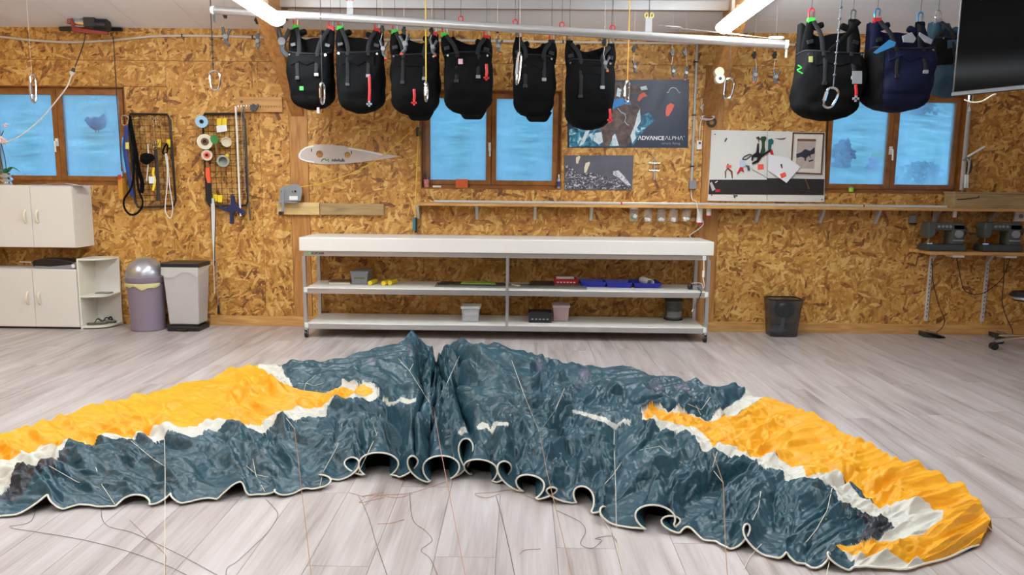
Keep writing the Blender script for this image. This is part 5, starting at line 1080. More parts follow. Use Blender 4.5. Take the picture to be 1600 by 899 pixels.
for s in [[(1244, 241), (1252, 238), (1258, 233), (1266, 236), (1273, 230), (1273, 240), (1264, 243), (1259, 248), (1252, 245), (1245, 247)], [(1257, 245), (1260, 244), (1259, 252), (1257, 251)], [(1263, 242), (1266, 241), (1267, 248)], [(1263, 251), (1271, 249), (1270, 252), (1264, 253)]]: B().slab(s, yw-.0088, .001).build('printed_bird', DKB, fp_t)
B().slab([(1246, 217), (1275, 217.5), (1275, 221), (1246, 220.5)], yw-.0088, .001).build('printed_band', BRN, fp_t)
def pin(name, label, cat, shapes, parts='body', y=None, th=.006, grp=None):
    y = yw if y is None else y; us = [p for s, _ in shapes for p in s]; t = thing(name, label, cat, P(sum(p[0] for p in us)/len(us), max(p[1] for p in us), y), grp)
    for i, (s, m_) in enumerate(shapes): B().slab(s, y, th+.0006*i).build(parts if isinstance(parts, str) else parts[i], m_, t)
    return t
NOTE = M('orange_note', (246, 96, 70), .6)
pin('sticky_note', 'orange red sticky note under the green shears', 'note', [([(1184, 257), (1193, 256.5), (1193.5, 265), (1184, 265.5)], NOTE)], th=.001, grp='orange notes'); 
pin('pliers', 'small steel pliers pinned to the whiteboard with an orange note', 'pliers', [([(1137, 262), (1139, 262.5), (1134.5, 268), (1134.5, 278), (1133, 279), (1132.5, 268)], STEEL), ([(1137, 262), (1135.5, 263), (1142, 269), (1143.5, 279), (1145, 279), (1144.5, 268)], STEEL), ([(1136, 264), (1139, 264), (1138.5, 256), (1136.5, 256)], DGREY), ([(1135, 258.5), (1143, 258), (1143, 262.5), (1135, 262.5)], NOTE)], ['handle', 'handle', 'jaw', 'note'], th=.004)
GRN = M('deep_green', (38, 74, 44), .45, var=.1)
pin('shears', 'green and black handled shears hung on the whiteboard', 'shears', [([(1190, 213.5), (1196, 213), (1198, 216), (1195, 222), (1195, 230), (1196, 236), (1190, 243), (1188, 240), (1191, 230), (1191, 222), (1188.5, 217)], GRN), ([(1184, 224), (1186, 224), (1186, 238), (1190, 242), (1203, 234), (1204, 236), (1190, 246), (1185, 254), (1176, 257), (1176, 254), (1183, 250), (1184, 246), (1178, 246), (1176, 252), (1174.5, 250), (1175, 243), (1182, 238)], BLACKP), ([(1181, 215.5), (1185.5, 213), (1187, 216), (1190, 216.5), (1188, 218), (1186, 218), (1185.5, 223), (1184.5, 218)], STEEL)], ['green_handle', 'black_handle', 'blade'], th=.014)
pin('cutter_knife', 'teal handled folding knife with red end on the whiteboard', 'knife', [([(1201, 218), (1206, 216.5), (1209, 220), (1208, 226), (1205, 235), (1200.5, 234)], M('teal_grip', (26, 92, 88), .5)), ([(1204, 234), (1207, 235), (1209, 241), (1206, 242), (1203, 237)], RED), ([(1206, 226), (1208.5, 225), (1207, 233), (1205, 233)], WHITE2)], ['grip', 'end', 'clip'], th=.012)
pin('hand_tool', 'black wire loop tool with blue and red ends on the whiteboard', 'tool', [([(1157, 250), (1164, 251), (1166, 260), (1158, 262), (1156, 256)], M('pale_blue', (190, 206, 226), .4)), ([(1157, 261), (1161, 262), (1163, 270), (1158, 266), (1153, 272), (1152, 271)], RED), ([(1164, 258), (1171, 259), (1172, 266), (1169, 267), (1168, 262)], DGREY)], ['head', 'tail', 'clip'], th=.012)
lp_o = B().tube(bez([P(u, v, yw-.012) for u, v in [(1160, 249), (1163, 245), (1170, 241.5), (1174, 242), (1170, 246), (1165, 249), (1160, 249)]], 5), .004, 6); tag(lp_o.build('wire_loop', BLACKP, smooth=True), 'small black wire loop hung on the whiteboard', 'loop')
pin('paper_sheet', 'white paper sheet hanging tilted with an orange note over the frame', 'paper', [([(1202, 242), (1230, 246), (1251, 261), (1229, 286), (1200, 266)], PAPER), ([(1218.5, 272), (1227, 269), (1229, 275.5), (1221, 279.5)], NOTE), ([(1219, 257), (1222, 256), (1223, 263), (1221, 263)], DGREY)], ['sheet', 'note', 'paper_clip'], y=yw-.021, th=.0015)
pin('curved_needle', 'pale curved blade on the whiteboard near the frame', 'blade', [([(1210, 216.3), (1222, 216.5), (1228, 215), (1226, 218), (1219, 218.5)], STEEL)], th=.004)
tag(B().tube(bez([P(u, v, yw-.011) for u, v in [(1171, 262), (1178, 266), (1190, 273), (1204, 281), (1220, 288), (1245, 296), (1286, 304)]], 4), .0016, 5).build('steel_wire', DGREY), 'thin steel wire running across the whiteboard', 'wire')
pin('label_strip', 'pair of pale strips and a red ring on the black magnetic strip', 'strips', [([(1109, 286), (1112, 284.5), (1118, 296), (1113, 299)], M('strip_grey', (196, 186, 186), .4)), ([(1118, 296.5), (1125, 296), (1125, 300), (1118, 300)], RED), ([(1117, 285), (1121, 282.5), (1121.5, 284), (1118, 286)], PAPER)], ['strip', 'ring', 'chip'], y=yw-.005, th=.003)
pin('screwdriver_bit', 'slim steel rod on the black magnetic strip', 'rod', [([(1258, 280), (1259, 279.5), (1265, 295), (1263, 296)], STEEL)], y=yw-.005, th=.004)
pin('pen_mark', 'small black magnet on the whiteboard above the pliers', 'magnet', [([(1132, 221), (1135, 215.5), (1136.5, 216), (1133.5, 222)], BLACKP)], th=.006)
pin('hook_clip', 'small steel hook on the lower edge of the whiteboard', 'hook', [([(1146, 305), (1152.5, 305), (1152.5, 307), (1149, 307), (1149, 310), (1147, 309.5)], DGREY)], th=.008)
# ================================================================== RIB PROFILE + WINCH
def airfoil():
    up = [(466, 246), (467, 240), (471, 234), (478, 230), (487, 227.5), (500, 226), (515, 226), (535, 228), (560, 232.5), (585, 237.5), (605, 241.5), (624, 244)]
    dn = [(612, 247), (590, 250), (565, 253.5), (540, 256), (515, 257), (500, 256.5), (485, 254.5), (475, 251.5), (469, 249)]
    return up+dn
pts = [P(u, v, 0) for u, v in airfoil()]
rb = thing('wing_rib', 'pale airfoil rib with two round holes mounted on the wall', 'wing rib', P(540, 257, 0))
# plate with two real holes
bmh = bmesh.new()
def holes():
    y0, th = -.012, .012
    outer = [(p.x, p.z) for p in pts]; hs = []
    for (u, v, r) in [(500, 241, 5.4), (543.5, 242.5, 4.6)]:
        q = P(u, v, 0); hs.append([(q.x+mm(r)*math.cos(k*math.pi/9), q.z+mm(r)*math.sin(k*math.pi/9)) for k in range(18)])
    es = []
    for loop in [outer]+hs:
        vs = [bmh.verts.new((x_, y0, z_)) for x_, z_ in loop]; es += [bmh.edges.new((vs[k], vs[(k+1) % len(vs)])) for k in range(len(vs))]
    bmesh.ops.triangle_fill(bmh, use_beauty=True, use_dissolve=False, edges=es)
    r = bmesh.ops.extrude_face_region(bmh, geom=bmh.faces[:]); bmesh.ops.translate(bmh, vec=(0, th-.001, 0), verts=[g for g in r['geom'] if isinstance(g, bmesh.types.BMVert)])
holes(); bmh.verts.index_update(); b = B(); b.add([v.co.copy() for v in bmh.verts], [tuple(v.index for v in f.verts) for f in bmh.faces]); bmh.free()
b.build('plate', M('rib_grey', (196, 184, 176), .5, var=.06, scale=14), rb)
RE = M('rib_edge', (236, 234, 228), .5)
B().tube([P(u, v, -.013) for u, v in [(490, 228), (478, 231), (471, 236), (468, 243), (470, 248.5), (478, 251.5), (491, 254)]], .008, 6, flat=.3, ref=(0, 1, 0)).build('nose_tape', RE, rb); B().tube([P(u, v, -.013) for u, v in [(545, 232), (570, 236), (597, 242)]], .006, 6, flat=.3, ref=(0, 1, 0)).build('edge_tape', RE, rb)
q = P(518.5, 252.4, -.0125); text('niviuk', .04, (q.x, -.0132, q.z), BLACKP, rb, width=mm(21), offset=.0012)
B().tube(bez([P(u, v, -.0135) for u, v in [(502, 252.5), (504, 249.5), (508, 248.5), (510, 252)]], 4), .005, 6, flat=.3, ref=(0, 1, 0)).build('logo_mark', GREEN, rb); B().tube([P(u, v, -.0135) for u, v in [(514, 248.5), (511.5, 250.5), (514, 252.5)]], .005, 6, flat=.3, ref=(0, 1, 0)).build('logo_mark', GREEN, rb)
for (u, v) in [(486.5, 235), (549, 238.5)]: B().slab([(u-.8, v-2.4), (u+.8, v-2.4), (u+.6, v+2.4), (u-.6, v+2.4)], -.012, .001).build('arrow_mark', BLACKP, rb)
a, c = P(433, 316, -.03), P(500, 336, -.03); pk = tag(B().bb(a.x, c.x, -.045, 0, c.z, a.z).build('pine_block', RAW, bev=.004), 'pale sawn pine board carrying the winch', 'board')
a2_, c2 = P(500.3, 316, -.03), P(600, 338, -.03); tag(B().bb(a2_.x, c2.x, -.042, 0, c.z+.002, a.z-.006).build('pine_block', GREYW, bev=.004), 'grey weathered pine board butted against the pale one', 'board')
wn = thing('hand_winch', 'grey hand winch with crank on the pale pine board', 'winch', P(455, 316, -.05)); y = -.05
B().slab([(437, 316), (437, 295), (441, 291.5), (447, 292), (452, 289), (459, 287.5), (466, 288.5), (471, 293), (472, 300), (469.5, 314)], -.10, .006).build('side_plate', GREY, wn, bev=.001); B().slab([(437, 316), (437, 295), (452, 289), (466, 288.5), (472, 300), (469.5, 314)], -.046, .004).build('side_plate', GREY, wn)
q = P(462, 301, -.07); B().cyl(Vector((q.x, -.10, q.z)), Vector((q.x, -.045, q.z)), mm(10.5), None, 24).build('drum', STEEL, wn, smooth=True)
B().bb(P(438, 310).x, P(470, 310).x, -.12, -.044, a.z-.004, a.z+.006).build('base', GREY, wn)
B().slab([(452, 306.5), (465, 306.5), (465, 312.5), (452, 312.5)], -.106, .001).build('white_label', WHITE2, wn); q = P(461.5, 299, -.107); B().cyl(q, q+Vector((0, -.008, 0)), .01, None, 10).build('axle_nut', BLACKP, wn); q = P(457, 299.3, -.107); B().cyl(q, q+Vector((0, -.006, 0)), .006, None, 8).build('bolt', STEEL, wn)
q = P(442, 299, -.107); B().cyl(q+Vector((0, .004, 0)), q+Vector((0, -.03, 0)), .009, None, 10).build('crank_axle', STEEL, wn, smooth=True); B().slab([(440.5, 296), (443.5, 296), (443.8, 332), (439.5, 332)], -.132, .006).build('crank', GREY, wn, bev=.001)
q = P(441.5, 333, -.137); B().cyl(q+Vector((0, .0, 0)), q+Vector((0, -.07, 0)), .014, .017, 12).build('crank_grip', BLACKP, wn, smooth=True)
rp_ = thing('winch_rope', 'thin yellow rope running from the winch over a pulley by the window', 'rope', P(650, 360, -.03))
b = B().tube(bez([P(u, v, -.05) for u, v in [(470, 292), (495, 288), (525, 280), (560, 266), (600, 242), (650, 199)]], 6), .0035, 6); b.build('rope', BRASSY, rp_, smooth=True)
B().tube(bez([P(u, v, -.05) for u, v in [(650, 199), (653.5, 203), (652.5, 235), (650, 290), (648.5, 340)]], 6), .005, 6).build('rope', BRASSY, rp_, smooth=True)
q = P(652.5, 205, -.03); B().bb(q.x-.012, q.x+.012, -.06, 0, q.z-.05, q.z+.035).build('pulley', BLACKP, rp_, bev=.004)
tk = thing('tackle_block', 'teal and black tackle block at the end of the winch rope', 'tackle', P(649, 365, -.04)); B().slab([(644.5, 341), (649, 340), (649, 360), (646, 362), (644.5, 356)], -.03, .02).build('body', M('teal_plastic', (62, 120, 128), .5), tk, bev=.003); B().slab([(649, 340), (651.5, 341), (651.5, 364), (648, 364), (648, 360)], -.026, .02).build('arm', BLACKP, tk, bev=.002)
B().bb(P(646, 350).x, P(651, 350).x, -.03, 0, P(648, 358).z, P(648, 350).z).build('anchor', DGREY, tk)
# ================================================================== LEFT SIDE
CY = -.31
def cab(name, label, x0, x1, z0, z1, doors, y0=CY, hz=.12, hfrac=.5):
    t = thing(name, label, 'cabinet', ((x0+x1)/2, y0/2, z0))
    B().bb(x0, x1, y0+.02, -.002, z0, z1).build('body', WHITE, t, bev=.002)
    n = doors; w_ = (x1-x0)/n
    for k in range(n):
        d0, d1 = x0+w_*k+.0018, x0+w_*(k+1)-.0018
        d = B().bb(d0, d1, y0, y0+.018, z0+.003, z1-.003).build('door', WHITE, t, bev=.002)
        hx = (d1-.055) if k % 2 == 0 else (d0+.055); hc = z0+(z1-z0)*hfrac
        B().tube(bez([(hx, y0+.002, hc-hz/2), (hx, y0-.022, hc-hz*.3), (hx, y0-.028, hc), (hx, y0-.022, hc+hz*.3), (hx, y0+.002, hc+hz/2)], 4), .011, 8, flat=.7).build('handle', CREAM, d, smooth=True)
    return t
ux1 = P(111.5, 290, CY).x; uz1, uz0 = P(60, 290, CY).z, P(60, 387, CY).z; wdt = P(111.5, 330, CY).x-P(46, 330, CY).x
uz1 = min(uz1, WZ0-.0)
cab('wall_cabinet', 'white two door wall cabinet under the window with the hen', ux1-2*wdt, ux1, uz0, uz1, 2)
cab('wall_cabinet', 'white wall cabinet carrying the orchid pot', ux1-4*wdt, ux1-2*wdt-.002, uz0, uz1, 2)
lx1 = P(124, 500, CY).x; lz1 = P(70, 421, CY).z; w2_ = P(121.5, 450, CY).x-P(53, 450, CY).x
lc = cab('base_cabinet', 'white two door floor cabinet beside the corner shelf', lx1-2*w2_, lx1, .02, lz1, 2); B().bb(lx1-2*w2_+.01, lx1-.01, CY+.03, -.01, 0, .021).build('plinth', BLACKP, lc)
lc = cab('base_cabinet', 'white floor cabinet standing next to the two door one', lx1-4*w2_, lx1-2*w2_-.002, .02, lz1, 2); B().bb(lx1-4*w2_+.01, lx1-2*w2_-.012, CY+.03, -.01, 0, .021).build('plinth', BLACKP, lc)
a = P(143, 384, 0); tag(B().bb(a.x-1.6, a.x-.005, -.04, 0, uz0-.035, uz0-.002).build('support_batten', PINE), 'pine batten under the wall cabinet', 'batten')
# corner shelf with rounded shelves
cs0 = lx1+.004; cs1 = P(189, 450, -.02).x; ctop = P(170, 405, -.15).z; cs = thing('corner_shelf', 'white corner shelf unit with rounded shelves beside the floor cabinet', 'shelf', ((cs0+cs1)/2, -.15, 0))
CW = M('cream_laminate', (226, 222, 206), .45, var=.02)
B().bb(cs0, cs0+.016, CY+.01, -.018, 0, ctop).build('side_panel', CW, cs); B().bb(cs0+.016, cs1, -.034, -.018, 0, ctop).build('back_panel', WHITE, cs)
def qround(z0, z1, nm='shelf'):
    n = 12; c = [(cs0+.0, -.02)]+[(cs0+(cs1-cs0)*math.sin(math.pi/2*k/n)**.8, -.02+(CY+.012+.02)*math.cos(math.pi/2*k/n)**.55) for k in range(n+1)]
    B().prism([(x_, y_, z0) for x_, y_ in c], (0, 0, z1-z0)).build(nm, CW, cs)
zmid = P(160, 463, -.2).z; qround(.012, .03); qround(zmid, zmid+.016); qround(ctop-.002, ctop+.014, 'top')
q = F(162, 459, zmid+.016); sm = tag(B().prism([(q.x-.07, q.y-.03, zmid+.0165), (q.x+.06, q.y-.025, zmid+.0165), (q.x+.07, q.y+.05, zmid+.0165), (q.x-.05, q.y+.05, zmid+.0165)], (0, 0, .012)).build('grey_pouch', M('pouch_grey', (128, 130, 126), .6), bev=.004), 'flat grey pouch on the middle corner shelf', 'pouch')
SOLE = M('olive_sole', (84, 82, 70), .7, var=.2)
for i, (sx_, sy_, ang) in enumerate([(cs0+.105, -.207, 25), (cs0+.150, -.102, -12)]):
    q = Vector((sx_, sy_-.03, .03)); t = thing('sandal', ['flip flop sandal turned outward beside the cabinet', 'flip flop sandal lying beside the lilac bin'][i], 'sandal', (q.x, q.y+.02, .031), 'pair of sandals'); R = rotm(0, 0, ang)
    out = [Vector((x_*.09, y_*.037*(1.15 if x_ > 0 else .85), 0)) for x_, y_ in [(math.cos(k*math.pi/10), math.sin(k*math.pi/10)) for k in range(20)]]; c = Vector((q.x, q.y+.03, .031))
    B().prism([c+R @ p for p in out], (0, 0, .02)).build('sole', SOLE, t, bev=.004)
    B().tube(bez([c+R @ Vector(p) for p in [(-.025, -.030, .018), (.008, -.026, .055), (.045, 0, .022), (.008, .026, .055), (-.025, .030, .018)]], 6), .009, 8, flat=.5).build('strap', BLACKP if i else SOLE, t, smooth=True)
    B().prism([c+R @ (p*.85)+Vector((0, 0, .0195)) for p in out], (0, 0, .004)).build('insole', M('insole_grey', (150, 148, 136), .7), t)
# black machine on the base cabinet
a, c = P(30, 418, -.22), P(121, 407, -.22); z0 = lz1+.001
mc = thing('sealing_tool', 'black flat cutting tool with grey side and metal tip on the floor cabinet', 'tool', ((a.x+c.x)/2, -.18, z0))
B().prism([P(52, 419, -.26).x and Vector((P(u, v, -.26).x, -.26, max(z0, P(u, v, -.26).z))) for u, v in [(50, 412), (52, 407), (62, 405), (90, 405), (118, 410), (121, 414), (119, 419.5), (80, 418), (52, 417)]], (0, .16, 0)).build('body', BLACKP, mc, bev=.006)
B().prism([Vector((P(u, v, -.268).x, -.268, max(z0, P(u, v, -.268).z))) for u, v in [(54, 416), (80, 417), (110, 414), (120, 409), (121, 420), (54, 420)]], (0, .012, 0)).build('side_cover', GREY, mc, bev=.002)
q = P(115, 416, -.27); B().cyl(q, q+Vector((0, -.008, 0)), .018, None, 14).build('knob', WHITE2, mc, smooth=True); q = P(50, 410, -.2); B().cyl(q, q+Vector((-.12, 0, .004)), .009, .005, 8).build('tip', STEEL, mc, smooth=True)
q = F(4, 414, lz1); pb = thing('paper_bag', 'crumpled whitish plastic bag on the floor cabinet', 'bag', (q.x-.03, -.15, lz1)); b = B(); b.sph((q.x-.03, -.16, lz1+.085), (.10, .08, .085), 16, 10); 
for v_ in b.v: v_ += Vector((random.uniform(-.012, .012), random.uniform(-.012, .012), random.uniform(-.01, .01))); v_.z = max(v_.z, lz1+.001)
b.build('bag', M('bag_white', (200, 196, 188), .4), pb)
# papers on the wall cabinet
t0 = uz1+.001
tag(B().prism([F(48, 286.5, t0).x and Vector((P(u, 286, yy).x, yy, t0)) for u, yy in [(46, -.30), (132, -.30), (150, -.14), (60, -.12)]], (0, 0, .004)).build('paper_stack', M('blue_paper', (196, 208, 230), .6), bev=.001), 'blue tinted folder of papers on top of the wall cabinet', 'papers')
b = B(); b.add([Vector((P(u, 286, yy).x, yy, t0+.0045+h_)) for u, yy, h_ in [(62, -.28, 0), (80, -.28, .012), (100, -.28, .018), (118, -.28, .004), (66, -.14, 0), (84, -.14, .012), (104, -.14, .018), (122, -.14, .004)]], [(0, 1, 5, 4), (1, 2, 6, 5), (2, 3, 7, 6)]); o_ = b.build('paper_sheet', PAPER); md = o_.modifiers.new('s', 'SOLIDIFY'); md.thickness = .001; tag(o_, 'curled white sheet lying on the blue folder', 'paper')
# orchid
c = Vector((P(10, 280, -.16).x, -.16, t0)); oc = thing('potted_orchid', 'pink orchid in a silver pot on the wall cabinet', 'orchid', c)
B().lathe([(.001, 0), (.045, 0), (.05, .01), (.038, .03), (.058, .05), (.044, .072), (.056, .095), (.048, .11), (.04, .108), (.038, .09)], c, n=24).build('pot', STEEL, oc, smooth=True); B().lathe([(.001, .092), (.04, .092)], c, n=16).build('soil', M('bark', (50, 38, 28), .9), oc)
LEAF = M('orchid_leaf', (70, 124, 66), .4, var=.2)
for (dx, dz, l_) in [(.15, .04, 1), (-.14, .03, 1), (.06, .03, .6)]:
    s_ = B(); P0, P1, P2 = c+Vector((0, -.01, .10)), c+Vector((dx*.5, -.02, .10+dz*1.6)), c+Vector((dx, -.02, .10+dz*.6)); s_.tube(bez([P0, P1, P2], 5), lambda t_: .006+.024*math.sin(math.pi*min(.98, t_+.05)), 8, flat=.2); s_.build('leaf', LEAF, oc, smooth=True)
for dx in (-.02, .008):
    B().tube(bez([c+Vector((dx, 0, .1)), c+Vector((dx*1.4-.01, 0, .25)), c+Vector((dx*1.5-.035, 0, .42)), c+Vector((dx*2, -.01, .50))], 5), .004, 6).build('stem', M('stem_dark', (44, 58, 44)), oc)
PET = M('orchid_petal', (238, 208, 204), .5)
for (u, v, r) in [(2, 218, .026), (8, 222, .022), (9, 196, .016), (-4, 224, .024)]:
    q = P(u, v, -.165); s_ = B()
    for k in range(5): an = k*1.257+.3; s_.sph(q+Vector((math.cos(an)*r*.7, 0, math.sin(an)*r*.7)), (r*.62, .006, r*.5), 8, 5, rotm(20, -math.degrees(an), 0))
    s_.build('flower', PET, oc, smooth=True)
# sticker on the glass
q = P(190, 158, .058); st = thing('window_sticker', 'white flower sticker on the window pane', 'sticker', q); b = B(); 
for k in range(7): an = k*math.pi*2/7; b.cyl(q+Vector((.018*math.cos(an), 0, .018*math.sin(an))), q+Vector((.018*math.cos(an), .0015, .018*math.sin(an))), .012, None, 10)
b.build('petals', WHITE2, st); B().cyl(q+Vector((0, -.001, 0)), q+Vector((0, .001, 0)), .010, None, 10).build('centre', BRN, st)
# bins
c = F(222, 519, 0)+Vector((0, .145, 0)); LIL = M('lilac_plastic', (132, 118, 132), .4, var=.03); k = .165/ .165
c.x -= .01; bn1 = thing('push_bin', 'lilac round bin with a silver domed lid', 'bin', c); r = mm(29, -.3); bh = P(222, 432, c.y).z
B().lathe([(.001, 0), (r*.86, 0), (r*.9, .012), (r*.88, .03), (r*.98, bh-.06)], c, n=32).build('body', LIL, bn1, smooth=True); B().lathe([(r*1.0, bh-.055), (r*1.07, bh-.03), (r*1.07, bh+.005), (r*1.01, bh+.012)], c, n=32).build('collar', LIL, bn1, smooth=True)
dh = P(222, 403, c.y).z-bh; B().lathe([(r*1.0*math.cos(t_*math.pi/2), bh+.008+dh*math.sin(t_*math.pi/2)) for t_ in [q/10 for q in range(10)]]+[(.001, bh+.008+dh)], c, n=32).build('dome_lid', M('silver_plastic', (176, 178, 182), .3, .7), bn1, smooth=True)
fl_ = B(); an_ = [q*math.pi/20-math.pi*1.02 for q in range(19)]; fl_.add([c+Vector((r*k_*math.cos(t_), r*k_*math.sin(t_), bh-.05-h_-(.010*math.sin(t_*9+1)+.012*math.sin(t_*4) if h_ else 0))) for k_, h_ in ((1.04, 0), (1.07, .02), (1.03, .042)) for t_ in an_], [(m_*19+i, m_*19+i+1, (m_+1)*19+i+1, (m_+1)*19+i) for m_ in range(2) for i in range(18)]); fl_.build('bag_rim', M('bag_yellow', (206, 200, 140), .4), bn1, smooth=True)
c = F(284, 518, 0)+Vector((.012, .13, 0)); pb2 = thing('pedal_bin', 'grey square pedal bin with black lid and a bag sticking out', 'bin', c); w0, w1 = mm(23.5, -.3), mm(28.5, -.3); d0, d1 = .105, .13; ht = P(283, 417, c.y-.12).z
LG = M('light_grey_plastic', (186, 182, 180), .4, var=.03)
z0b = .06; vs_ = [c+Vector((sx*w0, sy*d0, z0b)) for sx, sy in ((-1, -1), (1, -1), (1, 1), (-1, 1))]+[c+Vector((sx*w1, sy*d1, ht-.01)) for sx, sy in ((-1, -1), (1, -1), (1, 1), (-1, 1))]
B().add(vs_, [(3, 2, 1, 0), (4, 5, 6, 7)]+[(i, (i+1) % 4, 4+(i+1) % 4, 4+i) for i in range(4)]).build('body', LG, pb2, bev=.012)
B().bb(c.x-w1*1.06, c.x+w1*1.06, c.y-d1*1.06, c.y+d1*1.04, ht-.005, ht+.035).build('lid', BLACKP, pb2, bev=.006); B().bb(c.x-w0*1.05, c.x+w0*1.12, c.y-d0*1.3, c.y+d0, 0, .045).build('base', BLACKP, pb2, bev=.006); B().bb(c.x-w0*.9, c.x+w0*.9, c.y-d0, c.y+d0*.9, .04, .062).build('base_neck', BLACKP, pb2); B().bb(c.x-.05, c.x+.05, c.y-d0*1.5, c.y-d0*1.2, .008, .022).build('pedal', BLACKP, pb2, bev=.003)
BAG = make_clear('clear_bag', (232, 230, 222), .5)
bg_ = B(); n = 16
ringp = [c+Vector((sx*w1*1.03, sy*d1*1.04, 0)) for sx, sy in ((-1, -1), (1, -1), (1, 1))]
pts_ = [ringp[0]+(ringp[1]-ringp[0])*(k/8) for k in range(9)]+[ringp[1]+(ringp[2]-ringp[1])*(k/4) for k in range(1, 5)]
bg_.add([p+Vector((0, -.003, ht-.004)) for p in pts_]+[p+Vector((random.uniform(-.004, .004), -.006+random.uniform(-.004, .004), ht-.075-.03*math.sin(i*.9)+(.03 if i > 8 else 0))) for i, p in enumerate(pts_)], [(i, i+1, len(pts_)+i+1, len(pts_)+i) for i in range(len(pts_)-1)]); bg_.build('bag_rim', BAG, pb2, smooth=True)
# ---- electric hoist and cords
q = P(140, 38, -.16); ho = thing('electric_hoist', 'small red and black electric hoist bracketed under the ceiling', 'hoist', q-Vector((0, 0, .08)))
RUST = M('hoist_red', (138, 44, 28), .45, var=.2)
B().bb(P(95, 45, 0).x, P(192, 45, 0).x, -.03, 0, P(140, 49, 0).z, P(140, 43.5, 0).z).build('bracket', BLACKP, ho, bev=.002)
B().bb(q.x-.12, q.x-.09, -.2, 0, P(120, 47, 0).z, P(120, 44, 0).z).build('arm', BLACKP, ho); B().bb(q.x+.08, q.x+.11, -.2, 0, P(120, 47, 0).z, P(120, 44, 0).z).build('arm', BLACKP, ho)
fr_ = B(); fr_.prism([P(u, v, -.24) for u, v in [(110, 30), (112, 28), (116, 43), (168, 50), (168, 54.5), (113, 49.5)]], (0, .02, 0)); fr_.prism([P(u, v, -.10) for u, v in [(108, 30), (112, 26), (134, 29), (168, 38), (168, 52), (158, 52), (113, 48)]], (0, .02, 0)); fr_.build('frame', RUST, ho)
B().cyl(P(112, 35, -.19), P(134, 37, -.19), .035, None, 14).build('drum', STEEL, ho, smooth=True); B().bb(P(134, 30, -.18).x, P(152, 30, -.18).x, -.23, -.09, P(140, 44, -.18).z, P(140, 25, -.18).z).build('gearbox', BLACKP, ho, bev=.01); B().cyl(P(150, 39, -.17), P(169, 40, -.17), mm(9.5, -.2), None, 18).build('motor', BLACKP, ho, smooth=True); B().tube([P(u, v, -.24) for u, v in [(110, 30), (106, 30), (106, 37), (110, 37)]], .006, 6).build('handle', RUST, ho)
ec = thing('hoist_cord', 'black hoist cord plugged into a hanging white extension cord', 'cord', P(0, 222, -.2)); B().tube(bez([P(u, v, -.2) for u, v in [(135, 47), (130, 70), (122, 92), (117, 105)]], 5), .005, 6).build('black_lead', BLACKP, ec, smooth=True); q = P(115.5, 106, -.2); q2 = P(112, 118, -.2)
B().cyl(q, (q+q2)/2, .012, .018, 12).build('plug', BLACKP, ec, smooth=True); B().cyl((q+q2)/2, q2, .024, .012, 12).build('socket', WHITE2, ec, smooth=True); B().tube(bez([P(u, v, -.2) for u, v in [(112, 117), (105, 135), (90, 155), (65, 185), (35, 210), (10, 222), (-15, 226), (-30, 250)]]+[Vector((P(-40, 285, -.2).x, -.15, t0+.008))], 5), .006, 6).build('white_lead', WHITE2, ec, smooth=True)
B().tube(bez([P(u, v, -.08) for u, v in [(172, 52), (177, 62), (180, 110), (183, 160), (187, 215), (190, 268)]], 5), .0045, 6).build('control_lead', BLACKP, ec, smooth=True); q = P(189, 275, -.06); q2 = P(191, 312, -.06)
B().bb(q.x-.02, q.x+.024, -.09, 0, q2.z, q.z-.02).build('hand_control', M('amber_plastic', (196, 140, 50), .4), ec, bev=.008); B().bb(q.x-.014, q.x+.018, -.092, -.085, q.z-.035, q.z+.01).build('button', RED, ec, bev=.004)
wcb = thing('wall_cable', 'white cable duct sagging along the top of the wall', 'cable', P(300, 57, 0)); B().tube(bez([P(u, v, -.014) for u, v in [(-40, 55), (0, 57.5), (50, 63), (110, 66), (175, 63), (240, 57), (300, 56), (400, 58), (460, 60), (700, 63), (900, 66), (1089, 68), (1240, 70), (1420, 74), (1640, 76)]], 6), .0105, 8).build('duct', M('duct_white', (206, 196, 182), .5), wcb, smooth=True)
for u, v in [(285, 55.8), (395, 58), (640, 62), (880, 65.5), (1243, 70.5)]: q = P(u, v, -.012); B().bb(q.x-.006, q.x+.006, -.028, 0, q.z-.014, q.z+.014).build('clip', BLACKP, wcb)
# ---- wire grids
WIREM = M('grid_wire', (34, 32, 30), .4, .3)
def grid(name, label, px, nx, ny):
    y = -.035; (a, b_, c, d) = [P(u, v, y) for u, v in px]; t = thing('wire_grid', label, 'wire grid', (a+d)/2 if False else P(px[3][0], px[3][1], 0), 'wire tool grids')
    def L(p, q, k): return p+(q-p)*k
    rc = []
    for p, q in ((a, b_), (b_, c), (c, d), (d, a)): rc += [L(p, q, .06), L(p, q, .5), L(p, q, .94)]
    B().tube(rc, .011, 8, closed=True).build('frame', WIREM, t, smooth=True)
    for i in range(1, nx): B().tube([L(a, b_, i/nx), L(d, c, i/nx)], .0022, 4).build('wire', WIREM, t)
    for j in range(1, ny): B().tube([L(a, d, j/ny), L(b_, c, j/ny)], .0022, 4).build('wire', WIREM, t)
    for p in (L(a, b_, .2), L(a, b_, .8), L(d, c, .2), L(d, c, .8)): B().cyl(p, Vector((p.x, 0, p.z)), .006, None, 6).build('wall_fixing', WIREM, t)
    return t
grid('g', 'black wire grid hung with blue straps beside the window', [(200, 178), (265, 179), (275, 322), (212, 324)], 8, 16)
grid('g', 'black wire grid hung with tape rolls and clamps', [(316, 178), (382, 178), (388, 321), (324, 322)], 8, 16)
def strap(name, label, px, w_, mat, y=-.06, cat='strap', flat_=.25, r_tail=None, grp=None):
    o_ = B().tube(bez([P(u, v, y) for u, v in px], 5), w_, 8, flat=flat_, ref=(0, 1, 0)); return tag(o_.build(name, mat, smooth=True), label, cat, grp)
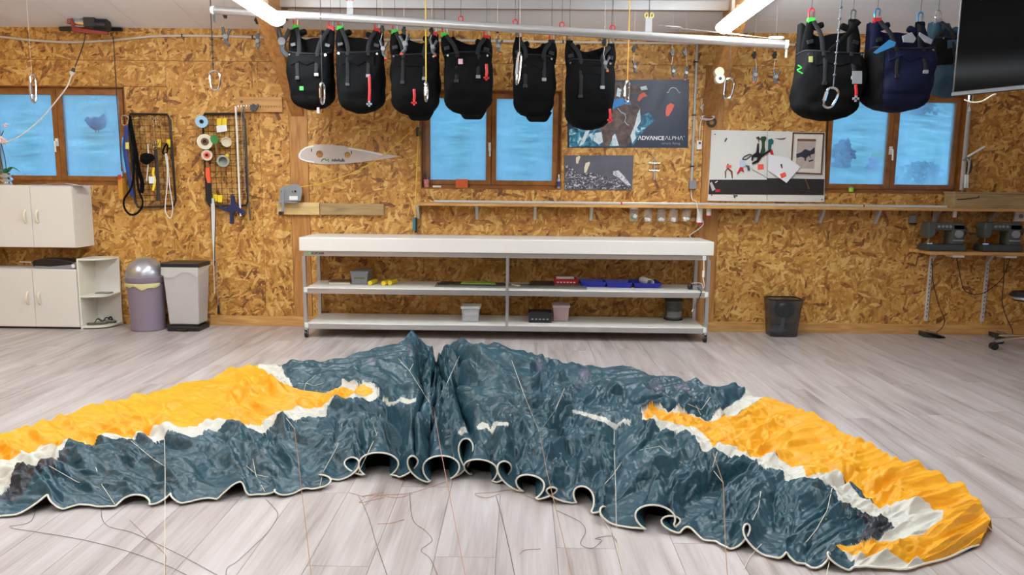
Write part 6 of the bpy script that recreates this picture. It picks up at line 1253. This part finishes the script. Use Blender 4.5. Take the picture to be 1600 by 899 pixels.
BLS = M('blue_strap', (36, 62, 128), .7, var=.2)
t = thing('blue_strap', 'blue webbing strap hanging from a carabiner on the wire grid', 'strap', P(200, 320, -.07)); B().tube(bez([P(u, v, -.07) for u, v in [(197, 197), (197, 212), (195, 230), (199, 260), (203, 285), (207, 308)]], 5), lambda q: .022-.008*abs(q-.4), 8, flat=.3, ref=(0, 1, 0)).build('webbing', BLS, t, smooth=True); pts_ = carab_pts(P(195.5, 188, -.07), mm(15), mm(11)); B().tube(bez(pts_+[pts_[0]], 3)[:-1], .006, 6, closed=True).build('carabiner', STEEL, t, smooth=True); B().slab([(196, 222.5), (201, 222.5), (201, 233), (196, 233)], -.078, .008).build('label_patch', M('pale_yellow', (226, 222, 120), .6), t); B().tube(bez([P(u, v, -.066) for u, v in [(193, 215), (192, 245), (196, 270)]], 4), .014, 8, flat=.3, ref=(0, 1, 0)).build('light_webbing', M('light_blue_strap', (96, 170, 220), .6), t)
strap('black_strap', 'black webbing strap hanging down beside the blue one', [(202, 182), (206, 205), (212, 235), (216, 262), (222, 285), (221, 302)], .02, BLACK)
strap('black_strap', 'long black strap whose loop reaches below the wire grid', [(204, 200), (210, 250), (206, 290), (194, 312), (196, 328), (206, 336), (218, 330), (223, 315), (216, 295), (213, 262)], .010, BLACK, -.115, flat_=.5)
b = B(); q = P(228, 248, -.09); b.sph(q, (.055, .045, .055), 12, 8); b.sph(q+Vector((.03, 0, .01)), (.05, .04, .04), 10, 7); tag(b.build('black_pouch', BLACK, smooth=True), 'black padded pouch bulging from the wire grid', 'pouch')
for i, (u, v, lb) in enumerate([(239, 188, 'bunch of steel carabiners at the top of the wire grid'), (239, 222, 'bunch of small steel shackles halfway up the wire grid')]):
    t = thing('carabiner_bunch', lb, 'carabiners', P(u, v+12, -.06))
    for k in range(4): q = P(u-3+k*3.4, v+(k % 3)*2.5, -.06-.012*k); pts_ = carab_pts(q, mm(15-3*i), mm(6), tilt=-18+12*k); B().tube(bez(pts_+[pts_[0]], 2)[:-1], .004, 6, closed=True).build('carabiner', STEEL, t, smooth=True)
strap('dark_strap', 'dark brown strap hanging from the shackles on the grid', [(243, 230), (245, 260), (247, 290), (247, 314)], .018, M('umber_strap', (52, 42, 36), .7)); strap('dark_strap', 'short dark loop beside the white looped cord', [(261, 224), (256, 232), (255, 240), (261, 238), (262, 226)], .008, BLACK, flat_=.6)
t = thing('white_cord_loop', 'long white cord doubled in a loop on the wire grid', 'cord', P(263, 341, -.06)); B().tube(bez([P(u, v, -.065) for u, v in [(258, 241), (260, 241), (262, 252), (265, 290), (270, 325), (267, 340), (262, 338), (258, 325), (261, 290), (261, 260), (258, 241)]], 5), .005, 6).build('cord', WHITE2, t, smooth=True)
strap('yellow_ribbon', 'yellow ribbon tied to the wire grid below the pouch', [(240, 262), (239, 272), (242, 282), (239, 298)], .012, YELLOW, -.07, 'ribbon'); pin('white_tag', 'small white paper tag on the wire grid', 'tag', [([(232, 276), (242, 276), (241, 287), (233, 287)], PAPER)], 'paper', y=-.075, th=.001)
strap('steel_hook_rod', 'slim white rod hanging on the wire grid beside the pouch', [(231, 225), (232, 250), (229, 283)], .005, WHITE2, -.07, 'rod', 1)
for (u0, v0, u1, v1, lb) in [(246, 218, 251, 230, 'yellow plastic hook left of the white looped cord'), (260, 218, 266, 230, 'yellow plastic hook above the white looped cord'), (339, 185, 346, 197, 'yellow plastic hook over the white tag'), (347, 185, 354, 196, 'yellow plastic hook at the top of the tape roll grid'), (333, 304, 339, 315, 'yellow plastic hook at the foot of the tape roll grid'), (340, 305, 347, 316, 'yellow plastic hook beside the navy clamp'), (352, 241, 357, 246, 'tiny yellow hook above the grey tape roll')]:
    pin('yellow_hook', lb, 'hook', [([(u0, v0), (u1, v0), (u1, v1), (u0, v1)], YELLOW)], 'plate', y=-.033, th=.012, grp='yellow hooks on the wire grids')
def roll(u, v, ru, dep, m_, label, hub=None, inner=.6, name='tape_roll', yaw=18):
    q = P(u, v, -.06); R_, r_ = mm(ru), mm(ru)*inner; t = thing(name, label, 'roll', q-Vector((0, 0, R_))); Rm = rotm(90, 0, yaw)
    B().lathe([(r_, 0), (R_, 0), (R_, dep), (r_, dep), (r_, 0)], q, Rm, 24).build('roll', m_, t, smooth=True)
    if hub: B().lathe([(r_*.5, -.002), (r_, -.002), (r_, dep+.002), (r_*.5, dep+.002), (r_*.5, -.002)], q, Rm, 18).build('core', hub, t, smooth=True)
    return t
roll(316, 191, 9.0, .07, M('pale_blue_thread', (160, 200, 226), .6), 'pale blue thread spool at the corner of the grid', BLACKP, .35, 'thread_spool')
roll(321, 222, 11.5, .06, M('cream_tape', (222, 214, 186), .6), 'cream tape roll on the wire grid below the blue spool', BRN, .5)
roll(324, 243, 8.0, .05, M('brown_tape', (206, 196, 178), .5), 'small tape roll with an orange core on the wire grid', ORANGE, .6)
roll(349, 252, 9.0, .06, M('grey_tape', (150, 152, 140), .5), 'grey green tape roll hung low on the wire grid', None, .7)
roll(354, 222, 7.5, .02, M('cream_ring', (214, 200, 170), .5), 'thin pale ring of tape on the wire grid', None, .82)
pin('green_scissors', 'green handled scissors hung on the wire grid', 'scissors', [([(328, 216), (331, 211), (337, 211), (341, 218), (339, 225), (335, 225), (330, 222)], GREEN), ([(335, 225), (338, 225), (342, 238), (341, 240), (337, 233)], STEEL)], ['handle', 'blade'], y=-.1, th=.012)
pin('white_tag', 'large white paper tag under the yellow hooks', 'tag', [([(338, 197), (354, 195), (355, 205), (339, 207)], PAPER)], 'paper', y=-.06, th=.001)
pin('orange_cutter', 'orange handled cutter with black sheath on the wire grid', 'cutter', [([(321, 262), (327, 262), (329, 285), (324, 286), (321, 275)], ORANGE), ([(321, 254), (326, 254), (326, 262), (322, 262)], STEEL), ([(322, 286), (329, 286), (330, 318), (324, 318)], BLACKP)], ['handle', 'head', 'sheath'], y=-.06, th=.02)
t = thing('lace_bundle', 'bundle of long white laces hanging below the wire grid', 'laces', P(334, 480, -.05))
for k in range(7): B().tube(bez([P(329+k*1.0, 310, -.06-.004*(k % 3)), P(329.5+k*1.2, 335, -.06), P(332+k*.5, 375+6*k, -.05), P(334.5+k*.25, 390+3*k+(60 if k == 3 else 0), -.045)], 4), .0035, 5).build('lace', WHITE2 if k not in (0, 6) else BLACKP, t)
B().tube([P(336, 390, -.05), P(339, 440, -.05), P(341, 478, -.04)], .003, 5).build('lace', GREY, t); B().slab([(340, 477), (342.5, 477), (343.5, 491), (339.5, 491)], -.036, .008).build('lace_end', BLACKP, t)
strap('steel_rod', 'white rod standing off the wire grid', [(368, 166), (370, 200), (372, 250), (374, 300), (376, 338)], .009, WHITE2, -.08, 'rod', 1)
strap('black_rod', 'slim dark metal rod hanging from the peg board', [(381, 166), (382, 200), (386, 260), (389, 320), (391, 345)], .006, DGREY, -.05, 'rod', 1); strap('black_rod', 'second dark rod close beside the pale white one', [(377, 168), (380, 230), (384, 300)], .005, STEEL, -.06, 'rod', 1)
NVP = M('navy_plastic', (34, 42, 82), .4)
t = thing('navy_clamp', 'navy quick grip clamp at the foot of the wire grid', 'clamp', P(362, 350, -.08)); B().slab([(360, 305), (365, 306), (367, 318), (372, 323), (382, 330), (384, 334), (378, 335), (368, 330), (364, 334), (364, 350), (359, 350), (359, 332), (350, 330), (340, 324), (341, 321), (352, 325), (360, 320)], -.06, .03).build('body', NVP, t, bev=.004); B().slab([(370, 324), (376, 326), (378, 334), (375, 340), (373, 333)], -.055, .03).build('trigger', BLACKP, t, bev=.003)
# peg board
a, c = P(370, 152, 0), P(443, 176, 0); pg = thing('peg_board', 'pine board with a row of small hooks above the grid', 'board', ((a.x+c.x)/2, 0, c.z)); B().bb(a.x, c.x, -.03, 0, c.z, a.z).build('board', PINE, pg, bev=.003)
for k in range(16): x_ = a.x+.03+k*(c.x-a.x-.05)/15; B().tube([(x_, -.028, c.z+.055), (x_, -.05, c.z+.055), (x_, -.052, c.z+.04)], .0022, 5).build('peg', STEEL, pg)
B().cyl((a.x+.055, -.0305, a.z-.045), (a.x+.055, -.02, a.z-.045), .014, None, 12).build('knot_hole', BRN, pg)
b = B()
for k in range(4): q = P(392+k*3, 168, -.055); b.box(q, (.016, .012, .05+.02*(k % 2)), rotm(0, 10*k, 0))
tag(b.build('key_bunch', DGREY), 'small bunch of dark keys hung on the peg board', 'keys')
# ================================================================== RIGHT SIDE
cbn = Vector((P(1222, 500, -.16).x, -.16, 0)); SMK = make_clear('smoked_plastic', (58, 60, 62), .62)
bn3 = thing('wastepaper_bin', 'smoked translucent wastepaper bin against the baseboard', 'bin', cbn); hb = P(1222, 469, cbn.y-.1).z; wb_, wt_ = mm(21, -.2), mm(26, -.2)
def sq(w_, d_, z): return [cbn+Vector((sx*w_, sy*d_, z)) for sx, sy in ((-.75, -1), (.75, -1), (1, -.7), (1, .7), (.75, 1), (-.75, 1), (-1, .7), (-1, -.7))]
b = B(); b.add(sq(wb_, .09, .002)+sq(wt_, .115, hb), [tuple(range(7, -1, -1))]+[(i, (i+1) % 8, 8+(i+1) % 8, 8+i) for i in range(8)]); b.build('body', SMK, bn3); B().tube(sq(wt_, .115, hb), .007, 6, closed=True).build('rim', BLACKP, bn3, smooth=True)
tag((lambda b: (b.sph(cbn+Vector((.01, -.02, hb-.10)), (.10, .07, .09), 16, 10), b.build('black_bag', M('bag_dark', (20, 22, 24), .35, bump=.3), smooth=True))[1])(B()), 'rounded black bundle stuffed in the wastepaper bin', 'rubbish')
b = B(); b.sph(cbn+Vector((-.02, 0, .05)), (.09, .07, .045), 12, 8)
for v_ in b.v: v_ += Vector((random.uniform(-.01, .01),)*3); v_.z = max(v_.z, .0025)
tag(b.build('crumpled_scraps', M('scrap_grey', (96, 98, 108), .6)), 'crumpled grey scraps at the bottom of the wastepaper bin', 'rubbish'); tag(B().box(cbn+Vector((-.01, -.05, .13)), (.03, .01, .10), rotm(0, 6, 0)).build('paper_strip', GREY), 'upright grey strip inside the wastepaper bin', 'rubbish')
# sewing shelf
SSZ = P(1520, 399, -.33).z; ss = thing('sewing_shelf', 'pine shelf with white perforated props for the sewing machines', 'shelf', (5.0, -.16, SSZ)); x0 = P(1420, 393, -.0).x
B().prism([(x0, -.002, SSZ), (x0+.04, -.12, SSZ), (P(1455, 400, -.35).x, -.35, SSZ), (6.28, -.35, SSZ), (6.28, -.002, SSZ)], (0, 0, .028)).build('board', PINE, ss, bev=.002)
PRP = M('prop_white', (204, 200, 192), .45, .3)
for u in (1456, 1545):
    x_ = P(u, 402, -.02).x; po = B().bb(x_-.014, x_+.014, -.02, 0, .13, SSZ+.002).build('wall_rail', PRP, ss, bev=.002)
    B().prism([(x_-.012, -.018, SSZ-.09), (x_-.012, -.03, SSZ-.09), (x_-.012, -.10, SSZ-.01), (x_-.012, -.10, SSZ+.001), (x_-.012, -.018, SSZ+.001)], (.024, 0, 0)).build('bracket', PRP, ss)
    for k in range(14): B().box((x_, -.0195, .18+k*(SSZ-.26)/14), (.008, .004, .016)).build('perforation', DGREY, po)
for u in (1500, 1582): x_ = P(u, 403, -.34).x; B().bb(x_-.06, x_+.04, -.34, -.2, SSZ-.022, SSZ+.001).build('power_strip', WHITE2, ss, bev=.003)
SEW = M('sewing_green', (74, 76, 66), .4, var=.1); SEWD = M('sewing_dark', (58, 62, 60), .4)
def sewing(u0, u1, label):
    y0 = -.29; a, c = P(u0, 392, y0), P(u1, 392, y0); zt0 = SSZ+.028; w_ = c.x-a.x; h = P((u0+u1)/2, 348, y0).z-zt0
    t = thing('sewing_machine', label, 'sewing machine', ((a.x+c.x)/2, y0+.08, zt0), 'sewing machines on the shelf')
    B().bb(a.x, c.x+.01, y0, y0+.17, zt0, zt0+h*.24).build('base', SEWD, t, bev=.01)
    B().bb(c.x-w_*.36, c.x, y0+.02, y0+.16, zt0+h*.2, zt0+h*.97).build('pillar', SEW, t, bev=.018)
    B().bb(a.x+.01, c.x, y0+.02, y0+.16, zt0+h*.70, zt0+h).build('arm', SEW, t, bev=.018)
    B().prism([Vector((x_, y0+.015, z_)) for x_, z_ in [(a.x+.005, zt0+h), (a.x+w_*.2, zt0+h), (a.x+w_*.22, zt0+h*.62), (a.x+w_*.14, zt0+h*.44), (a.x+.01, zt0+h*.44), (a.x-.003, zt0+h*.8)]], (0, .14, 0)).build('head', SEW, t, bev=.012)
    q = Vector((c.x-w_*.18, y0+.02, zt0+h*.6)); B().cyl(q, q+Vector((0, -.018, 0)), .036, .034, 20).build('dial', GREY, t, smooth=True); B().bb(q.x-.05, q.x+.05, y0+.014, y0+.022, zt0+h*.36, zt0+h*.40).build('trim_strip', GREY, t)
    B().cyl((a.x+w_*.12, y0+.07, zt0+h*.25), (a.x+w_*.12, y0+.07, zt0+h*.5), .005, None, 8).build('needle_bar', STEEL, t); B().bb(a.x+w_*.05, a.x+w_*.2, y0+.05, y0+.1, zt0+h*.24, zt0+h*.27).build('foot', STEEL, t); B().cyl((c.x, y0+.09, zt0+h*.7), (c.x+.03, y0+.09, zt0+h*.7), .045, None, 18).build('hand_wheel', SEWD, t, smooth=True)
    for k in range(4): qx = a.x+w_*(.28+.1*k); B().cyl((qx, y0+.02, zt0+h*.86), (qx, y0+.008, zt0+h*.86), .012, None, 10).build('knob', GREY, t, smooth=True)
sewing(1449, 1508, 'dark green sewing machine nearer to the window'); sewing(1537, 1597, 'dark green sewing machine above the swivel chair')
for (u, v, lb) in [(1451, 521, 'black foot pedal under the first sewing machine'), (1562, 521, 'black foot pedal beside the swivel chair')]:
    q = Vector((P(u+5, v, -.14).x, -.14, 0)); pd_ = thing('foot_pedal', lb, 'pedal', q, 'sewing foot pedals'); b = B(); b.prism([q+Vector(p) for p in [(-.09, -.02, .0), (-.09, -.02, .045), (.02, -.09, .03), (.10, -.06, .012), (.10, -.06, 0), (.02, -.09, 0)]], (.015, .12, 0)); b.build('body', BLACKP, pd_, bev=.004); B().box(q+Vector((.0, .0, .048)), (.10, .08, .008), rotm(-8, 12, -25)).build('tread', DGREY, pd_)
pc_ = thing('sewing_cable', 'dark cord from the first sewing machine down to its pedal', 'cable', P(1460, 515, -.05)); DC = M('dark_cord', (50, 30, 20), .6)
B().tube(bez([P(u, v, -.06) for u, v in [(1456, 404), (1457, 430), (1460, 450), (1468, 480), (1476, 500), (1472, 512), (1463, 520)]], 5), .004, 6).build('cable', DC, pc_, smooth=True)
pc_ = thing('sewing_cable', 'dark cord hanging in a loop between the two sewing machines', 'cable', P(1530, 460, -.05)); B().tube(bez([P(u, v, -.074) for u, v in [(1495, 404), (1500, 430), (1508, 455), (1530, 460), (1550, 450), (1568, 432), (1578, 404)]], 5), .004, 6).build('cable', DC, pc_, smooth=True)
pc_ = thing('sewing_cable', 'dark cord from the second sewing machine down to its pedal', 'cable', P(1570, 520, -.05)); B().tube(bez([P(u, v, -.06) for u, v in [(1569, 404), (1568, 440), (1566, 470), (1571, 492), (1580, 512), (1583, 522)]], 5), .004, 6).build('cable', DC, pc_, smooth=True)
# sockets under shelf
q = P(1424, 341, 0); so_ = thing('wall_socket', 'steel wall bracket fitting under the wall shelf', 'socket', q); B().bb(q.x-.03, q.x+.03, -.03, 0, q.z-.05, q.z+.03).build('plate', GREY, so_, bev=.004); B().bb(q.x-.04, q.x+.04, -.035, -.02, q.z-.058, q.z-.045).build('lip', STEEL, so_)
q = P(1592, 338, 0); so_ = thing('wall_socket', 'white wall socket above the second sewing machine', 'socket', q); B().bb(q.x-.06, q.x+.08, -.03, 0, q.z-.05, q.z+.05).build('plate', WHITE2, so_, bev=.004); B().cyl((q.x, -.03, q.z), (q.x, -.036, q.z), .02, None, 12).build('outlet', GREY, so_)
# swivel chair
cc = F(1604, 548, 0); chair = thing('swivel_chair', 'black swivel stool on a chrome five star base with casters', 'chair', (cc.x, cc.y, 0)); sz_ = P(1600, 465, cc.y).z
B().lathe([(.001, sz_-.03), (.15, sz_-.03), (.175, sz_-.005), (.175, sz_+.02), (.15, sz_+.045), (.001, sz_+.05)], cc, n=30).build('seat', BLACKP, chair, smooth=True); B().lathe([(.176, sz_-.012), (.181, sz_-.004), (.181, sz_+.004), (.176, sz_+.01)], cc, n=30).build('seat_trim', STEEL, chair, smooth=True); B().cyl(cc+Vector((0, 0, .1)), cc+Vector((0, 0, sz_-.03)), .025, None, 14).build('gas_lift', STEEL, chair, smooth=True)
for k in range(5):
    an = math.radians(176+72*k); d2 = Vector((math.cos(an), math.sin(an), 0)); l_ = B().tube([cc+Vector((0, 0, .115)), cc+d2*.14+Vector((0, 0, .105)), cc+d2*.28+Vector((0, 0, .075))], .016, 8); lg_ = l_.build('base_leg', STEEL, chair, smooth=True); q = cc+d2*.28; sd = Vector((-d2.y, d2.x, 0))
    B().cyl(q-sd*.022+Vector((0, 0, .032)), q+sd*.022+Vector((0, 0, .032)), .032, None, 16).build('caster', BLACKP, lg_, smooth=True)
# pipe and handle beside the right window
pi_ = thing('wall_pipe', 'white vertical pipe beside the window frame', 'pipe', P(1506, 296, 0)); q0, q1 = P(1512, 150, -.022), P(1502.5, 297, -.022); B().cyl(Vector((q1.x, q1.y, q0.z+.25)), q1, .02, None, 14).build('pipe', M('pipe_white', (170, 160, 148), .5), pi_, smooth=True)
sl_ = thing('shutter_crank', 'white folding shutter crank hung beside the window', 'crank', P(1511, 294, -.05)); B().cyl(P(1512, 245, -.06), P(1539, 229, -.10), .010, None, 8).build('arm', WHITE2, sl_, smooth=True); B().cyl(P(1504, 251, -.05), P(1512, 246, -.06), .007, None, 8).build('joint', GREY, sl_, smooth=True); b = B(); b.tube(bez([P(u, v, -.05) for u, v in [(1510, 246), (1514, 254), (1513, 268), (1511, 272)]], 4), .008, 8); b.tube(bez([P(u, v, -.05) for u, v in [(1516, 246), (1515, 256), (1513, 268)]], 4), .007, 8); b.build('knuckle', M('crank_grey', (176, 170, 160), .4), sl_, smooth=True)
B().slab([(1509, 273), (1514.5, 273), (1513.5, 294), (1508, 294)], -.04, .022).build('grip', WHITE2, sl_, bev=.004); B().slab([(1507, 250), (1511, 246), (1518, 250), (1520, 260), (1517, 270), (1511, 272), (1507, 264)], -.0, .008).build('back_plate', M('dark_brown', (60, 40, 24), .5), sl_); B().cyl(P(1512, 260, -.05), P(1512, 260, 0), .006, None, 8).build('pin', STEEL, sl_)
